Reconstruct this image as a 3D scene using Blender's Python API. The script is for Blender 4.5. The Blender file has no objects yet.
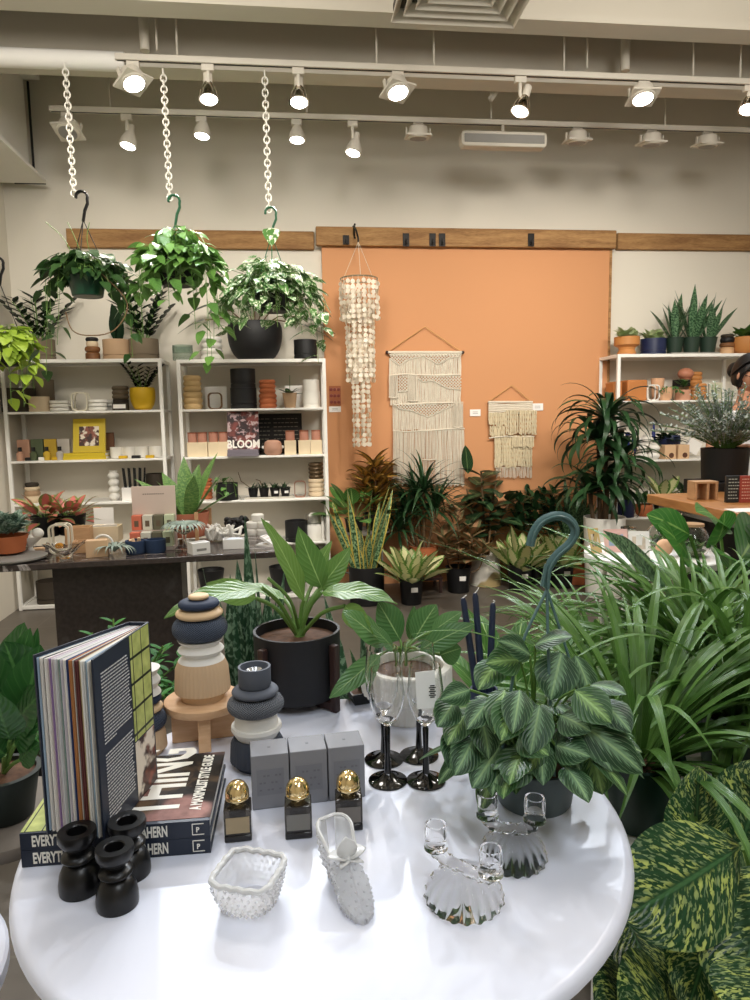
import bpy, math, random
from mathutils import Vector as V, Matrix
PI=math.pi; R=math.radians
rnd=random.Random(7)
sc=bpy.context.scene; COL=sc.collection
# ---------------- camera (750x1000 frame) ----------------
YAW,PITCH,ROLL,FPX,CAMH=R(6.556),R(6.711),R(-.997),700.,1.4
_f=V((math.sin(YAW)*math.cos(PITCH),math.cos(YAW)*math.cos(PITCH),-math.sin(PITCH)))
_r0=V((math.cos(YAW),-math.sin(YAW),0)); _u0=_r0.cross(_f)
_r=_r0*math.cos(ROLL)+_u0*math.sin(ROLL); _u=-_r0*math.sin(ROLL)+_u0*math.cos(ROLL)
CAM=V((0,0,CAMH))
def ray(x,y): return _f+_r*((x-375)/FPX)-_u*((y-500)/FPX)
def onz(x,y,z):
    d=ray(x,y); return CAM+d*((z-CAMH)/d.z)
def ony(x,y,Y):
    d=ray(x,y); return CAM+d*(Y/d.y)
def ht(p,py):
    """height above p of the point over p that is seen at picture row py"""
    q=V(p); lo,hi=-1.,4.
    for _ in range(40):
        m=(lo+hi)/2; d=q+V((0,0,m))-CAM; yy=500-FPX*(d@_u)/(d@_f)
        if yy>py: lo=m
        else: hi=m
    return lo
def scale_at(p): return FPX/((V(p)-CAM)@_f)
cd=bpy.data.cameras.new('camera'); cam=bpy.data.objects.new('camera',cd); COL.objects.link(cam)
cd.sensor_fit='VERTICAL'; cd.sensor_height=36; cd.sensor_width=27; cd.lens=36*FPX/1000; cd.clip_start=.02
cam.matrix_world=Matrix(((_r.x,_u.x,-_f.x,0),(_r.y,_u.y,-_f.y,0),(_r.z,_u.z,-_f.z,CAMH),(0,0,0,1)))
sc.camera=cam
vs=sc.view_settings; vs.view_transform='Standard'; vs.look='None'; vs.gamma=1; vs.use_curve_mapping=False; vs.exposure=.3
# ---------------- materials ----------------
def lin(h):
    h=h.lstrip('#'); o=[]
    for i in (0,2,4):
        c=int(h[i:i+2],16)/255; o.append(c/12.92 if c<=.04045 else ((c+.055)/1.055)**2.4)
    return (*o,1)
class NT:
    def __init__(s,name):
        s.m=bpy.data.materials.new(name); s.m.use_nodes=True; s.t=s.m.node_tree; s.t.nodes.clear()
        s.out=s.t.nodes.new('ShaderNodeOutputMaterial')
    def n(s,ty,**k):
        o=s.t.nodes.new('ShaderNode'+ty)
        for a,b in k.items():
            if hasattr(o,a) and a not in('color',): setattr(o,a,b)
        return o
    def set(s,node,i,v):
        if hasattr(v,'is_output') : s.t.links.new(v,node.inputs[i])
        elif v is not None: node.inputs[i].default_value=v
    def math(s,op,a,b=None,c=None,clamp=False):
        o=s.n('Math',operation=op); o.use_clamp=clamp
        for i,x in enumerate((a,b,c)):
            if x is not None: s.set(o,i,x)
        return o.outputs[0]
    def mix(s,f,a,b,bl='MIX'):
        o=s.n('Mix',data_type='RGBA',blend_type=bl); s.set(o,0,f); s.set(o,6,a); s.set(o,7,b); return o.outputs[2]
    def ramp(s,f,lo,hi):
        o=s.n('MapRange',interpolation_type='SMOOTHSTEP'); s.set(o,0,f); o.inputs[1].default_value=lo; o.inputs[2].default_value=hi; return o.outputs[0]
    def noise(s,scale,co=None,detail=2,rough=.5,dist=0):
        o=s.n('TexNoise'); o.inputs['Scale'].default_value=scale; o.inputs['Detail'].default_value=detail; o.inputs['Roughness'].default_value=rough; o.inputs['Distortion'].default_value=dist
        if co is None: co=s.obj()
        s.t.links.new(co,o.inputs['Vector']); return o.outputs['Fac']
    def obj(s): return s.n('TexCoord').outputs['Object']
    def uv(s):
        o=s.n('SeparateXYZ'); s.t.links.new(s.n('TexCoord').outputs['UV'],o.inputs[0]); return o.outputs[0],o.outputs[1]
    def comb(s,x,y,z=0):
        o=s.n('CombineXYZ'); s.set(o,0,x); s.set(o,1,y); s.set(o,2,z); return o.outputs[0]
    def vmul(s,v,t):
        o=s.n('VectorMath',operation='MULTIPLY'); s.t.links.new(v,o.inputs[0]); o.inputs[1].default_value=t; return o.outputs[0]
    def bump(s,h,st,d=.002):
        o=s.n('Bump'); o.inputs['Strength'].default_value=st; o.inputs['Distance'].default_value=d; s.t.links.new(h,o.inputs['Height']); return o.outputs[0]
    def bsdf(s,col,rough=.5,metal=0,nrm=None,trans=0,ior=1.45,spec=.5,alpha=None,coat=0,emit=None,es=0,sheen=0):
        o=s.n('BsdfPrincipled'); s.set(o,'Base Color',col); s.set(o,'Roughness',rough); s.set(o,'Metallic',metal)
        s.set(o,'Transmission Weight',trans); s.set(o,'IOR',ior); s.set(o,'Specular IOR Level',spec); s.set(o,'Coat Weight',coat)
        if nrm is not None: s.t.links.new(nrm,o.inputs['Normal'])
        if emit: o.inputs['Emission Color'].default_value=emit; o.inputs['Emission Strength'].default_value=es
        if sheen: o.inputs['Sheen Weight'].default_value=sheen
        return o.outputs[0]
    def fin(s,sh):
        s.t.links.new(sh,s.out.inputs['Surface']); return s.m
MC={}
def pm(name,hexc,rough=.5,metal=0,var=.08,sc_=12,bump=0,bsc=60,coat=0,spec=.5,trans=0,ior=1.45,emit=None,es=0):
    if name in MC: return MC[name]
    t=NT(name); c=lin(hexc)
    nz=t.noise(sc_); d=(c[0]*(1-var),c[1]*(1-var),c[2]*(1-var),1); l=(min(1,c[0]*(1+var)),min(1,c[1]*(1+var)),min(1,c[2]*(1+var)),1)
    col=t.mix(nz,d,l); nr=t.bump(t.noise(bsc,detail=3),bump) if bump else None
    MC[name]=t.fin(t.bsdf(col,rough,metal,nr,coat=coat,spec=spec,trans=trans,ior=ior,emit=lin(emit) if emit else None,es=es)); return MC[name]
def leafmat(name,c1,c2,pat='plain',c3=None,rib=None,rough=.38,tr=.18,veins=10,vk=.9,thr=.55,vs_=.25,rw=.09):
    """procedural leaf: uv.x runs across the blade, uv.y from stem to tip"""
    t=NT(name); u,v=t.uv(); a=t.math('MULTIPLY',t.math('ABSOLUTE',t.math('SUBTRACT',u,.5)),2)
    at=t.n('Attribute',attribute_name='rnd'); rn=at.outputs['Fac']
    nz=t.noise(9)
    base=t.mix(t.math('ADD',t.math('MULTIPLY',nz,.5),t.math('MULTIPLY',rn,.5),clamp=True),lin(c1),lin(c2))
    sv=t.math('SUBTRACT',t.math('MULTIPLY',v,float(veins)),t.math('MULTIPLY',a,vk*veins*.35))
    vein=t.math('SINE',t.math('MULTIPLY',sv,2*PI))
    vl=t.ramp(vein,.8,1.0)
    uo=t.math('ADD',u,t.math('MULTIPLY',rn,17.3)); vo=t.math('ADD',v,t.math('MULTIPLY',rn,9.1))
    if pat=='edge':
        n2=t.noise(7,t.comb(t.math('MULTIPLY',uo,.5),t.math('MULTIPLY',vo,3.)))
        bd=t.noise(6,t.comb(t.math('MULTIPLY',uo,.7),t.math('MULTIPLY',vo,5.)),detail=4)
        base=t.mix(t.ramp(bd,.42,.6),base,lin('8fae7f')); base=t.mix(t.ramp(t.math('ADD',a,t.math('MULTIPLY',t.math('SUBTRACT',n2,.5),.25)),.66,.74),base,lin(c3))
    elif pat=='band':
        bd=t.noise(5,t.comb(t.math('MULTIPLY',uo,.8),t.math('MULTIPLY',vo,6.)),detail=4,dist=.6)
        base=t.mix(t.math('MULTIPLY',t.ramp(bd,thr-.06,thr+.08),.8),base,lin(c3))
    elif pat=='center':
        n2=t.noise(6,t.comb(uo,t.math('MULTIPLY',vo,3.)),detail=3)
        f=t.ramp(t.math('ADD',a,t.math('MULTIPLY',t.math('SUBTRACT',n2,.5),1.1)),thr+.08,thr-.08); base=t.mix(f,base,lin(c3))
    elif pat=='speck':
        cx=t.comb(t.math('MULTIPLY',uo,13.),t.math('SUBTRACT',t.math('MULTIPLY',vo,34.),t.math('MULTIPLY',a,9.)))
        n2=t.noise(1.25,cx,detail=2,rough=.5,dist=.5); n3=t.noise(.35,cx,detail=1)
        n2=t.math('ADD',n2,t.math('MULTIPLY',t.math('SUBTRACT',n3,.5),.35))
        f=t.math('MULTIPLY',t.ramp(n2,thr-.035,thr+.05),t.ramp(a,.03,.16)); base=t.mix(f,base,t.mix(t.ramp(n3,.4,.65),lin('7d9468'),lin(c3)))
    elif pat=='calathea':
        z=t.math('MULTIPLY',vein,.13)
        ctr=t.math('MULTIPLY',t.ramp(t.math('ADD',a,z),.36,.24),.85)
        edge=t.ramp(t.math('ADD',a,t.math('MULTIPLY',z,.6)),.78,.9)
        base=t.mix(ctr,base,lin(c3)); base=t.mix(t.math('MULTIPLY',edge,.6),base,lin('557a4f'))
        ln=t.math('MULTIPLY',t.ramp(vein,.9,.99),.32); base=t.mix(ln,base,lin('a9c49c'))
    elif pat=='blotch':
        n2=t.noise(4,t.comb(uo,vo),detail=3,dist=.4); base=t.mix(t.ramp(n2,thr-.05,thr+.05),base,lin(c3))
    if pat!='calathea': base=t.mix(t.math('MULTIPLY',vl,vs_),base,lin(rib or c2))
    if rib: base=t.mix(t.math('MULTIPLY',t.ramp(a,rw,rw*.35),.8),base,lin(rib))
    nr=t.bump(t.math('ADD',vein,t.math('MULTIPLY',nz,.6)),.25,.0015)
    s1=t.bsdf(base,rough,nrm=nr,spec=.4); tl=t.n('BsdfTranslucent'); t.t.links.new(base,tl.inputs[0])
    ms=t.n('MixShader'); ms.inputs[0].default_value=tr; t.t.links.new(s1,ms.inputs[1]); t.t.links.new(tl.outputs[0],ms.inputs[2])
    MC[name]=t.fin(ms.outputs[0]); return MC[name]
def glassmat(name,hexc='ffffff',rough=.0,ior=1.45,bump=0,bs=80):
    t=NT(name); nz=t.noise(bs); g=t.n('BsdfGlass'); g.inputs[0].default_value=lin(hexc); g.inputs['Roughness'].default_value=rough; g.inputs['IOR'].default_value=ior
    if bump: t.t.links.new(t.bump(nz,bump),g.inputs['Normal'])
    MC[name]=t.fin(g.outputs[0]); return MC[name]
def woodmat(name,c1,c2,scale=3,stretch=(1,12,12),rough=.55,ring=6):
    t=NT(name); co=t.vmul(t.obj(),stretch)
    n1=t.noise(scale,co,detail=5,rough=.6,dist=.5); n2=t.noise(scale*ring,co,detail=2)
    f=t.math('ADD',t.math('MULTIPLY',n1,.75),t.math('MULTIPLY',n2,.3),clamp=True)
    col=t.mix(t.ramp(f,.3,.75),lin(c1),lin(c2)); MC[name]=t.fin(t.bsdf(col,rough,nrm=t.bump(f,.15,.002))); return MC[name]
# ---------------- mesh builder ----------------
class MB:
    def __init__(s): s.v=[];s.f=[];s.uv=[];s.r=[];s.mi=[];s.sm=[]
    def add(s,vs,fs,uv=None,r=0.,mi=0,sm=True,M=None):
        b=len(s.v)
        s.v+= [tuple(M@V(p)) for p in vs] if M is not None else [tuple(p) for p in vs]
        s.uv+= uv if uv else [(0,0)]*len(vs)
        s.r+=[r]*len(vs); s.f+=[tuple(b+i for i in f) for f in fs]; s.mi+=[mi]*len(fs); s.sm+=[sm]*len(fs); return s
    def box(s,c,d,rz=0,mi=0,M=None):
        x,y,z=d[0]/2,d[1]/2,d[2]/2; A=Matrix.Translation(V(c))@Matrix.Rotation(rz,4,'Z')
        if M is not None: A=M@A
        vs=[(i*x,j*y,k*z) for k in(-1,1) for j in(-1,1) for i in(-1,1)]
        uv=[((i+1)/2,(k+1)/2) for k in(-1,1) for j in(-1,1) for i in(-1,1)]
        return s.add(vs,[(0,2,3,1),(4,5,7,6),(0,1,5,4),(2,6,7,3),(0,4,6,2),(1,3,7,5)],uv,mi=mi,sm=False,M=A)
    def lathe(s,pf,c=(0,0,0),n=32,mi=0,M=None,rib=0,nr=0,tw=0,sx=1,sy=1):
        """profile (radius, z); rib/nr modulate the radius, tw twists the ribs"""
        vs=[];fs=[];uv=[];A=Matrix.Translation(V(c)); A=M@A if M is not None else A
        m=len(pf); zs=[p[1] for p in pf]; z0,z1=min(zs),max(zs)
        for j,p in enumerate(pf):
            rr=rib if len(p)<3 else rib*p[2]
            for i in range(n):
                th=2*PI*i/n; q=p[0]*(1+(rr*math.cos(nr*(th+tw*(p[1]-z0))) if nr else 0))
                vs.append((q*math.cos(th)*sx,q*math.sin(th)*sy,p[1])); uv.append((i/n,(p[1]-z0)/(z1-z0+1e-9)))
        for j in range(m-1):
            for i in range(n):
                k=(i+1)%n; fs.append((j*n+i,j*n+k,(j+1)*n+k,(j+1)*n+i))
        if pf[0][0]>0: fs.append(tuple(range(n-1,-1,-1)))
        if pf[-1][0]>0: fs.append(tuple((m-1)*n+i for i in range(n)))
        return s.add(vs,fs,uv,mi=mi,M=A)
    def ring(s,pf,c=(0,0,0),n=32,mi=0,M=None,**k):
        """closed profile loop turned about z"""
        b=len(s.f); s.lathe(list(pf)+[pf[0]],c,n,mi,M,**k)
        if pf[0][0]>0:
            for _ in (0,1): s.f.pop(); s.mi.pop(); s.sm.pop()
        return s
    def tube(s,pts,rad,n=8,closed=False,mi=0,r=0.,flat=1.):
        pts=[V(p) for p in pts]; m=len(pts); rs=rad if isinstance(rad,(list,tuple)) else [rad]*m
        vs=[];uv=[];fs=[]; pn=None
        for i,p in enumerate(pts):
            a=pts[(i-1)%m] if (i or closed) else p; b=pts[(i+1)%m] if (i<m-1 or closed) else p
            d=(b-a); d=d.normalized() if d.length>1e-9 else V((0,0,1))
            if pn is None:
                pn=d.cross(V((0,0,1))); pn=pn if pn.length>.05 else d.cross(V((0,1,0)))
            pn=(pn-d*(pn@d)).normalized(); q=d.cross(pn)
            for k in range(n):
                th=2*PI*k/n; vs.append(p+pn*(math.cos(th)*rs[i])+q*(math.sin(th)*rs[i]*flat)); uv.append((k/n,i/max(1,m-1)))
        for i in range(m if closed else m-1):
            j=(i+1)%m
            for k in range(n):
                l=(k+1)%n; fs.append((i*n+k,i*n+l,j*n+l,j*n+k))
        if not closed: fs+= [tuple(range(n-1,-1,-1)),tuple((m-1)*n+k for k in range(n))]
        return s.add(vs,fs,uv,r,mi)
    def ball(s,c,r,n=10,m=6,sc_=(1,1,1),mi=0,M=None):
        pf=[(max(1e-5,math.sin(PI*j/m))*r,-math.cos(PI*j/m)*r*sc_[2]) for j in range(m+1)]; pf[0]=(0,pf[0][1]); pf[-1]=(0,pf[-1][1])
        return s.lathe(pf,c,n,mi,M,sx=sc_[0],sy=sc_[1])
    def prism(s,pts,z0,z1,mi=0,M=None,sm=False):
        n=len(pts); vs=[(x,y,z0) for x,y in pts]+[(x,y,z1) for x,y in pts]
        fs=[tuple(range(n-1,-1,-1)),tuple(range(n,2*n))]+[(i,(i+1)%n,n+(i+1)%n,n+i) for i in range(n)]
        xs=[p[0] for p in pts]; ys=[p[1] for p in pts]; w=max(xs)-min(xs)+1e-9; h=max(ys)-min(ys)+1e-9
        uv=[((x-min(xs))/w,(y-min(ys))/h) for x,y in pts]*2
        return s.add(vs,fs,uv,mi=mi,sm=sm,M=M)
    def quad(s,a,b,c,d,mi=0): return s.add([a,b,c,d],[(0,1,2,3)],[(0,0),(1,0),(1,1),(0,1)],mi=mi,sm=False)
    def obj(s,name,mats,parent=None,loc=None,rz=0,bevel=0,seg=2,sharp=38,merge=False,solid=0,sub=0):
        me=bpy.data.meshes.new(name); me.from_pydata(s.v,[],s.f)
        for m in (mats if isinstance(mats,(list,tuple)) else [mats]): me.materials.append(m)
        me.polygons.foreach_set('material_index',s.mi); me.polygons.foreach_set('use_smooth',s.sm)
        ul=me.uv_layers.new(name='UVMap'); li=[0]*len(me.loops); me.loops.foreach_get('vertex_index',li)
        fl=[]
        for i in li: fl+=s.uv[i]
        ul.data.foreach_set('uv',fl)
        if any(s.r): at=me.attributes.new('rnd','FLOAT','POINT'); at.data.foreach_set('value',s.r)
        if sharp: me.set_sharp_from_angle(angle=R(sharp))
        me.update(); o=bpy.data.objects.new(name,me); COL.objects.link(o)
        if parent is not None: o.parent=parent
        if loc is not None: o.location=loc
        o.rotation_euler.z=rz
        if solid: k=o.modifiers.new('shell','SOLIDIFY'); k.thickness=solid; k.offset=0
        if bevel: k=o.modifiers.new('edge','BEVEL'); k.width=bevel; k.segments=seg; k.limit_method='ANGLE'; k.angle_limit=R(40)
        if sub: k=o.modifiers.new('smooth','SUBSURF'); k.levels=sub; k.render_levels=sub
        return o
def tag(o,label=None,cat=None,group=None,kind=None):
    if label: o['label']=label
    if cat: o['category']=cat
    if group: o['group']=group
    if kind: o['kind']=kind
    return o
def thing(name,label,cat,loc=(0,0,0),rz=0,group=None):
    o=bpy.data.objects.new(name,None); COL.objects.link(o); o.location=loc; o.rotation_euler.z=rz; o.empty_display_size=.02
    return tag(o,label,cat,group)
def dup(o,loc=None,rz=None,label=None,parent=None,scale=None):
    c=o.copy(); COL.objects.link(c); c.parent=parent
    if loc is not None: c.location=loc
    if rz is not None: c.rotation_euler.z=rz
    if scale: c.scale=(scale,)*3
    if label: c['label']=label
    for ch in list(o.children): dup(ch,parent=c)
    return c
def struct(o): o['kind']='structure'; return o
def text(body,size,mat,parent,loc,rot,xs=1.,bold=0.,name='lettering',ext=.0004,align='LEFT'):
    cu=bpy.data.curves.new(name,'FONT'); cu.body=body; cu.size=size; cu.extrude=ext; cu.offset=bold; cu.align_x=align; cu.resolution_u=2
    o=bpy.data.objects.new(name,cu); COL.objects.link(o); bpy.context.view_layer.update()
    me=bpy.data.meshes.new_from_object(o); bpy.data.objects.remove(o); bpy.data.curves.remove(cu)
    me.materials.clear(); me.materials.append(mat)
    o=bpy.data.objects.new(name,me); COL.objects.link(o); o.parent=parent; o.location=loc
    if isinstance(rot,Matrix): o.rotation_euler=rot.to_euler()
    else: o.rotation_euler=rot
    o.scale=(xs,1,1); return o
def arc(c,r,a0,a1,n,pl='xz'):
    o=[]
    for i in range(n+1):
        a=a0+(a1-a0)*i/n; x,y=r*math.cos(a),r*math.sin(a)
        o.append(V(c)+(V((x,0,y)) if pl=='xz' else V((x,y,0)) if pl=='xy' else V((0,x,y))))
    return o
def rrect(w,h,r,n=5):
    o=[]
    for cx,cy,a in((w/2-r,h/2-r,0),(-w/2+r,h/2-r,PI/2),(-w/2+r,-h/2+r,PI),(w/2-r,-h/2+r,1.5*PI)):
        for i in range(n+1): t=a+PI/2*i/n; o.append((cx+r*math.cos(t),cy+r*math.sin(t)))
    return o
def spline(pts,n=6):
    pts=[V(p) for p in pts]; o=[]
    for i in range(len(pts)-1):
        p0=pts[max(0,i-1)];p1=pts[i];p2=pts[i+1];p3=pts[min(len(pts)-1,i+2)]
        for k in range(n):
            t=k/n; o.append(.5*((2*p1)+(p2-p0)*t+(2*p0-5*p1+4*p2-p3)*t*t+(3*p1-p0-3*p2+p3)*t**3))
    o.append(pts[-1]); return o
# ---------------- leaves ----------------
def shape_w(sh,t):
    if sh=='oval': return max(0,math.sin(PI*min(1,t**.85)))**.75
    if sh=='lance': return max(0,math.sin(PI*t**.7))**.9
    if sh=='strap': return min(1,.5+t*3)*min(1,(1-t)*2.2)**.8
    if sh=='sword': return (.55+.45*math.sin(PI*min(1,t*.9+.1)))*min(1,(1-t)*3.2)**.7
    if sh=='heart':
        return (math.sqrt(min(1,t/.16))*.98 if t<.16 else 1)*max(0,1-max(0,(t-.2)/.8)**1.7)**.9
    if sh=='fiddle': return max(0,math.sin(PI*t**1.15))**.55
    return math.sin(PI*t)
def leaf(mb,base,d,L,W,sh='oval',bend=.6,fold=.15,n=8,side=3,roll=0,wav=0.,cup=0.,mi=0,rn=None,up=V((0,0,1)),cut=0,tw=0.):
    d=V(d).normalized(); s=d.cross(up)
    if s.length<.08: s=d.cross(V((math.cos(roll*7+len(mb.v)),math.sin(roll*7+len(mb.v)),0)))
    s.normalize()
    if roll: s=Matrix.Rotation(roll,3,d)@s
    p=V(base); vs=[];uv=[];fs=[]; r=rn if rn is not None else rnd.random(); ph=r*9
    for i in range(n+1):
        t=i/n; w=max(W*.5*shape_w(sh,t),.0004); nn=s.cross(d)
        if cut and .12<t<.95 and i%2: w*=1-cut
        for j in range(side):
            q=j/(side-1)*2-1
            vs.append(p+s*(q*w)+nn*(abs(q)*w*fold-cup*q*q*w+ (wav*W*math.sin(t*19+ph+q*2.)*abs(q) if wav else 0)))
            uv.append((j/(side-1),t))
        if i<n:
            p=p+d*(L/n); rot=Matrix.Rotation(-bend/n*(.35+1.3*t),3,s); d=rot@d
            if tw: s=Matrix.Rotation(tw/n,3,d)@s
    for i in range(n):
        for j in range(side-1): a=i*side+j; fs.append((a,a+1,a+side+1,a+side))
    mb.add(vs,fs,uv,r,mi); return p
def hang(vx,mb,stem,base,pts,n,L,W,sh='heart',pet=.03,jit=1.,rn=None,droop=.9,r=.0016):
    """a vine along pts with n leaves on short petioles"""
    sp=spline(pts,5); stem.tube(sp,r,5)
    for i in range(n):
        k=(i+.5+vx.uniform(-.3,.3))/n*(len(sp)-1); a=int(k); p=sp[a].lerp(sp[min(a+1,len(sp)-1)],k-a)
        th=vx.uniform(0,2*PI); dr=V((math.cos(th),math.sin(th),vx.uniform(-.1,.7)))
        q=p+dr.normalized()*pet*vx.uniform(.6,1.3); stem.tube([p,p.lerp(q,.6)+V((0,0,pet*.2)),q],r*.7,4)
        f=vx.uniform(.7,1.15); dd=V((dr.x*.6,dr.y*.6,-vx.uniform(.15,droop)))
        leaf(mb,q,dd,L*f,W*f,sh,vx.uniform(.1,.7),.12,7,3,vx.uniform(-.5,.5)*jit)
def fan(vx,mb,base,n,L,W,sh,el=(.3,1.2),bend=(.4,1.),fold=.15,nseg=8,side=3,spread=.01,roll=.25,az0=None,wav=0.,cup=0.,stem=None,pet=0.,sr=.002,mi=0,lj=.2,pbend=0.,cut=0):
    """n leaves from one point; el: elevation range, outer leaves lower"""
    for i in range(n):
        th=(az0 if az0 is not None else 0)+i*2.39996+vx.uniform(-.25,.25); t=(i+.5)/n; e=el[0]+(el[1]-el[0])*t
        d=V((math.cos(th)*math.cos(e),math.sin(th)*math.cos(e),math.sin(e)))
        b=V(base)+V((math.cos(th),math.sin(th),0))*spread*(1-.5*t); f=1+vx.uniform(-lj,lj)
        if stem is not None and pet:
            e2=b+d*pet*f; mid=b+V((d.x*.35,d.y*.35,d.z*.6))*pet*f; stem.tube(spline([b,mid,e2],3),sr,5); b=e2; d=V((d.x,d.y,d.z-pbend)).normalized()
        leaf(mb,b,d,L*f,W*f*vx.uniform(.9,1.1),sh,vx.uniform(*bend),fold,nseg,side,vx.uniform(-roll,roll),wav,cup,mi,cut=cut)
# ---------------- palette ----------------
WHITE=pm('white_paint','e6e3dc',.55,var=.02); WMETAL=pm('white_powder_coat','eeece6',.4,var=.02); TABLEW=pm('white_lacquer','dfe3f1',.28,var=.01,spec=.4)
CEIL=pm('ceiling_paint','b8b0a2',.8,var=.05,sc_=2); BLK=pm('black_matte','141416',.55,var=.15); BLKG=pm('black_gloss','060607',.12,spec=.6); NURS=pm('nursery_black','121214',.45,var=.2)
SOIL=pm('potting_soil','4b3626',.95,var=.7,sc_=90,bump=.9,bsc=90); BARK=pm('bark_chips','553a28',.9,var=.8,sc_=70,bump=1,bsc=60)
TERRA=pm('terracotta','b5673f',.8,var=.1,bump=.1); PEACH=pm('peach_clay','dcae8a',.8,var=.05); TAUPE=pm('taupe_clay','6f6250',.8,var=.08); TAN=pm('tan_clay','ad8f70',.8,var=.06)
DKBR=pm('dark_brown_clay','3a3228',.75); BEIGE=pm('beige_clay','d8c3a4',.8); NAVY=pm('navy_glaze','1b2547',.4,var=.1); MUST=pm('mustard_glaze','c9a216',.5); CERW=pm('white_ceramic','e9e6de',.45,var=.03)
GREEN_STEM=pm('green_stem','5d7f3a',.5,var=.2); BROWN_STEM=pm('brown_stem','6b543a',.8,var=.2); DKGRN=pm('dark_green_plastic','16281f',.4,var=.1); GREYGRN=pm('grey_green_plastic','4f5b5d',.5,var=.08)
OAK=woodmat('light_oak','d3aa80','c0946a',3,(2,2,14)); OAKH=woodmat('oak_across','d9b48d','c79c73',3,(2,14,14)); RECL=woodmat('reclaimed_wood','7a5430','b38a58',2.2,(1.2,10,10),.75,9); DARKW=pm('dark_walnut','34201c',.45,var=.2,sc_=8)
LAMINW=woodmat('butcher_block','a9703f','bf8852',2.5,(9,1,9),.4); GOLD=pm('polished_gold','efd6a0',.14,1,var=.03); CLEAR=glassmat('clear_glass'); PAPER=pm('white_paper','ece9e4',.8,var=.02); KRAFT=pm('kraft_board','d9b58f',.85,var=.05)
CORD=pm('cotton_cord','d9cfbd',.95,var=.08,sc_=40,bump=.4,bsc=160); GREY=pm('grey_plastic','8d8a84',.5)
HANGG=pm('green_plastic','2f6a4d',.4); 
L_POTH=leafmat('pothos_leaf','3a6330','74a04c',rough=.32,tr=.2,veins=5); L_PHIL=leafmat('philodendron_leaf','22391f','3f6132',rough=.3,veins=6); L_LIME=leafmat('lime_leaf','7d9a2e','a9c24a',rough=.4,tr=.3)
L_ZZ=leafmat('glossy_dark_leaf','16241a','27402a',rough=.22,tr=.05); L_DRAC=leafmat('dracaena_leaf','1c3320','355832',rough=.35,tr=.1,vs_=.1); L_GRASS=leafmat('lily_blade','345c25','6a9146',rough=.33,tr=.16,vs_=.05,rib='6c9447')
L_SNAKE=leafmat('snake_leaf','1c3a25','2c5233','band',c3='6e9068',thr=.5,rough=.4,tr=.04,vs_=0.); L_LAUR=leafmat('edged_snake_leaf','1f4028','335a38','edge',c3='c9b455',rough=.4,tr=.04,vs_=0.); L_WHALE=leafmat('broad_snake_leaf','4a6f3a','67904c','band',c3='7fa159',thr=.5,rough=.4,tr=.05,vs_=0.)
L_CREAM=leafmat('cream_leaf','4f7d3a','7fa050','center',c3='d3cf9c',thr=.6,rough=.4,tr=.2); L_CROT=leafmat('croton_leaf','46381f','8a6a34','center',c3='c9a04a',thr=.4,rough=.3,rib='cf8850'); L_RED=leafmat('red_aglaonema_leaf','5a6b36','8a9450','center',c3='b9605c',thr=.55,rough=.4)
L_FICUS=leafmat('ficus_leaf','1b3322','2f4c2e',rough=.28,tr=.08,rib='7f9a63',veins=9); L_TINEKE=leafmat('variegated_ficus_leaf','565a3e','8a8058','center',c3='b88d68',thr=.4,rough=.35,rib='b58a6a'); L_GREEN=leafmat('bright_leaf','33602a','5c8a40',rough=.35,tr=.2,rib='b4d184',veins=8)
L_PHILM=leafmat('broad_green_leaf','456f33','7da04f',rough=.33,tr=.18,rib='a5c478',veins=9,vs_=.14,rw=.06); L_CAL=leafmat('prayer_plant_leaf','1c3620','2c5231','calathea',c3='779b74',veins=8,vk=1.6,rough=.35,rib='9fc08a'); L_CALG=leafmat('young_prayer_plant_leaf','28492a','3a6332','calathea',c3='83a763',veins=7,vk=1.6,rough=.35,rib='a9cf86')
L_DIEF=leafmat('speckled_leaf','1b3a22','2a5430','speck',c3='c2d070',rw=.05,thr=.53,rough=.3,rib='4d7a4a',veins=14,vk=1.4,vs_=.06); L_PEP=leafmat('pale_small_leaf','8fae6a','d7dfb5',rough=.5); L_SILV=leafmat('silver_green_leaf','33503f','7d9a86','blotch',c3='a9bcae',thr=.52,rough=.4)
L_AIR=leafmat('silver_air_leaf','7f9082','b9c4b5',rough=.7,tr=.1); L_RUB=leafmat('rubber_plant_leaf','3a6236','5f8a4d',rough=.3,tr=.12,rib='9dba7c',veins=9,vs_=.16,rw=.06); L_FERN=leafmat('fern_leaf','2a5a2a','4b8a3c',rough=.45); L_DUSTY=leafmat('dusty_leaf','7c887f','c3cbc3',rough=.8,tr=.1)
# ---------------- room ----------------
YB=5.82; XL,XR,YF,ZC=-2.12,4.7,-3.2,4.45
t=NT('floor_tile'); co=t.obj(); bk=t.n('TexBrick'); bk.offset=.5; bk.inputs['Scale'].default_value=1; bk.inputs['Brick Width'].default_value=.9; bk.inputs['Row Height'].default_value=.45; bk.inputs['Mortar Size'].default_value=.005
bk.inputs['Color1'].default_value=lin('5f5952'); bk.inputs['Color2'].default_value=lin('554f48'); bk.inputs['Mortar'].default_value=lin('6f6a61'); t.t.links.new(co,bk.inputs['Vector'])
col=t.mix(.5,bk.outputs[0],t.mix(t.noise(3,detail=6),lin('45403a'),lin('736b61'))); FLOORM=t.fin(t.bsdf(col,.4,nrm=t.bump(t.noise(20,detail=4),.1)))
WALLM=pm('wall_paint','ddd6c8',.85,var=.03,sc_=1.5)
def slab(name,x0,x1,y0,y1,z0,z1,m,lab=None,bev=0):
    o=MB().box(((x0+x1)/2,(y0+y1)/2,(z0+z1)/2),(x1-x0,y1-y0,z1-z0)).obj(name,m,bevel=bev); return tag(o,lab,'room part' if lab else None,kind='structure')
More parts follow.
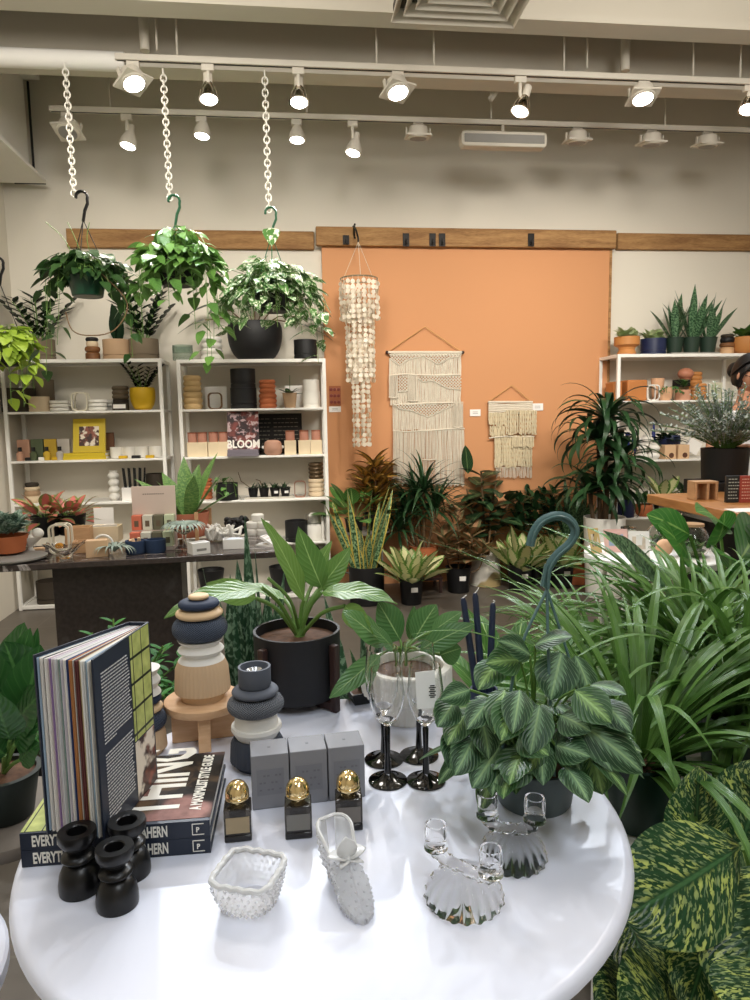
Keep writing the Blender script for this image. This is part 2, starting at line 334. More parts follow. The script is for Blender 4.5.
slab('floor',XL-.1,XR+.1,YF-.1,YB+.1,-.1,0,FLOORM,'dark grey concrete tile shop floor')
slab('ceiling',XL-.1,XR+.1,YF-.1,YB+.1,ZC,ZC+.1,CEIL,'painted open ceiling deck above the tracks')
slab('wall_back',XL-.1,XR+.1,YB,YB+.1,0,ZC,WALLM,'cream back wall behind shelves and orange panel')
slab('wall_left',XL-.1,XL,YF,YB,0,ZC,WALLM,'cream side wall beside the left shelving unit')
slab('wall_right',XR,XR+.1,YF,YB,0,ZC,WALLM,'cream side wall past the right shelving'); slab('wall_front',XL,XR,YF-.1,YF,0,ZC,WALLM,'cream wall behind the viewer')
# bulkhead along the left wall: face, two protruding ledges
slab('trim_1',XL,-1.88,YF,5.70,3.20,4.0,WHITE,'white boxed bulkhead along the left wall'); slab('trim_2',XL,-1.765,YF,5.70,3.175,3.2,WHITE,'lower white ledge of the bulkhead'); slab('trim_3',XL,-1.765,YF,5.70,3.90,4.3,WHITE,'upper white ledge of the bulkhead')
o=MB().tube([(-1.86,5.73,3.9),(-1.86,5.73,3.2)],.009,6).tube([(-2.0,5.72,3.185),(-1.78,5.72,3.185)],.012,6).obj('dark_gap_strip',BLK); tag(o,'black strips for the dark gap at the end of the white bulkhead','gap strip')  # shade of the gap at the bulkhead end, modelled as black strips
# ceiling beams
BEAM=pm('beam_paint','c9c2b3',.7,var=.03,sc_=3)
def beam(name,Y,zb,lab):
    m=MB().box((1.29,Y,(zb+.04+ZC)/2),(XR-XL-.01,.02,ZC-zb-.04)).box((1.29,Y,zb+.02),(XR-XL-.01,.15,.04)); tag(m.obj(name,BEAM),lab,'room part',kind='structure')
zb1=ony(375,76,4.55).z; beam('ceiling_beam',4.62,zb1,'cream steel beam above the front light track'); beam('ceiling_beam',4.05,ony(375,27,4.12).z,'cream steel beam nearest the viewer at ceiling')
def pipe(px0,px1,Y,r,lab,top=ZC,name='ceiling_pipe'):
    a=ony(px0[0],px0[1],Y); m=MB().tube([(a.x,Y,a.z),(a.x+px1,Y,top)],r,12); tag(m.obj(name,BEAM),lab,'pipe')
pipe((145,51),0,4.42,.028,'thin white conduit above the left track lamp'); pipe((625,71),0,4.4,.028,'white conduit dropping to track above right lamps')
for k,(x,y,l) in enumerate(((157,50,'thin suspension rod beside left conduit'),(434,68,'thin suspension rod right of the air vent'),(587,68,'thin suspension rod left of right conduit'),(693,76,'thin suspension rod at far right of track'))): pipe((x,y),0,4.335,.006,l,name='suspension_rod')
a=ony(490,100,4.75); b=ony(561,-3,4.75); tag(MB().tube([a,b],.018,4).obj('hanger_strut',BEAM),'slanted cream steel strut right of the air vent','strut')
a=ony(-4,57,4.35); b=ony(125,57,4.35); tag(MB().tube([a,(b.x,4.35,a.z)],.05,16).obj('ceiling_pipe',WHITE),'wide white pipe at left end of front track','pipe')
# vent
v0,v1=onz(391,23,3.36),onz(514,28,3.36); wv=v1.x-v0.x; xc=(v0.x+v1.x)/2
vt=thing('air_vent','square louvred air vent set in ceiling above front track','vent',(xc,(v0.y+v1.y)/2-wv/2,3.36))
m=MB()
for k in range(6):
    w=wv*(1-k*.165); iw=w-.075
    m.ring([(w*.7071,0),(w*.7071,.008),(iw*.7071,.05),(iw*.7071,.042)],(0,0,k*.004),4,M=Matrix.Rotation(PI/4,4,'Z'))
m.obj('louvre',pm('vent_grey','cfc8ba',.6),vt,sharp=20); MB().box((0,0,.065),(wv*.97,wv*.97,.03)).obj('backing',pm('vent_dark','4c4842',.8),vt); MB().box((0,0,.25),(wv*.6,wv*.6,.34)).obj('duct_collar',CEIL,vt)
# ---------------- tracks and lamps ----------------
ZT=3.42
EMC=pm('lamp_glow','ffffff',.5,emit='fff6ea',es=14); LAMPW=pm('lamp_white','cfc8ba',.5,var=.03); LAMPG=glassmat('lamp_glass','fff8ee',.02)
def track(name,x0,x1,Y,lab):
    t_=thing(name,lab,'light track',((x0+x1)/2,Y,ZT)); L=x1-x0
    MB().box((0,0,.0),(L,.036,.034)).obj('rail',LAMPW,t_,bevel=.003); MB().box((0,0,-.0172),(L-.02,.012,.002)).obj('conductor_slot',BLK,t_)
    for k in range(4): MB().tube([(-L/2+L*(k+.3)/4,0,.017),(-L/2+L*(k+.3)/4,0,ZC-ZT-.3)],.006,6).obj('suspension_wire',BEAM,t_)
    return t_
track('track_rail',-.92,3.6,4.3,'front white light track carrying seven lit lamps'); track('track_rail',-1.5,3.6,5.0,'rear white light track nearer the back wall')
SPOTS=[]
def head(kind,px,py,Y,aim,lab,lit=True,power=0,col=(1,1,1),cone=70,wp=None):
    p=ony(px,py,Y); x=p.x; drop=ZT-.02-p.z
    t_=thing('track_spotlight',lab,'track light',(x,Y,ZT-.018))
    d=(V(aim)-V((x,Y,p.z))).normalized(); db=d
    if lit and power: d=V((d.x*.9+(.25 if kind=='A' else 0),d.y*.42,-1)).normalized() if kind!='C' else V((d.x*.6-.1 if px<150 or px>340 else d.x,d.y*.4,-1)).normalized()
    MB().box((0,0,-.02),(.07,.03,.036)).obj('adapter',LAMPW,t_,bevel=.003)
    q=d.to_track_quat('-Z','Y').to_matrix().to_4x4(); c=V((0,0,-max(.1,drop)))
    A=Matrix.Translation(c)@q
    MB().tube([(0,0,-.03),(0,0,-max(.05,drop*.5)),c-d*.06],.011,8).obj('stem',LAMPW,t_)
    if kind=='A':
        m=MB(); m.box((0,0,.012),(.17,.15,.012),M=A); m.lathe([(.03,.09),(.062,.07),(.072,.02),(.072,.0),(.066,-.004)],n=24,M=A); hs=m.obj('housing',LAMPW,t_)
        for s_ in(-1,1): MB().box((s_*.082,0,.035),(.008,.022,.06),M=A).obj('yoke_arm',LAMPW,t_)
        MB().lathe([(.0,-.008),(.058,-.005),(.064,.004)],n=24,M=A).obj('lens',EMC if lit else GREY,hs)
    elif kind=='B':
        MB().lathe([(.022,.17),(.026,.165),(.026,.1),(.02,.09)],n=16,M=A).obj('socket',LAMPW,t_)
        MB().ring([(.024,.1),(.05,.04),(.058,.0),(.055,.0),(.047,.04),(.021,.1)],n=24,M=A).obj('glass_shade',LAMPG,t_)
        bu=MB().lathe([(.049,.0),(.05,.008),(.02,.07),(.012,.1),(0,.1)],n=20,M=A).obj('lamp_bulb',GREY,t_); MB().lathe([(.0,-.016),(.036,-.012),(.049,.0)],n=20,M=A).obj('lens',EMC,bu)
    else:
        m=MB(); m.lathe([(.02,.14),(.024,.1),(.05,.04),(.058,.0),(.052,-.004)],n=24,M=A); hs=m.obj('housing',LAMPW,t_)
        MB().lathe([(.0,-.01),(.045,-.006),(.052,.0)],n=24,M=A).obj('lens',EMC if lit else GREY,hs)
    if power:
        li=bpy.data.lights.new('lamp_beam','SPOT'); li.energy=power; li.color=col; li.spot_size=R(cone); li.spot_blend=.6; li.shadow_soft_size=.045
        lo=bpy.data.objects.new('lamp_beam',li); COL.objects.link(lo); lo.location=V((x,Y,p.z))+d*.03; lo.rotation_euler=db.to_track_quat('-Z','Y').to_euler()
    return t_
COOL=(.84,.91,1.); WARM=(1.,.86,.68); NEUT=(1.,.93,.83)
TB=(0.05,1.1,.75)
FP=78
head('A',134,84,4.3,(-.5,1.6,.75),'first lit round lamp from left on front track',power=FP,col=COOL)
head('B',209,100,4.3,(-.3,2.6,.4),'lit glass bell lamp above the left chains',power=FP*.6,col=COOL)
head('B',299,103,4.3,(0.,1.9,.6),'lit glass bell lamp right of the third chain',power=FP*.7,col=COOL)
head('A',398,93,4.3,(.25,1.0,.75),'lit round lamp below the air vent',power=FP*1.1,col=COOL)
head('B',520,112,4.3,(.0,2.8,.5),'lit tilted glass bell lamp beside the slanted strut',power=FP*.5,col=COOL)
head('A',643,99,4.3,(.9,1.3,.6),'lit round lamp beneath right white conduit',power=FP,col=COOL)
head('B',748,110,4.3,(1.6,2.,.7),'lit glass bell lamp at the right frame edge',power=FP*.7,col=COOL)
RP=60
head('A',68,133,5.0,(-1.6,4.,1.),'edge-on unlit square lamp behind the first chain',lit=False)
head('C',128,146,5.0,(-1.25,4.3,1.8),'lit cone lamp between first and second chains',power=RP,col=NEUT,cone=90)
head('C',202,136,5.0,(-.8,4.2,1.),'lit cone lamp between second and third chains, rear track',power=RP,col=NEUT,cone=90)
head('C',297,140,5.0,(0.,3.8,.5),'lit small lamp right of third chain on rear track',power=RP,col=NEUT,cone=90)
head('C',353,153,5.0,(.1,4.4,1.8),'lit cone lamp above the hanging shell chandelier',power=RP,col=NEUT,cone=90)
for px,py,l in((418,135,'unlit lamp right of shell chandelier on rear track'),(577,141,'unlit lamp right of the linear light bar'),(651,143,'unlit lamp beneath right round front lamp'),(707,144,'unlit lamp at far right of rear track')): head('A',px,py,5.0,(ony(px,py,5).x,5.3,1.),l,lit=False)
a,b=ony(460,140,5.0),ony(545,141,5.0)
lb=thing('ceiling_light_bar','unlit long linear light bar hung from rear track','light',((a.x+b.x)/2,5.0,a.z)); w=b.x-a.x
MB().prism([(x,y) for x,y in rrect(w,.1,.03)],-.045,.045,M=Matrix.Rotation(PI/2,4,'X')).obj('bar_housing',LAMPW,lb,bevel=.006)
MB().box((0,-.047,0),(w*.93,.006,.055)).obj('diffuser',GREY,lb); MB().tube([(0,0,.05),(0,0,ZT-a.z-.017)],.012,8).obj('stem',LAMPW,lb)
def lamp(loc,aim,power,col=NEUT,cone=80,soft=.22,blend=.7):
    li=bpy.data.lights.new('shop_lamp','SPOT'); li.energy=power; li.color=col; li.spot_size=R(cone); li.spot_blend=blend; li.shadow_soft_size=soft
    lo=bpy.data.objects.new('shop_lamp',li); COL.objects.link(lo); lo.location=loc; lo.rotation_euler=(V(aim)-V(loc)).to_track_quat('-Z','Y').to_euler()
# the same shop's track lamps further forward in the room, above and behind the viewer
for x,ax,pw in((-1.5,-1.6,135),(-.4,-.5,135),(.6,.9,175),(1.6,1.9,210),(2.8,2.9,165)): lamp((x,1.9,3.4),(ax,5.6,1.5),pw,NEUT,58)
for x,ax,pw in((-.7,-.3,32),(.9,.6,32)): lamp((x,.2,3.4),(ax,1.4,.7),pw,COOL,75)
w=bpy.data.worlds.new('world'); w.use_nodes=True; w.node_tree.nodes['Background'].inputs[0].default_value=(.9,.92,1,1); w.node_tree.nodes['Background'].inputs[1].default_value=.3; sc.world=w
for x,y in((-.6,2.4),(2.,2.4),(.8,-1.)):  # added fill lights to lift the ceiling and room, no real bulbs here
    li=bpy.data.lights.new('fill_light','POINT'); li.energy=62; li.color=(1,.95,.88) if y>0 else (.9,.95,1.); li.shadow_soft_size=.3; lo=bpy.data.objects.new('fill_light',li); COL.objects.link(lo); lo.location=(x,y,3.3)
# ---------------- reclaimed rails and orange panel ----------------
YP=5.76
pl,pr=ony(323,300,YP).x,ony(611,300,YP).x; zp=ony(460,243,YP).z
XPL,XPR=pl,pr
PANEL=pm('orange_panel_paint','c98f62',.75,var=.025,sc_=1.2,bump=.05,bsc=30)
slab('wall_panel',pl,pr-.02,YP,YB-.002,0,zp,PANEL,'orange painted panel hung below the wooden header'); slab('trim_4',pr-.02,pr,YP-.006,YB-.002,0,zp,RECL,'thin wooden edge on the right of the orange panel')
def rail(x0,x1,yt,yb,px,Y,lab):
    a,b=ony(x0,px,Y),ony(x1,px,Y); z1,z0=ony((x0+x1)/2,yt,Y).z,ony((x0+x1)/2,yb,Y).z
    o=thing('wooden_rail',lab,'wooden rail',((a.x+b.x)/2,Y+.03,(z0+z1)/2)); MB().box((0,0,0),(b.x-a.x,.05,z1-z0)).obj('plank',RECL,o,bevel=.006); return o
rail(66,314,229.5,248,238,5.77,'reclaimed wood rail left of the orange panel'); hr=rail(316,617,228,246.5,237,5.70,'thick wooden header above the orange panel'); rail(618,750+90,234,250,242,5.77,'reclaimed wood rail right of the orange panel')
IRON=pm('black_iron','1d1a18',.5,.6)
for px in(406,432.5,442,531,346):
    a=ony(px,240,5.70); k=MB().box((a.x-hr.location.x,-.032,a.z-hr.location.z),(.05,.012,.1 if px!=346 else .07)).tube([(a.x-hr.location.x,-.035,a.z-hr.location.z-.03),(a.x-hr.location.x,-.07,a.z-hr.location.z-.035),(a.x-hr.location.x,-.07,a.z-hr.location.z)],.008,6); k.obj('coat_hook',IRON,hr)
# ---------------- chains ----------------
CH=pm('white_chain','e8e4da',.5,var=.03)
def chain(p0,p1,lab,n):
    p0,p1=V(p0),V(p1); m=MB(); d=(p1-p0); L=d.length/n; d.normalize()
    for i in range(n):
        c=p0+d*(L*(i+.5)); ax=V((1,0,0)) if i%2 else V((0,1,0)); ax=(ax-d*(ax@d)).normalized()
        pts=[c+d*(math.sin(t_)*(L*.68))+ax*(math.cos(t_)*.016) for t_ in [2*PI*k/14 for k in range(14)]]; m.tube(pts,.0045,5,closed=True)
    return tag(m.obj('hanging_chain',CH),lab,'chain')
YH=4.32; HK=[]
for (x0,y0),(x1,y1),lab in(((65,64),(74,196),'white link chain holding the leftmost hanging basket'),((163,70),(170,200),'white link chain with a kink, middle of three'),((264.5,72),(269,212),'white link chain at right holding the variegated pothos')):
    a,b=ony(x0,y0,YH),ony(x1,y1,YH); chain(a,b,lab,24); HK.append(b)
def hook(root,h,mat,tilt=0):
    """a plastic S hook above three wires, local z=h is the crook top"""
    pts=[V((.0,0,h-.16)),V((.012,0,h-.1)),V((.03,0,h-.06))]+arc((0.0,0,h-.025),.032,-.4,PI*1.05,8)
    MB().tube(pts,.017,6,flat=.45).obj('hook',mat,root)
def basket(hk,lab,rt,rb,hh,zpot,potmat,hookmat,seed,fol,leafm,cat='hanging plant'):
    r=thing('hanging_plant',lab,cat,(hk.x,hk.y,zpot)); vx=random.Random(seed); H=hk.z-zpot+.02
    hook(r,H,hookmat)
    for k in range(3):
        th=2*PI*k/3+.5; MB().tube([(0,0,H-.15),(math.cos(th)*rt,math.sin(th)*rt,hh)],.0028,5).obj('hanger_wire',hookmat,r)
    MB().ring([(rb*.9,0),(rb,.004),(rt,hh*.92),(rt*1.05,hh*.92),(rt*1.05,hh),(rt*.95,hh),(rb*.9,.01)],n=32).obj('pot',potmat,r); MB().lathe([(0,.0),(rb*.93,0),(rb*.93,.006),(0,.007)],n=24).obj('saucer',potmat,r)
    MB().lathe([(0,hh*.86),(rt*.93,hh*.84)],n=24).obj('soil',SOIL,r)
    f,s=MB(),MB(); fol(vx,f,s,rt,hh)
    for k in range(26):
        th=k*2.4; c,q=math.cos(th),math.sin(th); l=vx.uniform(.06,.24)*(1 if potmat is BLK else .3); ro=vx.uniform(1.15,1.7)
        hang(vx,f,s,None,[(c*.04,q*.04,hh),(c*rt*1.05,q*rt*1.05,hh+.05),(c*rt*ro,q*rt*ro,hh-.03),(c*rt*(ro+.05),q*rt*(ro+.05),hh-l)],5,.09,.062,'heart',.03)
    f.obj('foliage',leafm,r); s.obj('stems',GREEN_STEM,r); return r
def crown(vx,f,s,rt,hh,n,L,W,sh='heart',rad=1.5,up=.5,r0=.6):
    for i in range(n):
        th=vx.uniform(0,2*PI); q=vx.uniform(.2,rad)*rt; a=V((math.cos(th)*q*.4,math.sin(th)*q*.4,hh*.9)); z=hh+max(-.1,-.12*max(0,q/rt-1.1)*vx.uniform(0,2)+(up*vx.uniform(.1,1.)*(1-.5*(q/(rad*rt))**2))*rt)
        b=V((math.cos(th)*q,math.sin(th)*q,z)); s.tube([a,a.lerp(b,.5)+V((0,0,.03)),b],.0016,4)
        fz=vx.uniform(.65,1.2); leaf(f,b,(math.cos(th),math.sin(th),vx.uniform(-1.1,.1)),L*fz,W*fz,sh,vx.uniform(.2,.9),.12,7,3,vx.uniform(-.5,.5))
BARE=[]
def b1(vx,f,s,rt,hh):
    crown(vx,f,s,rt,hh,105,.088,.06,'heart',1.8,.9)
    for th,l,nn in((2.9,.5,14),(3.3,.38,11),(2.5,.42,11),(3.0,.6,14),(.0,.4,10),(.3,.5,11),(-.3,.3,9),(5.4,.2,6),(4.2,.2,6)):
        c,q=math.cos(th),math.sin(th); hang(vx,f,s,None,[(c*.05,q*.05,hh),(c*rt*1.2,q*rt*1.2,hh+.03),(c*rt*1.9,q*rt*1.5,hh-.05),(c*rt*(2.1+vx.uniform(-.2,.3)),q*rt*1.5,hh-l)],nn,.095,.062,'heart',.03)
    vn=MB(); vn.tube(spline([(.1,-.08,.12),(.24,-.1,-.05),(.16,-.1,-.2),(.02,-.1,-.23),(-.07,-.1,-.2),(-.1,-.1,-.1)],5),.0035,5); BARE.append(vn)
    for i in range(3): s.tube(spline([(.05*i-.05,0,hh),(.06*i-.1,-.02,hh+.15),(.12*i-.2,-.02,hh+.25)],4),.002,4)
bk1=basket(HK[0],'leftmost hanging dark leafy vine in green pot on black hook',.115,.085,.16,ony(90,297,YH).z,pm('deep_green_pot','123c28',.3),BLK,3,b1,[L_PHIL]); bk1.location.x=ony(88,297,YH).x; BARE[0].obj('bare_vine',BROWN_STEM,bk1)
def b2(vx,f,s,rt,hh):
    crown(vx,f,s,rt,hh,170,.098,.066,'heart',2.1,1.5)
    for th,l,nn in((-.2,.5,13),(-.6,.62,15),(.1,.4,11),(3.4,.25,8),(4.6,.3,9),(5.2,.42,11),(5.6,.6,14),(2.9,.2,7),(4.1,.18,6),(4.9,.2,7),(.5,.3,8),(3.8,.2,7),(5.0,.12,6)):
        c,q=math.cos(th),math.sin(th); hang(vx,f,s,None,[(c*.05,q*.05,hh),(c*rt*1.1,q*rt*1.2,hh+.05),(c*rt*1.75,q*rt*1.6,hh-.06),(c*rt*(1.8+vx.uniform(-.2,.3)),q*rt*1.7,hh-l)],int(nn*1.4),.095,.065,'heart',.04)
bk2=basket(HK[1],'middle hanging pothos with bright green trailing leaves','' or .12,.09,.15,ony(180,286,YH).z,BLK,HANGG,5,b2,[L_POTH]); bk2.location.x=ony(178,280,YH).x
L_NJOY=leafmat('marbled_leaf','2f5a2a','5f8c45','blotch',c3='e9ecd2',thr=.56,rough=.35,tr=.2)
def b3(vx,f,s,rt,hh):
    crown(vx,f,s,rt,hh,170,.095,.066,'heart',2.3,1.4)
    for th,l,nn in((-.1,.35,11),(.2,.45,12),(-.5,.3,10),(3.3,.32,10),(3.0,.2,8),(4.3,.22,8),(4.8,.26,8),(5.3,.3,9),(5.7,.2,8),(3.8,.15,6)):
        c,q=math.cos(th),math.sin(th); hang(vx,f,s,None,[(c*.05,q*.05,hh),(c*rt*1.2,q*rt*1.2,hh+.03),(c*rt*2.,q*rt*1.6,hh-.03),(c*rt*(2.1+vx.uniform(-.2,.4)),q*rt*1.6,hh-l)],int(nn*1.4),.095,.065,'heart',.04)
    leaf(f,(0,-.02,hh+.33),(.0,-.5,-.9),.13,.105,'heart',.3,.1)
    s.tube([(0,0,hh),(0,-.02,hh+.33)],.002,4)
bk3=basket(HK[2],'right hanging pothos with white marbled leaves','' or .12,.09,.15,ony(272,312,YH).z,BLK,HANGG,9,b3,[L_NJOY]); bk3.location.x=ony(274,310,YH).x
# lime basket at the left frame edge
hk=V((ony(-2,262,4.9).x,4.9,ony(-2,262,4.9).z))
def b4(vx,f,s,rt,hh):
    crown(vx,f,s,rt,hh,100,.09,.07,'heart',1.5,1.1)
    for th,l,nn in((-.2,.25,8),(-.6,.42,13),(.2,.3,9),(5.2,.4,12),(4.7,.3,10),(4.2,.3,8)):
        c,q=math.cos(th),math.sin(th); hang(vx,f,s,None,[(c*.05,q*.05,hh),(c*rt*1.1,q*rt*1.2,hh+.03),(c*rt*1.4,q*rt*1.4,hh-.1),(c*rt*(1.35+vx.uniform(-.2,.2)),q*rt*1.4,hh-l)],nn,.1,.075,'heart',.03)
basket(hk,'lime green hanging vine cut off by the left frame edge',.115,.085,.15,ony(5,366,4.9).z,BLK,BLK,12,b4,[L_LIME])
tag(MB().tube([hk+V((0,0,-.02)),(hk.x,hk.y,3.17)],.004,5).obj('hanger_string',BLK),'thin dark cord above the lime green vine','cord')
# ---------------- generic ware ----------------
def pprof(rt,rb,h,t=.006,lip=0.):
    return [(rb*.92,0),(rb,.004),(rt,h-.002),(rt+lip,h-.002),(rt+lip,h),(rt-t,h),(rt-t-.002,h-.01),(rb-t,t+.004)]
def soil(root,r,z,m=None): return MB().lathe([(0,z+.006),(r*.5,z+.004),(r,z)],n=20).obj('soil',m or SOIL,root)
def planter(loc,lab,r,h,mat,style='cyl',cat='planter',group=None,n=28,name='planter',rt=None):
    o=thing(name,lab,cat,loc,group=group); m=MB(); g=.006
    if style=='band':   # cylinder over a matching saucer with a shadow gap
        m.lathe([(r,0),(r,h*.2),(r*.94,h*.205),(r*.94,h*.24),(r,h*.245),(r,h),(r-g,h),(r-g,h*.5),(0,h*.5)],n=n)
    elif style=='taper': m.lathe([(r*.72,0),(r*.75,.004),(r,h),(r-g,h),(r*.7,h*.5),(0,h*.5)],n=n)
    elif style=='bowl': m.lathe([(r*.45,0)]+[(r*(.45+.55*math.sin(PI/2*k/9)),h*(1-math.cos(PI/2*k/9))*.75) for k in range(1,10)]+[(r*.99,h*.88),(r*.93,h),(r*.9,h),(r*.9,h*.8),(0,h*.75)],n=n)
    elif style=='urn': m.lathe([(r*.7,0),(r*.75,h*.1),(r*.62,h*.3),(r*.68,h*.42),(r,h*.55),(r,h),(r-g,h),(r-g,h*.7),(0,h*.7)],n=n)
    elif style=='ribs':
        pf=[(r*.9,0)]
        nb=max(2,round(h/(r*.55)))
        for k in range(nb):
            z0=h*k/nb; d=h/nb
            for q in range(7): a=PI*q/6; pf.append((r*.86+math.sin(a)*r*.14,z0+d*(q/6)))
        m.lathe(pf+[(r*.78,h),(r*.75,h*.8),(0,h*.8)],n=n)
    else: m.lathe([(r,0),(r,h),(r-g,h),(r-g,h*.6),(0,h*.6)],n=n)
    m.obj('pot',mat,o); return o
def stack2(loc,labs,r,h,mat,style,group=None,r2=None):
    a=planter(loc,labs[0],r,h,mat,style,group=group); b=planter((loc[0],loc[1],loc[2]+h+.001),labs[1],r2 or r*.92,h*.9,mat,style,group=group); return a,b
def foliage(root,fn,leafm,seed,stemm=None,z=0):
    vx=random.Random(seed); f,s=MB(),MB(); fn(vx,f,s)
    yl=(5.74 if XPL-.05<root.location.x<XPR else 5.805)-root.location.y-.004
    for m_ in (f,s): m_.v=[(x,min(y,yl-.004*(i%3)),z) for i,(x,y,z) in enumerate(m_.v)]
    if f.v: f.obj('foliage',leafm,root)
    if s.v: s.obj('stems',stemm or GREEN_STEM,root)
def zz(vx,f,s,z,n,L,lw=.03):
    for i in range(n):
        th=i*2.4+vx.uniform(-.3,.3); e=vx.uniform(1.05,1.45); d=V((math.cos(th)*math.cos(e),math.sin(th)*math.cos(e),math.sin(e))); l=L*vx.uniform(.75,1.1)
        pts=[V((math.cos(th)*.02,math.sin(th)*.02,z))]
        for k in range(6): pts.append(pts[-1]+d*(l/6)); d=(d+V((math.cos(th),math.sin(th),-.05))*.07).normalized()
        s.tube(pts,[.005,.005,.0045,.004,.0035,.003,.002],5)
        for k in range(2,14):
            t=k/13*(len(pts)-1); a=int(min(t,len(pts)-1.001)); p=pts[a].lerp(pts[a+1],t-a); sd=1 if k%2 else -1
            q=V((-math.sin(th),math.cos(th),0))*sd
            leaf(f,p,q*.8+d*.6,lw*2.4,lw,'lance',.3,.1,5)
def frame_stand(o,w,d,h,zs,mat):
    m=MB(); p=.026
    for x in(-w/2+p/2,w/2-p/2):
        for y in(p/2,d-p/2): m.box((x,y,h/2),(p,p,h))
        for z in(h-p/2,.02): m.box((x,d/2,z),(p,d-2*p,p))
    for z in (h-p/2,.02):
        for y in(p/2,d-p/2): m.box((0,y,z),(w-2*p,p,p))
    m.obj('frame',mat,o,bevel=.002)
    for z in zs: MB().box((0,d/2,z-.008),(w-.01,d-.01,.016)).obj('shelf',mat,o,bevel=.002)
YS=5.42; SD=.36
def unit(px0,px1,ptop,rows,lab,x1=None):
    a,b=ony(px0,ptop,YS),ony(px1,ptop,YS); xr=x1 if x1 else b.x; w=xr-a.x; h=(a.z+b.z)/2
    zs=[ony((px0+px1)/2,y,YS).z for y in rows]; o=thing('shelving_unit',lab,'shelving',((a.x+xr)/2,YS,0)); frame_stand(o,w,SD,h,[h-.002]+zs,WMETAL); return h,zs
h1,z1=unit(-1,161,359,(411,460,503,556,605),'left white metal shelving unit with mustard pots and yellow books')
h2,z2=unit(176,325.5,359,(408.5,456,500,544,598),'middle white metal shelving unit with stacked black planters and pink candles')
h3,z3=unit(618,760,353.5,(400,459,516,560),'right white metal shelving unit left of the person',x1=3.74)
def S(px,z,Y=5.56):
    p=ony(px,420,Y); return (p.x,Y,z+.0005)
PX=.00785   # metres per picture pixel at the shelves
# ---- left unit, top
def ZZP(px,lab,mat,seed,n=11,L=.38,r=.108,h=.155):
    o=planter(S(px,h1),lab,r,h,mat,'band','potted plant',name='potted_zz_plant'); soil(o,r*.9,h*.85,SOIL); foliage(o,lambda vx,f,s: zz(vx,f,s,h*.85,n,L,.042),[L_ZZ],seed); return o
ZZP(45,'feathery dark plant in taupe pot at left end of top shelf',TAUPE,21); ZZP(148,'feathery dark plant in taupe pot at right end of left unit top',TAUPE,22,10,.44)
o=planter(S(121,h1),'paddle-leaved dark plant in tan pot on left unit top',.1,.15,TAN,'band','potted plant',name='potted_plant'); soil(o,.09,.13); foliage(o,lambda vx,f,s:[leaf(f,(.01*i,0,.12),(.12*math.cos(i*2.2),.12*math.sin(i*2.2),1),.3*(.8+.1*i),.11,'oval',.4,.12) for i in range(4)],[L_ZZ],23)
def totem(loc,lab,parts,cat='candle holder',name='candle_holder',grp=None):
    """stack of turned pieces: (profile, material, part name)"""
    o=thing(name,lab,cat,loc,group=grp)
    for pf,m,nm in parts: MB().lathe(pf,n=28).obj(nm,m,o)
    return o
def puck(r,z0,z1,k=.12):
    h=z1-z0; return [(0,z0),(r*.85,z0)]+[(r*.85+r*.15*math.sin(PI*q/6),z0+h*q/6) for q in range(7)]+[(0,z1)]
totem(S(97,h1),'small turned wooden candle holder with black band between planters',[([(0,0),(.052,0),(.052,.05),(.034,.065),(0,.065)],woodmat('walnut_turned','6b4326','8d6038',4,(1,1,8)),'base'),(puck(.056,.063,.1),MC['walnut_turned'],'disc'),(puck(.044,.1,.14),BEIGE,'ring'),(puck(.046,.14,.168),BLK,'cap')])
# ---- left unit, second shelf
planter(S(19.5,z1[0]),'wide dark brown planter at left end of second shelf',.125,.175,DKBR,'band')
planter(S(46,z1[0],5.68),'tall taupe planter behind the beige pot',.075,.245,TAUPE,'band'); planter(S(40.5,z1[0],5.5),'beige two-tone pot on second shelf of left unit',.073,.11,BEIGE,'band')
def dishes(px,Y,z,lab,n,r,h,mat=CERW,g='stacked white dishes'):
    for k in range(n):
        p=S(px,z+k*(h+.0006),Y); o=MB().lathe([(r*.85,0),(r,h*.3),(r,h*.85),(r*.96,h),(r*.9,h),(r*.88,h*.6),(0,h*.6)],n=24).obj('dish',mat,loc=p); tag(o,lab%('bottom','middle','top')[min(k,2)],'dish',g)
dishes(60.5,5.5,z1[0],'%s dish of the white stack left of the wire loop',3,.068,.026); dishes(70,5.66,z1[0],'%s dish of the white stack behind the left white stack',3,.06,.026)
dishes(99,5.5,z1[0],'%s dish of the white stack right of the wire loop',3,.066,.027); dishes(108,5.64,z1[0],'%s dish of the white stack behind the right white stack',3,.06,.027)
def loop(loc,lab,w,h,mat,d=.05,t=.008,rz=0,name='napkin_holder',cat='frame holder'):
    m=MB(); A=Matrix.Translation((0,0,h/2))@Matrix.Rotation(PI/2,4,'X'); o1=rrect(w,h,w*.28); o2=rrect(w-2*t,h-2*t,w*.24); n=len(o1)
    for y0,y1 in((-d/2,-d/2+.014),(d/2-.014,d/2)):
        vs=[(x,y,y0) for x,y in o1]+[(x,y,y0) for x,y in o2]+[(x,y,y1) for x,y in o1]+[(x,y,y1) for x,y in o2]; fs=[]
        for i in range(n):
            j=(i+1)%n; fs+=[(i,n+i,n+j,j),(2*n+i,2*n+j,3*n+j,3*n+i),(i,j,2*n+j,2*n+i),(n+i,3*n+i,3*n+j,n+j)]
        m.add(vs,fs,sm=False,M=A)
    root=thing(name,lab,cat,loc,rz); m.obj('loop',mat,root); m2=MB()
    for x in(-w*.25,w*.25): m2.tube([(x,-d/2+.007,.004),(x,d/2-.007,.004)],.004,5).tube([(x,-d/2+.007,h-.004),(x,d/2-.007,h-.004)],.004,5)
    m2.obj('crossbar',mat,root); return root
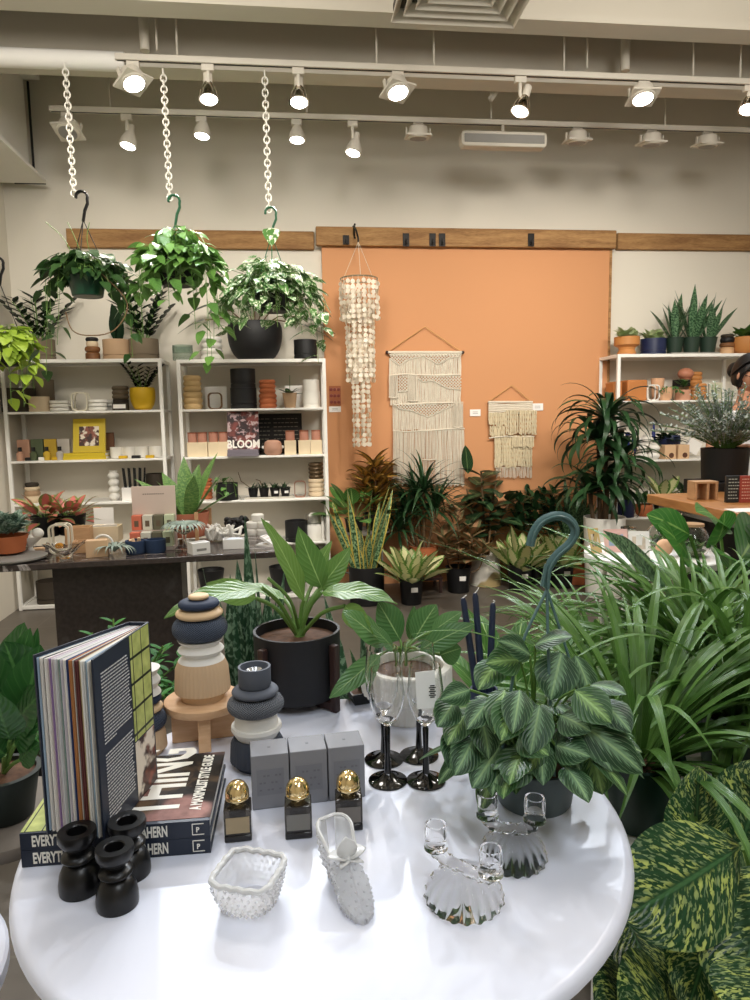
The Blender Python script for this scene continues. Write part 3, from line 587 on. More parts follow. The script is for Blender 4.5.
loop(S(82,z1[0],5.52),'white upright loop holder between two dish stacks',.115,.14,pm('ivory','ddd5c0',.6),.09)
planter(S(122,z1[0],5.6),'taupe and black stacked pot beside the mustard planter',.058,.085,DKBR,'cyl'); planter(S(122,z1[0]+.087,5.6),'taupe lidded pot on top of the dark pot',.062,.1,TAUPE,'ribs')
tag(MB().box((0,0,.027),(.105,.05,.054)).box((0,-.0258,.03),(.09,.001,.03),mi=1).obj('small_box',[DKBR,PAPER],loc=S(121,z1[0],5.475),bevel=.002),'small box with white label in front of taupe pot','box')
o=planter(S(144,z1[0],5.54),'mustard yellow planter with near-black feathery plant',.094,.17,MUST,'bowl','potted plant',name='potted_zz_plant'); soil(o,.08,.14); foliage(o,lambda vx,f,s: zz(vx,f,s,.14,9,.24,.026),[leafmat('raven_leaf','07090b','14181a',rough=.25,tr=.02)],31)
# ---- left unit, third shelf
for k,(px,c,nm) in enumerate(((22.5,'c99a80','pale pink'),(36,'566045','olive green'),(49.5,'c3a23a','mustard'),(62.5,'b9b2aa','light grey'))):
    m_=pm('box_'+nm.replace(' ','_'),c,.8); p=S(px,z1[1],5.56); o=tag(MB().box((0,0,.078),(.088,.05,.156)).obj('gift_box',m_,loc=p,bevel=.002),nm+' upright gift box on third shelf behind a bottle','box','gift boxes')
    b=thing('scent_bottle','small bottle with black cap before the %s gift box'%nm,'bottle',S(px-5,z1[1],5.49),group='scent bottles'); MB().lathe([(.0,0),(.024,0),(.026,.01),(.026,.055),(.011,.066),(.011,.07),(0,.07)],n=16).obj('bottle',pm('tinted_'+nm.replace(' ','_'),c,.15),b); MB().lathe([(0,.07),(.014,.07),(.014,.1),(0,.1)],n=12).obj('cap',BLK,b)
    tag(MB().box((0,0,.012),(.045,.04,.024)).obj('soap_tin',[BLK,PAPER,MUST,PAPER][k],loc=S(px+3.5,z1[1],5.49),bevel=.003),'little tin in front of the %s gift box'%nm,'tin','little tins')
YEL=pm('yellow_cover','c7ae22',.5,var=.05)
def flatbook(loc,w,d,h,mat,lab,grp=None,cat='book',name='book',rz=0):
    o=thing(name,lab,cat,loc,rz,grp); MB().box((0,0,h/2),(w-.008,d-.008,h-.005)).obj('pages',PAPER,o); m=MB().box((0,0,.0015),(w,d,.003)).box((0,0,h-.0015),(w,d,.003)).box((0,-d/2+.0015,h/2),(w,.003,h-.006)); m.obj('cover',mat,o); return o
zb=z1[1]
flatbook(S(86,zb,5.55),.31,.2,.024,YEL,'lower yellow book lying beneath the propped yellow book','yellow books'); flatbook(S(86,zb+.025,5.55),.3,.2,.024,YEL,'upper yellow book lying beneath the propped yellow book','yellow books')
t=NT('photo_collage'); f_=t.noise(14,detail=5); MC['photo_collage']=t.fin(t.bsdf(t.mix(t.ramp(f_,.47,.53),t.mix(t.ramp(t.noise(23),.45,.6),lin('3a1f1a'),lin('8a4a3a')),lin('e3d7c6')),.4)); COLL=MC['photo_collage']
bk_=thing('display_book','propped yellow cookbook with dark photo on its cover','book',S(87,zb+.05,5.52)); A=Matrix.Rotation(-.22,4,'X')
MB().box((0,.012,.128),(.228,.018,.255),M=A).obj('pages',PAPER,bk_); MB().box((0,.001,.13),(.235,.004,.26),M=A).box((0,.0235,.13),(.235,.004,.26),M=A).obj('cover',YEL,bk_); MB().box((0,-.0016,.125),(.145,.001,.15),M=A).obj('cover_photo',COLL,bk_)
tag(MB().box((0,0,.07),(.09,.012,.14)).box((0,-.0065,.07),(.075,.002,.12),mi=1).obj('small_sign',[pm('wood_sign','6b4530',.7),pm('sign_inset','7b543c',.7)],loc=S(107,zb+.055,5.7)),'little brown wooden sign leaning behind the yellow books','sign')
for px,l in((115,'leftmost white candle cup'),(127.5,'second white candle cup'),(140,'third white candle cup'),(154,'white candle cup nearest the shelf post')):
    o=thing('candle_cup',l+' on third shelf of left unit','candle',S(px,zb,5.55),group='white candle cups'); MB().lathe([(.04,0),(.048,.005),(.05,.085),(.046,.085),(.044,.06),(0,.06)],n=20).obj('cup',CERW,o); MB().lathe([(0,.062),(.043,.06)],n=16).obj('wax',MUST,o)
for px in(121,134,148): tag(MB().box((0,0,.011),(.06,.045,.022)).obj('yellow_tin',MUST if px!=134 else BLK,loc=S(px,zb,5.47),bevel=.003),'tiny flat box between candle cups, '+{121:'yellow',134:'black',148:'yellow beside the post'}[px],'box','tiny flat boxes')
# ---- left unit, fourth shelf
zb=z1[2]
totem(S(27,zb),'striped dark and beige turned stack behind red foliage',[(puck(.06,0,.05),BEIGE,'disc'),(puck(.058,.05,.09),TAN,'disc'),(puck(.056,.09,.12),BEIGE,'disc'),(puck(.05,.12,.15),DKBR,'cap')])
def beads(loc,lab,n,r,mat=CERW,name='candle_holder',cat='candle holder',grp=None):
    pf=[(0,0)]
    for k in range(n):
        for q in range(9): a=PI*q/8; pf.append((r*.55+r*.45*math.sin(a),r*1.25*(k+q/8)))
    h=r*1.25*n; pf+=[(r*.7,h+.001),(r*.75,h+.012),(r*.4,h+.012),(0,h+.004)]
    o=thing(name,lab,cat,loc,group=grp); MB().lathe(pf,n=20).obj('body',mat,o); return o
beads(S(110,zb),'white bubbly candle holder right of the red-leaved plants',4,.043)
bx=thing('incense_box','white box holding black tapers on fourth shelf','box',S(131,zb,5.53)); m=MB(); w,d,h=.17,.1,.1
for c,s_ in(((-w/2,0,h/2),(.005,d,h)),((w/2,0,h/2),(.005,d,h)),((0,-d/2,h/2),(w,.005,h)),((0,d/2,h/2),(w,.005,h)),((0,0,.003),(w,d,.006))): m.box(c,s_)
m.obj('box',PAPER,bx); vx=random.Random(4)
for k in range(9):
    x=-.064+.016*k; yy=5.53+.02*(-1)**k; tag(MB().tube([(S(131,zb)[0]+x,yy,zb+.008),(S(131,zb)[0]+x*1.3,yy*1.0+.006*(-1)**k,zb+.245)],[.0085,.006],8).obj('taper_candle',BLK),'slim black taper candle standing in the white box','candle','black tapers in white box')
planter(S(152,zb,5.66),'dark brown cylinder planter on fourth shelf near post',.07,.19,DKBR,'cyl'); planter(S(150.5,zb,5.52),'low dark brown tray planter before the tall dark one',.07,.075,DKBR,'band')
planter(S(38,z1[4],5.56),'dark brown banded planter on the bottom shelf behind counter',.1,.17,DKBR,'band')
# ---- middle unit, top
planter(S(186,h2,5.5),'clear glass pot with trailing vine on middle unit top',.075,.11,glassmat('pale_glass','dfe8e4',.05),'band','planter'); planter(S(215,h2,5.52),'lower white round-shouldered planter on unit top',.082,.085,CERW,'ribs'); planter(S(215,h2+.086,5.52),'upper white planter stacked on white planter',.078,.085,CERW,'ribs')
o=planter(S(258,h2,5.585),'large black bowl planter with split-leaf plant on unit top',.21,.285,BLK,'bowl','potted plant',n=40,name='potted_monstera'); soil(o,.17,.23)
def mons(vx,f,s):
    for th,e,l,w in((.1,.75,.44,.36),(.35,.35,.42,.32),(-.15,.2,.36,.3),(3.0,.55,.42,.24),(2.4,.8,.4,.22),(4.3,.9,.4,.24),(5.2,.7,.45,.26),(1.5,1.1,.42,.24),(3.5,.25,.4,.24)):
        d=V((math.cos(th)*math.cos(e),math.sin(th)*math.cos(e)*.6,math.sin(e))); q=d*l; s.tube([(0,0,.22),q*.5+V((0,0,.27)),q+V((0,0,.2))],.005,5); leaf(f,q+V((0,0,.2)),(d.x*1.2,-.35,-.45),w,w*.85,'heart',.4,.08,16,5,cut=.45 if w>.28 else 0)
foliage(o,mons,[L_FICUS],41,BROWN_STEM)
planter(S(307.5,h2,5.5),'small black planter at right end of middle unit top',.088,.145,BLK,'band')
# ---- middle unit, second
zb=z2[0]
YELW=pm('bamboo','c9aa78',.7); stack2(S(194,zb),('lower straw-coloured ribbed pot on second shelf left','upper straw-coloured ribbed pot stacked at second shelf left'),.074,.135,YELW,'ribs')
loop(S(216,zb,5.5),'small brass-rimmed frame mug on second shelf',.105,.125,pm('bronze','6b4f36',.35,.7),.06); tag(MB().box((0,0,.09),(.17,.006,.18)).obj('white_card',PAPER,loc=S(217,zb,5.7)),'white card leaning behind the brass frame mug','card')
stack2(S(244.5,zb),('lower black planter of the black pair, second shelf','upper black planter of the black pair, second shelf'),.1,.16,BLK,'band',r2=.095)
stack2(S(268.5,zb),('lower terracotta ribbed pot of second shelf pair','upper terracotta ribbed pot of second shelf pair'),.07,.115,TERRA,'ribs')
o=planter(S(290.5,zb,5.5),'small succulent in bark-brown pot before a white card',.056,.115,TAN,'taper','potted plant',name='potted_succulent'); soil(o,.05,.1); foliage(o,lambda vx,f,s:[fan(vx,f,(0,0,.1),7,.09,.045,'oval',(.1,.9),(.1,.6),.2),s.tube([(0,0,.1),(.005,0,.25)],.002,4)],[L_FICUS],43); tag(MB().box((0,0,.09),(.14,.006,.18)).obj('white_card',PAPER,loc=S(295,zb,5.7)),'white card leaning behind the small succulent','card')
planter(S(312,zb),'lower white tumbler at right end of second shelf',.07,.125,CERW,'band'); planter(S(312,zb+.126),'upper white tumbler with lid at second shelf right',.062,.09,CERW,'cyl')
# ---- middle unit, third
zb=z2[1]; PINKC=pm('pink_candle_glass','c9907c',.25,var=.05); COPPER=pm('copper_lid','a96a4e',.3,.6); CREAMB=pm('cream_box','e2cfae',.8,var=.03)
for i,px in enumerate((191.5,201.5,212.5,222.5,289.5,303.5,315.5)):
    pos=('leftmost','second from left','third from left','fourth from left','first right of the black signs','second from shelf end on right','at the right shelf post')[i]
    tag(MB().box((0,0,.055),(.076 if i<4 else .09,.075,.11)).obj('candle_box',CREAMB,loc=S(px,zb,5.5),bevel=.002),'cream candle carton on third shelf, '+pos,'box','cream candle cartons')
    c=thing('pink_candle','copper-rimmed pink candle on its carton, '+pos,'candle',S(px,zb+.1105,5.5),group='pink candles on cartons'); MB().lathe([(0,0),(.034,0),(.036,.004),(.036,.066),(0,.066)],n=20).obj('candle_glass',PINKC,c); MB().lathe([(.0,.066),(.037,.066),(.037,.076),(0,.076)],n=20).obj('lid',COPPER,c)
flatbook(S(242.5,zb,5.5),.235,.2,.024,pm('grey_cover','77707a',.5),'lower grey book under the floral display book'); flatbook(S(242.5,zb+.025,5.5),.23,.2,.024,MC['grey_cover'],'upper grey book under the floral display book')
t=NT('floral_cover'); f_=t.noise(26,detail=4); g_=t.noise(11); MC['floral']=t.fin(t.bsdf(t.mix(t.ramp(f_,.5,.58),t.mix(t.ramp(g_,.4,.6),lin('2c1518'),lin('8c4038')),t.mix(g_,lin('b98a9a'),lin('dccfc6'))),.4))
bk_=thing('display_book','dark floral hardback standing on two grey books','book',S(242.5,zb+.05,5.46)); A=Matrix.Rotation(-.12,4,'X')
MB().box((0,.012,.145),(.228,.018,.284),M=A).obj('pages',PAPER,bk_); MB().box((0,.001,.145),(.236,.004,.29),M=A).box((0,.0235,.145),(.236,.004,.29),M=A).obj('cover',MC['floral'],bk_)
TXW=pm('ink_white','f1ede4',.6,var=.01); RX=Matrix.Rotation(PI/2,4,'X'); text('BLOOM',.085,TXW,bk_.children[1],A@V((0,-.002,.012)),(A@RX),.85,.0025,align='CENTER')
CHALK=pm('chalkboard','1f1d1b',.8,var=.2)
for px,w,l in((262,.13,'left black framed text board behind the pink jar'),(286,.25,'right black framed text board behind the pink jar')):
    sg=thing('chalk_sign',l,'sign',S(px,zb+.11 if 0 else zb,5.68)); hh=.32; A=Matrix.Rotation(-.06,4,'X'); bd_=MB().box((0,0,hh/2),(w,.012,hh),M=A).obj('board',CHALK,sg,bevel=.002)
    for r_ in range(6):
        m=MB(); x=-w*.4
        while x<w*.35: q=random.Random(r_*31+int(x*1000)).uniform(.015,.035); m.box((x+q/2,-.0065,hh*.87-r_*.032),(q,.001,.006),M=A); x+=q+.008
        m.obj('text_line',pm('chalk_marks','7a7468',.9),bd_)
o=thing('round_jar','dusty pink round jar in front of black boards','jar',S(272,zb,5.5)); MB().lathe([(.05,0),(.068,.02),(.072,.06),(.062,.1),(.04,.115),(0,.118)],n=24).obj('body',pm('dusty_pink','b58a74',.6),o); [MB().ball((s_*.075,0,.06),.012).obj('handle',CERW,o) for s_ in(-1,1)]
for px,l in((262,'left'),(281,'right')): planter(S(px,zb,5.6),'small clear glass tumbler %s of the pink jar'%l,.045,.09,CLEAR,'cyl','glass',name='glass_tumbler')
# ---- middle unit, fourth
zb=z2[2]
o=planter(S(224,zb,5.5),'black pot with few round leaves on fourth shelf',.085,.13,BLK,'cyl','potted plant',name='potted_plant'); soil(o,.07,.11); foliage(o,lambda vx,f,s:[hang(vx,f,s,None,[(0,0,.1),(.05*math.cos(a),-.07,.17),(.07*math.cos(a),-.1,.1),(.08*math.cos(a),-.1,.03)],4,.055,.04,'heart',.02) for a in(.3,1.5,2.8)],[L_GREEN],44)
tr=thing('pot_tray','clear tray under four small black pots on fourth shelf','tray',S(267,zb,5.52)); MB().box((0,0,.004),(.38,.12,.006)).box((0,-.06,.008),(.38,.004,.014)).obj('tray',pm('tray_grey','b7b3a8',.2),tr)
for i,px in enumerate((250.5,261.5,272.5,283)):
    pos=('leftmost','second','third','rightmost')[i]; o=thing('potted_succulent','tiny trailing succulent in black pot, %s on the tray'%pos,'potted plant',S(px,zb+.008,5.52),group='tray of small succulents')
    MB().lathe(pprof(.04,.03,.075),n=16).obj('pot',NURS,o); soil(o,.036,.066)
    def sc_f(vx,f,s):
        for k in range(26):
            th=vx.uniform(0,6.28); e=vx.uniform(.1,1.2); l=vx.uniform(.035,.07); leaf(f,(vx.uniform(-.025,.025),vx.uniform(-.025,.025),.065),(math.cos(th)*math.cos(e),math.sin(th)*math.cos(e),math.sin(e)),l,.014,'lance',.6,.3,4)
        if i in(0,1): s.tube([(0,0,.06),(-.03-.06*(1-i),0,.13),(-.06-.05*(1-i),0,.2-.06*i)],.003,4)
    foliage(o,sc_f,[L_FICUS],50+i,BROWN_STEM)
    if i>1: MB().box((0.01,-.036,.04),(.03,.002,.02)).obj('price_tag',PAPER,o)
loop(S(298,zb,5.52),'pinkish metal frame mug at right of the succulent tray',.092,.13,pm('rose_metal','b08a78',.3,.6),.06)
stack2(S(314.5,zb),('lower beige ribbed pot at fourth shelf end','upper bronze patterned pot stacked at fourth shelf end'),.065,.14,BEIGE,'ribs')
COL_=[o for o in bpy.data.objects if o.get('label','').startswith('upper bronze')][0]; COL_.children[0].data.materials[0]=pm('bronze_glaze','5b4a35',.35,.4,var=.5,sc_=60)
planter(S(203,zb,5.6),'small terracotta pot behind the broad snake plant',.05,.16,TERRA,'ribs')
# ---- middle unit, lower
zb=z2[3]; planter(S(293,zb,5.5),'black banded planter on lower shelf of middle unit',.088,.16,BLK,'band')
o=thing('lidded_canister','white canister with glass top at lower shelf end','canister',S(311.5,zb,5.54)); MB().lathe([(.07,0),(.075,.01),(.075,.11),(.06,.13),(0,.13)],n=24).obj('body',CERW,o); MB().ring([(.068,.115),(.068,.2),(.064,.2),(.064,.115)],n=24).obj('glass_sleeve',CLEAR,o); MB().lathe([(0,.135),(.05,.135),(.05,.19),(.03,.21),(0,.21)],n=20).obj('lid',CERW,o)
tag(MB().lathe([(0,0),(.016,0),(.012,.05),(.014,.1),(.006,.19),(0,.2)],n=12).obj('white_taper',CERW,loc=S(320,zb,5.475)),'white pointed taper beside the canister','candle')
zb=z2[4]
for px,l in((204,'black storage pot with tag on floor shelf, left one'),(277,'black storage pot on floor shelf, behind big leaves')): planter(S(px,zb+.008,5.58),l,.105,.2,BLK,'taper')
o=planter(S(314,zb+.008,5.56),'white pot with dark red and green leaves at shelf foot',.1,.12,CERW,'cyl','potted plant',name='potted_plant'); soil(o,.09,.1); foliage(o,lambda vx,f,s: fan(vx,f,(0,0,.1),22,.17,.06,'lance',(.3,1.4),(.2,.8),.2,stem=s,pet=.1),[L_CAL],61)
# ---- right unit
def smallpot(px,z,lab,r,h,mat,style,fn,lm,seed,Y=5.54,name='potted_plant'):
    o=planter(S(px,z,Y),lab,r,h,mat,style,'potted plant',name=name); soil(o,r*.85,h*.85); foliage(o,fn,[lm],seed); return o
def tuft(z,n,L,W,rad): return lambda vx,f,s:[leaf(f,(vx.uniform(-rad,rad)*.6,vx.uniform(-rad,rad)*.6,z+vx.uniform(0,.05)),(math.cos(k*2.4),math.sin(k*2.4),vx.uniform(.1,1.6)),L*vx.uniform(.7,1.2),W,'oval',.6,.2,5) for k in range(n)]
smallpot(625,h3,'pale leafy plant in orange footed pot on right unit',.1,.145,pm('orange_wood','c08247',.6,var=.15,sc_=5),'urn',tuft(.12,70,.075,.045,.1),L_PEP,71); smallpot(651,h3,'pale leafy plant in navy pot on right unit',.1,.13,NAVY,'band',tuft(.11,65,.075,.045,.1),L_PEP,72)
tr=thing('plant_tray','thin dark tray under three green nursery pots','tray',S(688,h3,5.52)); MB().box((0,0,.006),(.42,.17,.01)).obj('tray',GREY,tr,bevel=.003)
for i,px in enumerate((672,688.5,705)):
    o=thing('potted_snake_plant','snake plant in dark green pot, %s of three on the tray'%('left','middle','right')[i],'potted plant',S(px,h3+.011,5.52),group='snake plants on the right unit'); MB().lathe(pprof(.072,.055,.125,lip=.004),n=20).obj('pot',pm('dark_green_pot','223529',.5),o); soil(o,.064,.11)
    foliage(o,lambda vx,f,s: fan(vx,f,(0,0,.1),9+i%2*3,.33+.08*(i==1),.06,'sword',(.95,1.5),(-.05,.25),.25,7,3,.03,.6),[L_SNAKE],80+i)
totem(S(724,h3),'wood and black banded turned stack on right unit top',[([(0,0),(.055,0),(.055,.05),(.045,.06),(0,.06)],OAK,'base'),(puck(.06,.06,.095),MC['walnut_turned'],'disc'),(puck(.056,.095,.14),BLK,'disc'),(puck(.052,.14,.165),DKBR,'cap')])
smallpot(742,h3,'pale vine in wide amber wooden pot at frame edge',.11,.14,MC['orange_wood'],'bowl',tuft(.12,60,.1,.06,.1),L_POTH,73)
zb=z3[0]
tag(MB().box((0,0,.085),(.17,.17,.17)).obj('wooden_crate_box',pm('caramel_wood','b8763f',.6,var=.1),loc=S(632,zb),bevel=.012),'caramel wooden cube pot right of the shelf post','planter'); tag(MB().box((0,0,.08),(.08,.16,.16)).obj('wooden_crate_box',MC['caramel_wood'],loc=S(613,zb,5.6),bevel=.012),'caramel wooden cube pot left of the shelf post','planter')
loop(S(650.5,zb,5.5),'white loop holder on right unit second shelf',.11,.13,CERW,.08)
planter(S(656.5,zb,5.68),'tilted peach cup at the back of second shelf',.055,.19,PEACH,'taper')
smallpot(664.5,zb,'peach pot with trailing string succulent on second shelf',.062,.105,PEACH,'taper',lambda vx,f,s:[hang(vx,f,s,None,[(0,0,.09),(.05*math.cos(a),-.06,.11),(.1*math.cos(a),-.09,.06)],7,.03,.022,'oval',.01) for a in(0,.8,2,3,-.4)],L_RUB,74,5.5)
smallpot(682,zb,'pink cube-like pot with black saucer and rosette on top',.06,.085,pm('pink_clay','c79478',.8),'cyl',tuft(.1,20,.06,.04,.04),L_RUB,75,5.5); planter(S(680,zb+.115,5.6),'black pot behind the pink pot on second shelf',.07,.055,BLK,'cyl'); planter(S(680,zb,5.66),'beige base pot under the black one',.06,.11,BEIGE,'cyl')
tag(MB().ball((0,0,.05),.06,14,10,(1.1,1,.8)).lathe([(0,0),(.04,0),(.045,.01),(0,.012)],n=14).obj('turned_mushroom',pm('rose_wood','b87a5f',.5),loc=S(684,zb+.171,5.6)),'rounded rosy wooden ornament on the black pot','ornament')
stack2(S(697.5,zb,5.52),('lower honey ribbed pot on right unit second shelf','middle honey ribbed pot on right unit second shelf'),.068,.07,MC['orange_wood'],'ribs'); planter(S(692.5,zb,5.7),'honey ribbed pot at back of second shelf',.066,.24,MC['orange_wood'],'ribs')
tag(MB().box((0,0,.07),(.115,.02,.14)).box((0,-.011,.07),(.09,.002,.11),mi=1).obj('picture_card',[pm('pale_card','c9c7b0',.7),pm('pale_inset','b7b8a0',.7)],loc=S(714,zb,5.55)),'pale green framed card right of honey pots','card')
zb=z3[1]; NAVC=pm('navy_wax','1b2a6b',.45,var=.1)
for k,px in enumerate((622,628,634.5)): tag(MB().lathe([(0,0),(.019,0),(.019,.22),(0,.224)],n=14).obj('pillar_candle',NAVC,loc=S(px,zb,5.66)),'navy pillar candle, %s of three by the shelf post'%('left','middle','right')[k],'candle','navy pillar candles')
tag(MB().lathe([(0,0),(.036,0),(.034,.01),(.006,.3),(0,.305)],n=16).obj('cone_candle',NAVC,loc=S(654,zb+0,5.72)),'tall navy cone candle at centre of third shelf','candle')
tag(MB().box((0,0,.085),(.05,.04,.17)).obj('white_box',PAPER,loc=S(641,zb,5.72)),'tall white box between navy candles','box')
tag(MB().box((0,0,.05),(.1,.07,.1)).obj('peach_box',PEACH,loc=S(627,zb,5.5),bevel=.003),'peach box in front of navy pillar candles','box')
for px,Y,n_,l in((642.5,5.5,2,'white bubbly candle holder, left of three'),(648,5.6,3,'taller white bubbly candle holder at the back'),(654.5,5.48,2,'white bubbly candle holder beside the kraft boxes')): beads(S(px,zb,Y),l,n_,.05)
for px,l in((668.5,'left kraft box with dark emblem'),(682,'right kraft box with dark emblem')):
    o=thing('kraft_box',l+' on third shelf of right unit','box',S(px,zb,5.5)); MB().box((0,0,.058),(.098,.09,.116)).obj('carton',KRAFT,o,bevel=.002); MB().lathe([(0,0),(.022,0),(.022,.001)],n=20,M=Matrix.Translation((.01,-.0452,.03))@Matrix.Rotation(PI/2,4,'X')).obj('emblem',pm('dark_emblem','5b3a2a',.7),o)
smallpot(670,zb,'dark round pot with glossy leaves on third shelf',.09,.19,NAVY,'bowl',lambda vx,f,s: fan(vx,f,(-.03,-.02,.15),22,.13,.05,'lance',(-.1,1.),(.4,1.4),.15,spread=.05),L_ZZ,76,5.68)
tag(MB().box((0,0,.055),(.12,.02,.11),M=Matrix.Rotation(.5,4,'Y')).obj('tilted_card',PAPER,loc=S(691,zb+.045,5.6)),'white card tilted beside the round dark pot','card')
zb=z3[2]
smallpot(627,zb,'navy pot with small leaves on low shelf of right unit',.075,.15,NAVY,'cyl',tuft(.13,26,.09,.045,.05),L_RUB,77,5.5); smallpot(646,zb,'orange clay pot with small leaves on low shelf',.072,.1,TERRA,'bowl',tuft(.1,24,.09,.045,.05),L_RUB,78,5.5)
smallpot(666,zb,'black pot with broad cream-edged leaves on low shelf',.085,.13,NURS,'taper',lambda vx,f,s: fan(vx,f,(0,0,.11),10,.17,.09,'oval',(.3,1.2),(.3,.8),.15,stem=s,pet=.06),L_CREAM,79,5.5); smallpot(690,zb,'black pot with dark broad leaves under the wooden counter edge',.08,.13,NURS,'taper',lambda vx,f,s: fan(vx,f,(0,0,.11),10,.18,.08,'oval',(.3,1.2),(.3,.8),.15,stem=s,pet=.06),L_FICUS,70,5.5)
# ---------------- things hung on the panel ----------------
PEARL=leafmat('shell_disc','f2ead8','fffaf0',rough=.2,tr=.45,vs_=0.)
Yc=5.45; c0=ony(359,279,Yc); kc=Yc/700*.985
ch=thing('shell_chandelier','pale shell disc chandelier hanging before the orange panel','chandelier',(c0.x,Yc,c0.z))
hk_=ony(353,224,5.6); q=V((hk_.x-c0.x,.12,hk_.z-c0.z))
MB().tube(arc((0,0,0),.14,0,2*PI,24,'xy')[:-1],.006,6,closed=True).obj('top_ring',pm('ring_metal','a99a80',.4,.6),ch)
for k in range(3): MB().tube([(.14*math.cos(k*2.1+.5),.14*math.sin(k*2.1+.5),0),(0,0,ht((c0.x,Yc,0),242)-c0.z)],.0018,4).obj('cord',CORD,ch)
top=ht((c0.x,Yc,0),242)-c0.z
MB().tube([(0,0,top),(0,.0,top+.03)]+[V((0,0,top+.03)).lerp(V((-.02,.2,top+.16)),i/3)+V((0,0,.03*math.sin(i))) for i in range(1,4)],.007,6).tube(arc((-.01,.16,top+.12),.05,-1.5,2.,8,'yz'),.008,6).obj('s_hook',IRON,ch)
vx=random.Random(8)
for nm,r0,ya,yb_,ns in(('upper_tier',.145,281,320,22),('inner_tier',.105,300,382,15),('lower_tier',.066,340,446,9)):
    m=MB(); z0=ht((c0.x,Yc,0),ya)-c0.z; z1_=ht((c0.x,Yc,0),yb_)-c0.z; nd=max(3,int((z0-z1_)/.036))
    for i in range(ns):
        th=2*PI*i/ns
        m.tube([(r0*math.cos(th),r0*math.sin(th),0 if nm=='upper_tier' else z0),(r0*math.cos(th),r0*math.sin(th),z1_)],.0012,3)
        for k in range(nd):
            A=Matrix.Translation((r0*math.cos(th),r0*math.sin(th),z0-(k+.5)*(z0-z1_)/nd-vx.uniform(0,.01)))@Matrix.Rotation(th+vx.uniform(-.9,.9)+PI/2,4,'Z')@Matrix.Rotation(PI/2+vx.uniform(-.15,.15),4,'X')
            m.lathe([(0,-.0008),(.0175,-.0008),(.0175,.0008),(0,.0008)],n=10,M=A)
            for j in range(len(m.r)-40,len(m.r)): m.r[j]=vx.random()
    m.obj(nm,PEARL,ch)
def zq(zx,zy,off=0.): # a spot of the macrame on the panel
    p=ony(375+zx/4.1667,320+zy/4.1667,5.73); return V((p.x,5.735-off,p.z))
class Mac:
    def __init__(s,lab,cx,cy): s.o=zq(cx,cy); s.r=thing('macrame_hanging',lab,'wall hanging',s.o); s.vx=random.Random(cx)
    def p(s,x,y,off=0): return zq(x,y,off)-s.o
    def rope(s,m,pts,r=.007,off=.012): m.tube([s.p(x,y,off) for x,y in pts],r,6)
    def fringe(s,m,x0,x1,y0f,y1f,step,off,r=.0036,bump=0):
        x=x0
        while x<=x1:
            y0=y0f(x) if callable(y0f) else y0f; y1=(y1f(x) if callable(y1f) else y1f)+s.vx.uniform(-6,6); n=max(2,int((y1-y0)/(9 if bump else 50))); xx=x; pts=[];rs=[]
            for k in range(n+1):
                t=k/n; pts.append(s.p(xx+s.vx.uniform(-1.2,1.2),y0+(y1-y0)*t,off+s.vx.uniform(0,.004))); rs.append(r*(1+bump*(k%2)))
            m.tube(pts,rs,5); x+=step*s.vx.uniform(.85,1.15)
    def lattice(s,m,x0,x1,y0,yb,step=13,off=.016,r=.0035):
        for sg in(1,-1):
            x=x0-400 if sg>0 else x0
            while x<(x1+0 if sg>0 else x1+400):
                pts=[]
                for k in range(60):
                    yy=y0+k*3; xq=x+sg*k*3
                    if x0<=xq<=x1 and yy<=yb(xq): pts.append(s.p(xq,yy,off))
                    elif pts: break
                if len(pts)>1: m.tube(pts,r,5)
                x+=step
def interp(pts):
    def f(x):
        for (a,b),(c,d) in zip(pts,pts[1:]):
            if a<=x<=c: return b+(d-b)*(x-a)/(c-a)
        return pts[0][1] if x<pts[0][0] else pts[-1][1]
    return f
M1=Mac('large cream knotted macrame hanging with layered fringes','' or 208,135)
MB().tube([M1.p(50,135,.012),M1.p(365,135,.012)],.011,10).obj('dowel',CORD,M1.r); MB().tube([M1.p(50,135),M1.p(208,28),M1.p(365,135)],.004,5).obj('hanging_cord',pm('jute','c99a62',.9),M1.r); [MB().ball(M1.p(x,135,.012),.014).obj('dowel_cap',DARKW,M1.r) for x in(50,365)]
wav=interp([(60,160),(100,190),(140,165),(200,150),(260,185),(310,160),(358,150)]); tri2=interp([(170,240),(200,258),(240,252),(300,285),(358,290)]); tri3=interp([(75,352),(105,372),(150,378),(220,405),(290,372),(330,352)])
m=MB(); M1.fringe(m,60,358,wav,232,3.9,.004,.0042); M1.fringe(m,66,171,lambda x:300 if 96<x<136 else 232,352,4,.003,.0042); M1.fringe(m,172,358,tri2,352,4,.003,.0042); M1.fringe(m,76,330,tri3,460,4,.003,.0042); M1.fringe(m,331,366,352,460,4,.003,.0042); M1.obj=m.obj('fringe',CORD,M1.r)
for ar in((62,358,140,wav),(172,358,234,tri2),(96,136,234,lambda x:300),(78,330,352,tri3)): m=MB(); M1.lattice(m,*ar,off=.02,r=.0042); m.obj('lattice_knots',CORD,M1.r)
m=MB()
for pts in([(60,145),(358,145)],[(x,wav(x)) for x in range(62,358,8)],[(58,232),(120,226),(240,231),(358,228)],[(x,tri2(x)) for x in range(172,358,8)],[(76,352),(150,350),(240,346),(332,344)],[(x,tri3(x)) for x in range(78,330,8)],[(96,300),(136,296)],[(74,460),(130,466),(220,460),(300,455),(372,452)]): M1.rope(m,pts)
for x in range(66,358,9): m.ball(M1.p(x,147,.016),.008,6,4)
m.obj('cord_row',CORD,M1.r)
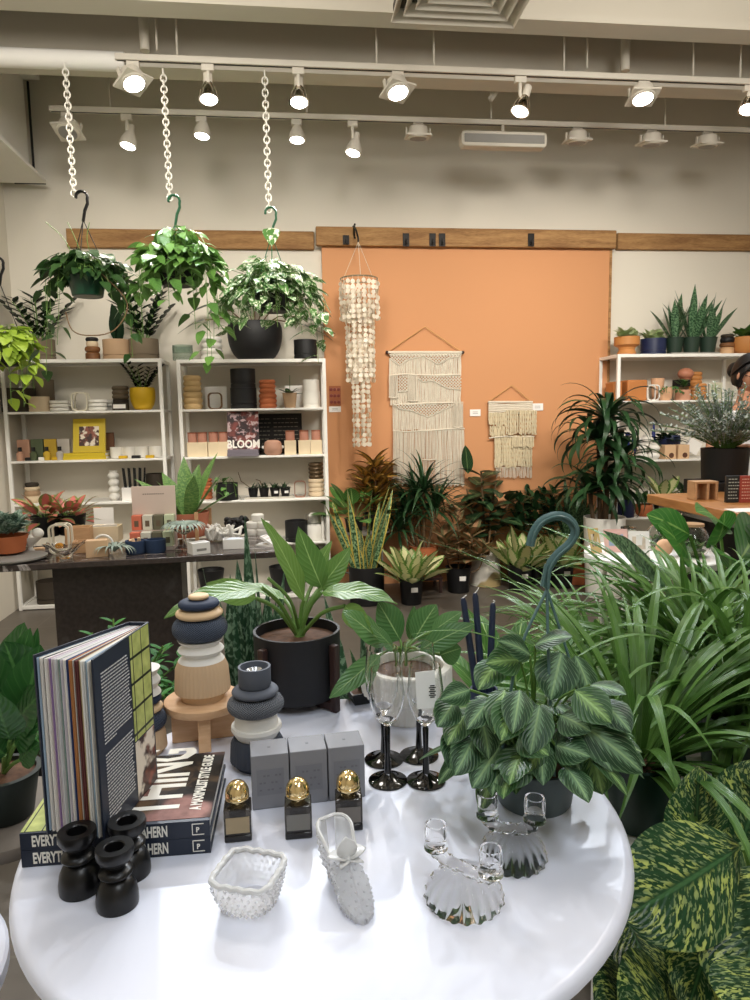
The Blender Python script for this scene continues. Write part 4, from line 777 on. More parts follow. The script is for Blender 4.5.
for x0,x1,y0,y1 in((58,94,232,322),(136,174,228,336),(326,364,340,445),(76,110,460,640),(196,250,460,580)):
    m=MB(); M1.fringe(m,x0,x1,y0,y1,4.6,.02); m.tube([M1.p(x0-2,y1,.02),M1.p((x0+x1)/2,y1+3,.02),M1.p(x1+2,y1,.02)],.006,6); m.obj('tassel',CORD,M1.r)
m=MB(); M1.fringe(m,76,196,464,lambda x:690-abs(x-76)*.1,4.4,.005,.004); M1.fringe(m,250,372,458,690,4.4,.005,.004); M1.fringe(m,196,250,585,690,6,.004); m.obj('long_fringe',CORD,M1.r)
M2=Mac('small cream macrame hanging with thick braided tassels','' or 562,342)
MB().tube([M2.p(470,342,.012),M2.p(655,342,.012)],.01,10).obj('dowel',CORD,M2.r); MB().tube([M2.p(472,342),M2.p(571,272),M2.p(652,342)],.004,5).obj('hanging_cord',MC['jute'],M2.r)
m=MB()
for y in(350,357,364,371,378,386): M2.rope(m,[(472,y),(540,y+3),(600,y+1),(655,y)],.0075,.01)
m.obj('cord_row',CORD,M2.r)
BR=pm('braid_cord','d3c4a4',.95,var=.12,sc_=50)
for x0,x1,y0,y1,st,of in((500,652,480,612,6.5,.008),(545,668,376,476,7.5,.03),(473,540,386,440,6.5,.02),(480,540,442,486,6.5,.012),(570,662,486,530,6.5,.022)):
    m=MB(); M2.fringe(m,x0,x1,y0,y1,st,of,.0062,.35); m.obj('braided_fringe',BR,M2.r)
m=MB(); M2.fringe(m,505,655,612,655,6,.006); m.obj('loose_ends',CORD,M2.r); m=MB(); M2.rope(m,[(473,492),(500,488),(545,484),(600,488),(662,484)],.006,.02); m.obj('cord_row',CORD,M2.r)
def card(px0,px1,py0,py1,lab,Y=5.752,m_=PAPER,lines=2,name='price_sign'):
    a,b=ony(px0,py0,Y),ony(px1,py1,Y); o=thing(name,lab,'card',((a.x+b.x)/2,Y,(a.z+b.z)/2)); w=b.x-a.x; h=a.z-b.z; MB().box((0,0,0),(w,.004,h)).obj('card',m_,o); o=o.children[0]; m=MB()
    for k in range(lines): m.box((0,-.0024,h*(.12-.24*k)),(w*.5,.0006,h*.07))
    m.obj('lettering',GREY,o)
card(470,480.5,409.5,416,'white price card right of the large macrame'); card(532,543,403.5,410.5,'white price card right of the small macrame'); card(329,341,406.5,412,'white price card under the bead board')
a,b=ony(329,386,5.752),ony(341,405.5,5.752); bb=thing('bead_board','small board of nine red clay charms left of the chandelier','wall board',((a.x+b.x)/2,5.752,(a.z+b.z)/2)); w,h=b.x-a.x,a.z-b.z
MB().box((0,0,0),(w,.004,h)).obj('board',pm('board_red','a3613f',.8),bb)
for i in range(9): MB().lathe([(0,0),(w*.15,0),(w*.13,.005),(0,.006)],n=10,M=Matrix.Translation((w*.32*(i%3-1),-.002,h*.32*(i//3-1)))@Matrix.Rotation(PI/2,4,'X')).obj('charm',pm('charm_red','7e2f24',.4),bb)
# ---------------- floor plants before the panel ----------------
def fpot(px,py,lab,rt,rb,h,mat,name='potted_plant',lip=.006,tag_=False,Y=None,z=0):
    p=onz(px,py,z) if Y is None else V((ony(px,py,Y).x,Y,z)); 
    if Y is None: p.y+=rb
    o=thing(name,lab,'potted plant',(p.x,p.y,z)); MB().lathe(pprof(rt,rb,h,lip=lip)+[(0,.012)],n=28).obj('pot',mat,o); soil(o,rt*.93,h*.85)
    if tag_: MB().box((.01,-rt-.001,h*.62),(.05,.003,.035)).obj('price_tag',PAPER,o.children[0])
    return o
o=fpot(369,607,'edged snake plant in black cylinder pot nearest the middle shelving',.135,.13,.29,BLK,'potted_snake_plant',0)
def lau(vx,f,s):
    for i in range(17):
        th=i*2.4; e=vx.uniform(1.15,1.52); leaf(f,(math.cos(th)*.05*vx.random()*2,math.sin(th)*.05,.22),(math.cos(th)*math.cos(e),math.sin(th)*math.cos(e),math.sin(e)),vx.uniform(.32,.72),.062,'sword',vx.uniform(-.1,.15),.25,10,5,vx.uniform(-1,1),tw=vx.uniform(-.8,.8))
foliage(o,lau,[L_LAUR],101)
st=thing('plant_stand','round grey metal plant stand behind the edged snake plant','plant stand',(onz(366,590,0).x,5.52,0)); zs=ony(364,533,5.4).z; MB().lathe([(0,zs-.012),(.19,zs-.012),(.195,zs-.01),(.195,zs+.004),(.188,zs+.004),(.186,zs-.004),(0,zs-.004)],n=36).obj('top',GREY,st)
for k in range(4): MB().tube([(.17*math.cos(k*PI/2+.7),.17*math.sin(k*PI/2+.7),zs-.01),(.185*math.cos(k*PI/2+.7),.185*math.sin(k*PI/2+.7),0)],.009,6).obj('leg',GREY,st)
MB().tube(arc((0,0,.18),.178,0,2*PI,20,'xy')[:-1],.005,5,closed=True).obj('brace_ring',GREY,st)
sx=st.location.x
def croton(vx,f,s):
    for b_ in range(4):
        bx,by=(.04*math.cos(b_*1.6),.04*math.sin(b_*1.6)); tz=.3+.1*(b_%2); s.tube([(bx,by,.1),(bx*1.8,by*1.8,tz+.12)],.005,5)
        for k in range(4): fan(vx,f,(bx*1.7,by*1.7,.2+tz*k/4),6,.2,.07,'oval',(.2,1.1),(.4,1.1),.25,7,3,0,.3)
o=fpot(0,0,'croton with bronze and yellow leaves on the round metal stand',.085,.07,.13,NURS,'potted_croton',Y=5.56,z=zs+.0045); o.location.x=sx+.08; foliage(o,croton,[L_CROT],102,BROWN_STEM)
o=fpot(0,0,'bright green leafy plant in black pot, left on the round stand',.075,.06,.11,NURS,Y=5.45,z=zs+.0045); o.location.x=sx-.095
def greenleafy(vx,f,s): fan(vx,f,(0,0,.09),18,.19,.115,'oval',(.0,1.2),(.5,1.1),.12,8,3,.03,.3,stem=s,pet=.16,cup=.1)
foliage(o,greenleafy,[L_GREEN],103)
o=fpot(424,592,'dark strappy dracaena in terracotta pot before the large macrame',.12,.1,.24,TERRA,'potted_dracaena',Y=5.5,z=.13)
def drac(vx,f,s):
    for (x,y,zz_) in((-.12,.02,.5),(.1,0,.52),(0,-.04,.68),(-.05,.05,.62),(-.2,0,.36)):
        s.tube([(x*.3,y*.3,.2),(x,y,zz_)],.012,6); fan(vx,f,(x,y,zz_),44,.36,.024,'lance',(-.3,1.4),(.9,1.9),.3,7,3,.01,.3)
foliage(o,drac,[L_DRAC],104,BROWN_STEM)
stl=thing('plant_stool','low dark wooden stand under the dracaena pot','plant stand',(o.location.x,5.5,0)); MB().box((0,0,.115),(.26,.26,.022)).obj('top',DARKW,stl)
for sx_ in(-1,1):
    for sy in(-1,1): MB().box((sx_*.115,sy*.115,.052),(.024,.024,.104)).obj('leg',DARKW,stl)
def cream(n=15,L=.23,W=.1,sp=.03): return lambda vx,f,s: fan(vx,f,(0,0,.14),n*2,L*.95,W,'oval',(.35,1.4),(.05,.5),.2,8,3,sp,.4,stem=s,pet=.09)
o=fpot(413,606,'cream and green leaved plant in black pot, first from left',.09,.075,.2,NURS,tag_=True); foliage(o,cream(),[L_CREAM],105)
o=fpot(461,594,'variegated bronze ficus in black pot beside the white patterned planter',.1,.085,.205,NURS,'potted_ficus',tag_=True)
def tineke(vx,f,s):
    for (x,y,h_) in((0,0,.62),(.12,.02,.45),(-.1,.03,.4),(.2,-.02,.3)):
        s.tube(spline([(x*.2,y,.15),(x*.8,y,h_*.6),(x,y,h_)],4),.006,5)
        for k in range(15):
            th=k*2.4+x*9; t=k/14; fz=.8+.4*vx.random(); leaf(f,(x*(.5+.5*t),y,.24+(h_-.2)*t),(math.cos(th),math.sin(th),.2+.7*t),.17*fz,.082*fz,'oval',.5,.2,7,3,vx.uniform(-.3,.3))
foliage(o,tineke,[L_TINEKE],106,BROWN_STEM)
t=NT('patterned_ceramic'); a_=t.noise(4.5,detail=1); MC['patterned']=t.fin(t.bsdf(t.mix(t.ramp(a_,.52,.56),lin('e3ded2'),lin('a89468')),.5))
o=fpot(490,588,'rubber fig with large dark leaves in white patterned planter',.112,.13,.27,MC['patterned'],'potted_ficus',0)
def bigfic(vx,f,s):
    for x,y,h_,n_ in((-.04,0,.95,14),(.1,.05,.85,12),(.22,.05,.7,9),(-.15,.05,.8,10),(.03,-.05,.6,8)):
        s.tube(spline([(x*.1,0,.2),(x*.3,y,h_*.5),(x,y,h_)],4),.008,6)
        for k in range(n_):
            th=k*2.4+x*20; t=.45+.55*k/n_; fz=vx.uniform(.7,1.15); leaf(f,(x*t,y*t,.22+(h_-.2)*t),(math.cos(th),math.sin(th),vx.uniform(-.4,.7)),.2*fz,.115*fz,'oval',vx.uniform(.2,.8),.1,8,3,vx.uniform(-.4,.4))
    leaf(f,(-.15,0,.93),(-.1,-.1,1),.24,.11,'oval',.1,.1,8)
foliage(o,bigfic,[L_FICUS],107,BROWN_STEM)
for px,py,l,sd in((523,592,'cream-leaved plant in black pot right of the patterned planter',108),(565,589,'cream-leaved plant in black pot beside the terracotta cylinder',109)):
    o=fpot(px,py,l,.1,.085,.21,NURS,tag_=True); foliage(o,cream(17,.26,.1,.04),[L_CREAM],sd)
o=fpot(0,0,'small-leaved dark bushy plant before the small macrame',.1,.085,.26,NURS,Y=5.6); o.location.x=ony(536,560,5.6).x
def bushy(vx,f,s):
    for b_ in range(7):
        th=b_*.9; tip=V((.16*math.cos(th),.1*math.sin(th),.62+.13*vx.random())); s.tube([(0,0,.2),tip*.55+V((0,0,.1)),tip],.005,5)
        for k in range(4): fan(vx,f,tip-V((0,0,.08*k)),8,.14,.04,'lance',(-.2,1.0),(.3,1.),.2,6)
foliage(o,bushy,[L_DRAC],110,BROWN_STEM)
o=fpot(0,0,'slim dark snake plant in tall terracotta cylinder',.1,.1,.34,TERRA,'potted_snake_plant',0,Y=5.5); o.location.x=ony(577,560,5.5).x
foliage(o,lambda vx,f,s: fan(vx,f,(-.02,0,.3),12,.52,.05,'sword',(1.1,1.5),(-.05,.2),.25,9,3,.05,.8),[L_SNAKE],111)
pz=onz(604,590,0)
o=fpot(0,0,'tall corn plant with drooping leaves in tall white planter',.155,.13,.62,CERW,'potted_corn_plant',0,Y=5.05); o.location.x=ony(604,540,5.05).x
def corn(vx,f,s):
    for x,y,h_,n_,L_ in((.0,0,1.36,40,.4),(-.05,.02,1.2,30,.38),(.08,-.05,1.05,34,.36),(-.02,-.08,.86,30,.34),(-.12,.0,.8,26,.38)):
        s.tube([(x*.5,y*.5,.4),(x,y,h_)],[.02,.016],8); fan(vx,f,(x,y,h_),n_,L_*1.1,.055,'lance',(-.1,1.3),(1.9,3.3),.2,12,3,.02,.4)
foliage(o,corn,[L_DRAC],112,pm('cane_bark','5b4a36',.9,var=.3,sc_=40))
# ---------------- granite counter ----------------
t=NT('granite'); co=t.obj(); n1=t.noise(3.2,t.vmul(co,(1,3,1)),detail=8,rough=.65,dist=2.2); n2=t.noise(40,co,detail=3)
MC['granite']=t.fin(t.bsdf(t.mix(t.ramp(n1,.55,.63),t.mix(n2,lin('2b2523'),lin('5b504b')),lin('b9b2ae')),.15,spec=.5)); GRAN=MC['granite']
t=NT('granite_base'); n1=t.noise(55,detail=5); n2=t.noise(2.5,detail=4,dist=1.5); MC['gbase']=t.fin(t.bsdf(t.mix(t.ramp(n2,.58,.66),t.mix(n1,lin('241f1c'),lin('4f4540')),lin('55504c')),.45))
ca,cb=onz(0,566,.75),onz(280,551.5,.75); crz=math.atan2(cb.y-ca.y,cb.x-ca.x); CT=thing('granite_counter','dark veined granite counter table before the left shelving units','counter',(cb.x,cb.y,0),crz)
ptsc=[(-1.98,0),(-.03,0),(-.008,.008),(0,.03),(.02,.48),(.0,.52),(-1.98,.52)]; MB().prism(ptsc,.72,.75).obj('counter_top',GRAN,CT,bevel=.004)
pa=onz(53,690,.0); MB().box((-.795,.32,.36),(.61,.34,.72)).obj('pedestal',MC['gbase'],CT,bevel=.004)
def C(px,py,z=.7505): p=onz(px,py,z); return (p.x,p.y,z)
def fit(p,px): return px/scale_at(p)   # metres spanned by so many picture pixels at p
o=thing('potted_plant','silvery green bushy plant in terracotta pot on grey saucer','potted plant',C(10,556)); k=1/scale_at(o.location)
tag(MB().lathe([(0,0),(.13,0),(.15,.012),(.15,.018),(.12,.01),(0,.01)],n=32).obj('round_tray',GREY,loc=C(14,560)),'round grey tray under the silvery green plant','tray'); o.location.z+=.02
MB().lathe(pprof(.09,.07,.085)+[(0,.01)],n=24).obj('pot',TERRA,o); foliage(o,tuft(.09,95,.1,.055,.08),[L_SILV],121)
def dish(px,py,lab,mat=CERW):
    o=thing('footed_dish',lab,'dish',C(px,py)); MB().lathe([(.03,0),(.02,.01),(.01,.03),(.025,.05),(.055,.075),(.06,.085),(.05,.08),(.02,.06),(0,.055)],n=20,rib=.06,nr=8).obj('bowl',mat,o); return o
d_=dish(31,553,'white shell-like footed dish beside the silvery plant'); MB().ball((.04,.0,.1),.03,10,8,(1,.7,.9)).obj('knob',CERW,d_)
tag(MB().box((0,0,.004),(.07,.045,.008)).obj('wooden_slip',KRAFT,loc=C(37,549.5),rz=.5),'little wooden slip at the foot of the white dish','card')
for px,py,l,sd in((47,536,'red and yellow leaved plant in black pot, left of two',122),(72,534,'red and yellow leaved plant in black pot, right of two',123)):
    p=C(px,py); o=thing('potted_aglaonema',l+' on the counter','potted plant',p); MB().lathe(pprof(.085,.07,.12)+[(0,.01)],n=24).obj('pot',NURS,o); soil(o,.075,.1); foliage(o,lambda vx,f,s: fan(vx,f,(0,0,.09),26,.13,.06,'oval',(-.15,1.1),(.4,1.),.2,7,3,.03,.3,stem=s,pet=.07),[L_RED],sd)
loop(C(62,553),'cream upright loop holder with orange ball inside',.1,.15,MC['ivory'],.07); tag(MB().ball((0,0,.022),.022).obj('orange_ball',pm('orange_wool','c98a24',.9),loc=C(60,551.5)),'small orange ball in the cream loop holder','ball')
rb=thing('ruffled_bowl','clear ruffled glass bowl on the counter edge','bowl',C(66,558)); MB().lathe([(.025,0),(.03,.006),(.025,.012),(.05,.035,.0),(.075,.06,.3),(.095,.075,1.),(.088,.076,1.),(.065,.058,.4),(.04,.036,0.),(0,.016,0)] if 0 else [(.025,0,0),(.03,.006,0),(.025,.012,0),(.05,.035,0),(.075,.06,.3),(.095,.075,1.),(.088,.076,1.),(.065,.058,.4),(.04,.036,0.),(0,.016,0)],n=48,rib=.09,nr=9).obj('bowl',glassmat('frosted_glass','ffffff',.08,1.18),rb)
def crate(px,py,lab,w,d,h,mat,rz=0,name='wooden_box'):
    o=thing(name,lab,'box',C(px,py),rz); m=MB(); t_=.006
    for c,s_ in(((-w/2,0,h/2),(t_,d,h)),((w/2,0,h/2),(t_,d,h)),((0,-d/2,h/2),(w,t_,h)),((0,d/2,h/2),(w,t_,h)),((0,0,t_/2),(w,d,t_))): m.box(c,s_)
    m.obj('box',mat,o,bevel=.001); return o
o=crate(90,551,'open wooden crate behind the ruffled bowl',.14,.09,.055,OAK,.1); o=crate(80,545,'upper open wooden crate at the back of the counter',.12,.09,.1,OAK,.1)
o=crate(100,541,'cream carton tray holding little envelopes',.22,.1,.085,CREAMB); tag(MB().box((0,0,.055),(.11,.004,.11)).obj('price_card',PAPER,loc=(C(105,535)[0],C(105,535)[1],.8)),'blank white card standing at the cream carton tray','card')
for k in range(3): tag(MB().box((0,0,.04),(.07,.003,.08),M=Matrix.Rotation(.3,4,'X')).obj('envelope',PAPER,loc=(o.location.x-.06+.06*k,o.location.y-.015+.02*k,.765)),'white envelope in the cream carton tray','envelope','envelopes in the carton tray')
tag(MB().box((0,0,.04),(.1,.06,.08)).obj('kraft_box',KRAFT,loc=C(98,556),rz=.15),'small beige block left of the silver hoop plant','box')
# soap display
p=V(C(146,556)); p.y+=.20; k=1/scale_at(p); sd=thing('soap_display','blush cardboard display stand with rows of little boxes','display stand',p); W_=43*k; H_=(556-493)*k*.98
MB().box((0,.06,H_/2),(W_,.006,H_)).box((0,0,.008),(W_,.12,.016)).box((0,.03,.055),(W_,.06,.08)).obj('backing',pm('blush_board','d6c2b6',.8,var=.02),sd,bevel=.001); text('SOAP  BAR',.014,pm('ink_grey','6b5f58',.8),sd,(-W_*.25,.0565,H_*.87),(PI/2,0,0),1.2) if 0 else None
m=MB(); [m.box((-.05+.011*i,.0565,H_*.87),(.007,.0008,.006)) for i in range(10)]; m.obj('lettering',pm('ink_grey','8c7d74',.8),sd.children[0])
for r_ in range(2):
    for c_ in range(4):
        nm,hx=(('coral','d9775c'),('chalk white','dcd8c8'),('olive grey','6f6b56'),('pale mint','cdd6b4'))[c_]; w=W_/4.25; zc=(.017,.096)[r_]; 
        o=thing('soap_carton','%s soap carton in the %s row of the blush stand'%(nm,('front','back')[r_]),'box',(p.x+(c_-1.5)*w*1.04,p.y+(-.03,.028)[r_],p.z+zc)); h_=.076; MB().box((0,0,h_/2),(w*.94,.05,h_)).obj('carton',pm('soap_'+nm.replace(' ','_'),hx,.7),o,bevel=.002); MB().box((0,-.0256,h_*.45),(w*.4,.001,h_*.4)).obj('label_panel',pm('soap_panel','6b5a48',.7) if c_!=3 else MC['soap_olive_grey'],o)
NB=pm('blue_felt','2c3e5c',.85,var=.1,sc_=60,bump=.2,bsc=120)
def bowl(px,py,lab,r,h): o=thing('blue_bowl',lab,'bowl',C(px,py)); o.location.y+=r; MB().lathe([(r*.9,0),(r,.01),(r,h),(r-.008,h),(r-.01,.02),(0,.018)],n=32).obj('bowl',NB,o); return o
bA=bowl(134,555,'front navy blue bowl holding wood chips',.05,.065); bB=bowl(154,554,'rear navy blue bowl beside the soap stand',.05,.066)
for k in range(4): tag(MB().box((0,0,.03),(.014,.014,.06),M=Matrix.Rotation(.5*math.cos(k*1.7),4,'X')@Matrix.Rotation(.5*math.sin(k*2.1),4,'Y')).obj('wood_stick',KRAFT,loc=bA.location+V((-.018+.012*k,.004*(k%2),.02))),'short pale wood stick in the front blue bowl','stick','wood sticks in the blue bowl')
o=thing('air_plant','curly silver air plant left of the blue bowls','plant',C(115,556)); vx=random.Random(5); f=MB()
for i in range(22): th=i*2.4; leaf(f,(0,0,.02),(math.cos(th),math.sin(th)*.7,.9),.13,.014,'lance',2.6,.3,12,3)
f.obj('foliage',[L_AIR],o); tag(MB().tube(arc((0,0,.045),.045,0,2*PI,20,'xz')[:-1],.006,6,closed=True).obj('wire_hoop',CERW,loc=C(104,553)),'pale wire hoop at the left of the air plant','hoop')
o=thing('glass_pedestal','clear glass pedestal holding an air plant','vase',C(185,551)); MB().lathe([(0,0),(.05,0),(.05,.006),(.012,.014),(.008,.05),(.012,.085),(.03,.095),(.065,.12),(.072,.15),(.068,.15),(.06,.123),(.0,.1)],n=28).obj('glass',CLEAR,o)
o2=thing('air_plant','silver curled air plant on the glass pedestal','plant',(o.location.x,o.location.y,o.location.z+.11)); f=MB()
for i in range(34): th=i*2.4; leaf(f,(0,0,.0),(math.cos(th),math.sin(th),.9),.14,.02,'lance',2.4,.3,10,3)
f.obj('foliage',[L_AIR],o2)
p=V(C(189,541)); o=thing('potted_snake_plant','broad-leaved snake plant in terracotta planter with wooden legs on counter','potted plant',p); MB().lathe(pprof(.115,.1,.13)+[(0,.01)],c=(0,0,.03),n=28).obj('pot',pm('coral_clay','c0765a',.8),o); soil(o,.1,.13)
for k in range(4): MB().box((.125*math.cos(k*PI/2+.5),.125*math.sin(k*PI/2+.5),.085),(.018,.018,.17)).obj('leg',OAK,o)
def whale(vx,f,s):
    for th,e,L_,w in((2.9,.75,.34,.075),(2.4,1.0,.3,.085),(1.8,1.35,.34,.085),(.5,1.2,.38,.08),(-.3,.95,.3,.075),(.1,.55,.26,.055),(1.1,1.3,.3,.09),(3.5,1.1,.24,.08),(5.2,1.2,.26,.075)): leaf(f,(.03*math.cos(th),.03*math.sin(th),.13),(math.cos(th)*math.cos(e),math.sin(th)*math.cos(e),math.sin(e)),L_,w,'sword',vx.uniform(.05,.3),.25,10,5,vx.uniform(-.5,.5))
foliage(o,whale,[L_WHALE],125)
tag(MB().box((0,0,.028),(.09,.075,.056)).box((.0,-.038,.022),(.05,.001,.012),mi=1).obj('white_box',[PAPER,GREY],loc=C(199,553),rz=.5,bevel=.002),'small white carton at the counter front','box')
o=thing('coral_ornament','white branching coral piece on the counter','ornament',C(223,541)); m=MB(); vx=random.Random(6)
for i in range(40):
    a=V((vx.uniform(-.07,.07),vx.uniform(-.03,.03),.012)); m.tube(spline([a,a+V((vx.uniform(-.03,.03),vx.uniform(-.02,.02),vx.uniform(.02,.05))),a+V((vx.uniform(-.05,.05),vx.uniform(-.03,.03),vx.uniform(.03,.085)))],3),.008,6)
m.obj('branches',CERW,o)
o=thing('knobbly_vase','black knobbly bowl on the back of the counter','vase',C(237,534)); m=MB(); m.lathe([(.04,0),(.055,.02),(.06,.06),(.05,.09),(.035,.09),(0,.05)],n=20); [m.ball((.055*math.cos(i*2.4),.055*math.sin(i*2.4),.015+.075*(i/26)),.017,8,5) for i in range(27)]; m.obj('body',BLK,o)
for i,(px,dz,l) in enumerate(((252,0,'lower left'),(263,0,'lower right'),(253,.04,'upper left'),(264,.04,'upper right'),(258,.08,'topmost'))): p=C(px,535); tag(MB().lathe([(.0,0),(.032,0),(.036,.006),(.036,.032),(.03,.038),(0,.038)],n=20).obj('white_pot',CERW,loc=(p[0],p[1]+(0 if dz<.08 else .02),.7505+dz)),'%s of the little white stacked tubs at counter back'%l,'tub')
o=crate(235,548,'white rectangular dish with folded cloth inside',.11,.06,.05,PAPER,.05,'white_tray'); MB().ball((0,-.0,.035),.05,12,8,(1,.55,.4)).obj('cloth',pm('pale_blue_cloth','dfe6ee',.9),o)
o=thing('wooden_tray','tilted white display tray with small wooden pieces','tray',C(268,546),-.5); MB().box((0,0,.03),(.1,.06,.012),M=Matrix.Rotation(.5,4,'Y')).box((0,.0,.006),(.11,.06,.01)).obj('tray',PAPER,o); [MB().box((-.025+.02*k,0,.046-.011*k),(.015,.04,.012),M=None).obj('wooden_piece',OAK,o) for k in range(3)]
# ---------------- round white table ----------------
TC=V((.042,1.102,0)); TR=.477; TZ=.75
tb=thing('round_table','round white lacquered pedestal table laden with books, glass and plants','table',TC)
MB().lathe([(0,.722),(TR-.02,.722),(TR-.006,.727),(TR,.736),(TR-.002,.744),(TR-.008,.749),(TR-.016,.75),(0,.75)],n=96).obj('tabletop',TABLEW,tb)
MB().lathe([(.05,.02),(.045,.2),(.04,.5),(.06,.68),(.12,.72)],n=40).obj('pedestal',TABLEW,tb); MB().lathe([(0,0),(.28,0),(.28,.012),(.2,.022),(.08,.035),(.05,.06),(0,.06)],n=48).obj('foot_plate',TABLEW,tb)
def Z(px,py,z=TZ): return onz(px,py,z)+V((0,0,.0004))
def zpos(base,row): return ht(base,row)
INKW=pm('ink_cream','efece2',.6,var=.01); NAVYC=pm('navy_cover','202838',.4,var=.05)
# two books lying flat
t=NT('jungle_cover'); n1=t.noise(20,detail=5,dist=.6); n2=t.noise(45,detail=3); n3=t.noise(7,detail=2); COV=t.fin(t.bsdf(t.mix(t.ramp(n3,.5,.6),t.mix(t.ramp(n1,.4,.62),lin('17120f'),lin('5f4a35')),t.mix(n2,lin('4a2a26'),lin('b98a80'))),.6,spec=.25))
t=NT('window_print'); u,v=t.uv(); n1=t.noise(50,detail=4); bars=t.ramp(t.math('SINE',t.math('MULTIPLY',v,26.)),.93,.96); bar2=t.ramp(t.math('SINE',t.math('MULTIPLY',u,14.)),.95,.98); WINP=t.fin(t.bsdf(t.mix(t.math('MAXIMUM',bars,bar2),t.mix(n1,lin('6f7f35'),lin('dbe08a')),lin('1d2316')),.4))
BL,BR=Z(22,868),Z(211,853); bw=(BR-BL).length; brz=math.atan2(BR.y-BL.y,BR.x-BL.x); BH=.026; BDp=.218
def bigbook(z,lab,cover):
    o=thing('hardback_book',lab,'book',(BL.x,BL.y,z),brz,None)
    MB().box((bw/2,BDp/2+.001,BH/2),(bw-.006,BDp-.008,BH-.006)).obj('pages',PAPER,o); m=MB().box((bw/2,BDp/2,.0013),(bw,BDp,.0026)).box((bw/2,BDp/2,BH-.0013),(bw,BDp,.0026)).box((bw/2,.0013,BH/2),(bw,.0026,BH-.0054)); m.obj('cover',NAVYC,o)
    if cover:
        MB().box((bw*.6,BDp/2+.004,BH+.0003),(bw*.8,BDp-.008,.0006)).obj('cover_photo',COV,o); MB().box((bw*.1,BDp/2+.002,BH+.0003),(bw*.2,BDp-.004,.0006)).obj('cover_strip',WINP,o)
        cv=[c for c in o.children if c.name.startswith('cover_photo')][0]; text('THING',.128,INKW,cv,(bw*.80,.022,BH+.0007),(0,0,PI/2),.56,.0032); text('A MAXIMALIST STYLE GUIDE',.024,INKW,cv,(bw*.935,.03,BH+.0007),(0,0,PI/2),.58,.0007)
    cb_2=[c for c in o.children if c.name.split('.')[0]=='cover'][0]; text('EVERYTHING',.0235,INKW,cb_2,(bw*.06,-.0006,.0055),(PI/2,0,0),.5,.0006); text('ABIGAIL AHERN',.0235,INKW,cb_2,(bw*.465,-.0006,.0055),(PI/2,0,0),.5,.0006)
    text('P',.011,INKW,cb_2,(bw*.925,-.0006,.0085),(PI/2,0,0),.9,.0003)
    m=MB(); x,zc=bw*.937,BH/2
    for c,s_ in(((x-.0085,-.0005,zc),(.0012,.0006,.018)),((x,-.0005,zc+.0085),(.017,.0006,.0012)),((x,-.0005,zc-.0085),(.017,.0006,.0012)),): m.box(c,s_)
    m.obj('spine_emblem',INKW,o); return o
bigbook(TZ+.0005,'lower of the two thick navy hardbacks lying on the table',False); bigbook(TZ+.0012+BH,'upper navy hardback with striped photo cover lying on another',True)
ZB=TZ+.0012+2*BH+.0018
# standing, slightly fanned book
fr,sp,fl=Z(105,843,ZB),Z(157,779,ZB),Z(47,834,ZB); fr.z=sp.z=fl.z=ZB; hb=ht(fr,660)
sb=thing('standing_book','open fanned hardback standing on the flat books, dark back cover with text','book',fr); X=(sp-fr); wl=X.length; ang=math.atan2(X.y,X.x); A=Matrix.Rotation(ang,4,'Z')
MB().box((wl/2,.0015,hb/2),(wl,.003,hb),M=A).obj('back_cover',NAVYC,sb)
PIC=MB().box((wl*.8,-.0004,hb*.68),(wl*.38,.0006,hb*.63),M=A).obj('window_photo',WINP,sb); MB().box((wl*.8,-.0004,hb*.18),(wl*.38,.0006,hb*.35),M=A).obj('market_photo',COLL,sb)
m=MB(); vx=random.Random(2)
for blk,(za,nl) in enumerate(((.9,21),(.45,20))):
    m=MB()
    for i in range(nl):
        x=wl*.1; z=hb*(za-i*.0192); xe=wl*.55 if i<nl-1 else wl*.3
        while x<xe: q=vx.uniform(.003,.009); m.box((x+q/2,-.0003,z),(q,.0005,hb*.0062),M=A); x+=q+.0016
    m.obj('lettering',pm('ink_dim','c9c8c6',.6),sb.children[0])
so=Matrix.Rotation(PI/2,3,'Z')@(X.normalized()); SPW=.034
flo=fl-fr; spl=X+V((so.x,so.y,0))*SPW
MB().box((wl+.0015,SPW/2,hb/2),(.003,SPW,hb),M=A).obj('spine',NAVYC,sb)
dl=(spl-flo); al=math.atan2(dl.y,dl.x); AL=Matrix.Translation(flo)@Matrix.Rotation(al,4,'Z'); MB().box((dl.length/2,0,hb/2),(dl.length,.003,hb),M=AL).obj('front_cover',NAVYC,sb)
pal=['e9e6df','3a4a7a','cfc7cf','e6e2dd','6b3a38','d8d2da','c8b8c0','9ab0c4','b87d4a','d8d8d8','24262e','cbb98a','e5e2da','8a6f9a','b9b3a8','4f5f5c','7a8f88','e8e4dc']; pms=[pm('page_'+c,c,.7,var=.05,sc_=30) for c in pal]
m=MB(); n=44
for i in range(n):
    t_=(i+.7)/(n+.5); t2=t_**1.25; a=flo.lerp(V((0,0,0)),t2)+X*.02*(1+.6*math.sin(i*1.7)); b=spl.lerp(X,t_)-X*.02; d=b-a; m.box((d.length/2,0,hb/2),(d.length,.0011,hb*.965),mi=(i//2)*7%len(pal) if i%5 else 0,M=Matrix.Translation(a)@Matrix.Rotation(math.atan2(d.y,d.x),4,'Z'))
m.obj('pages',pms,sb)
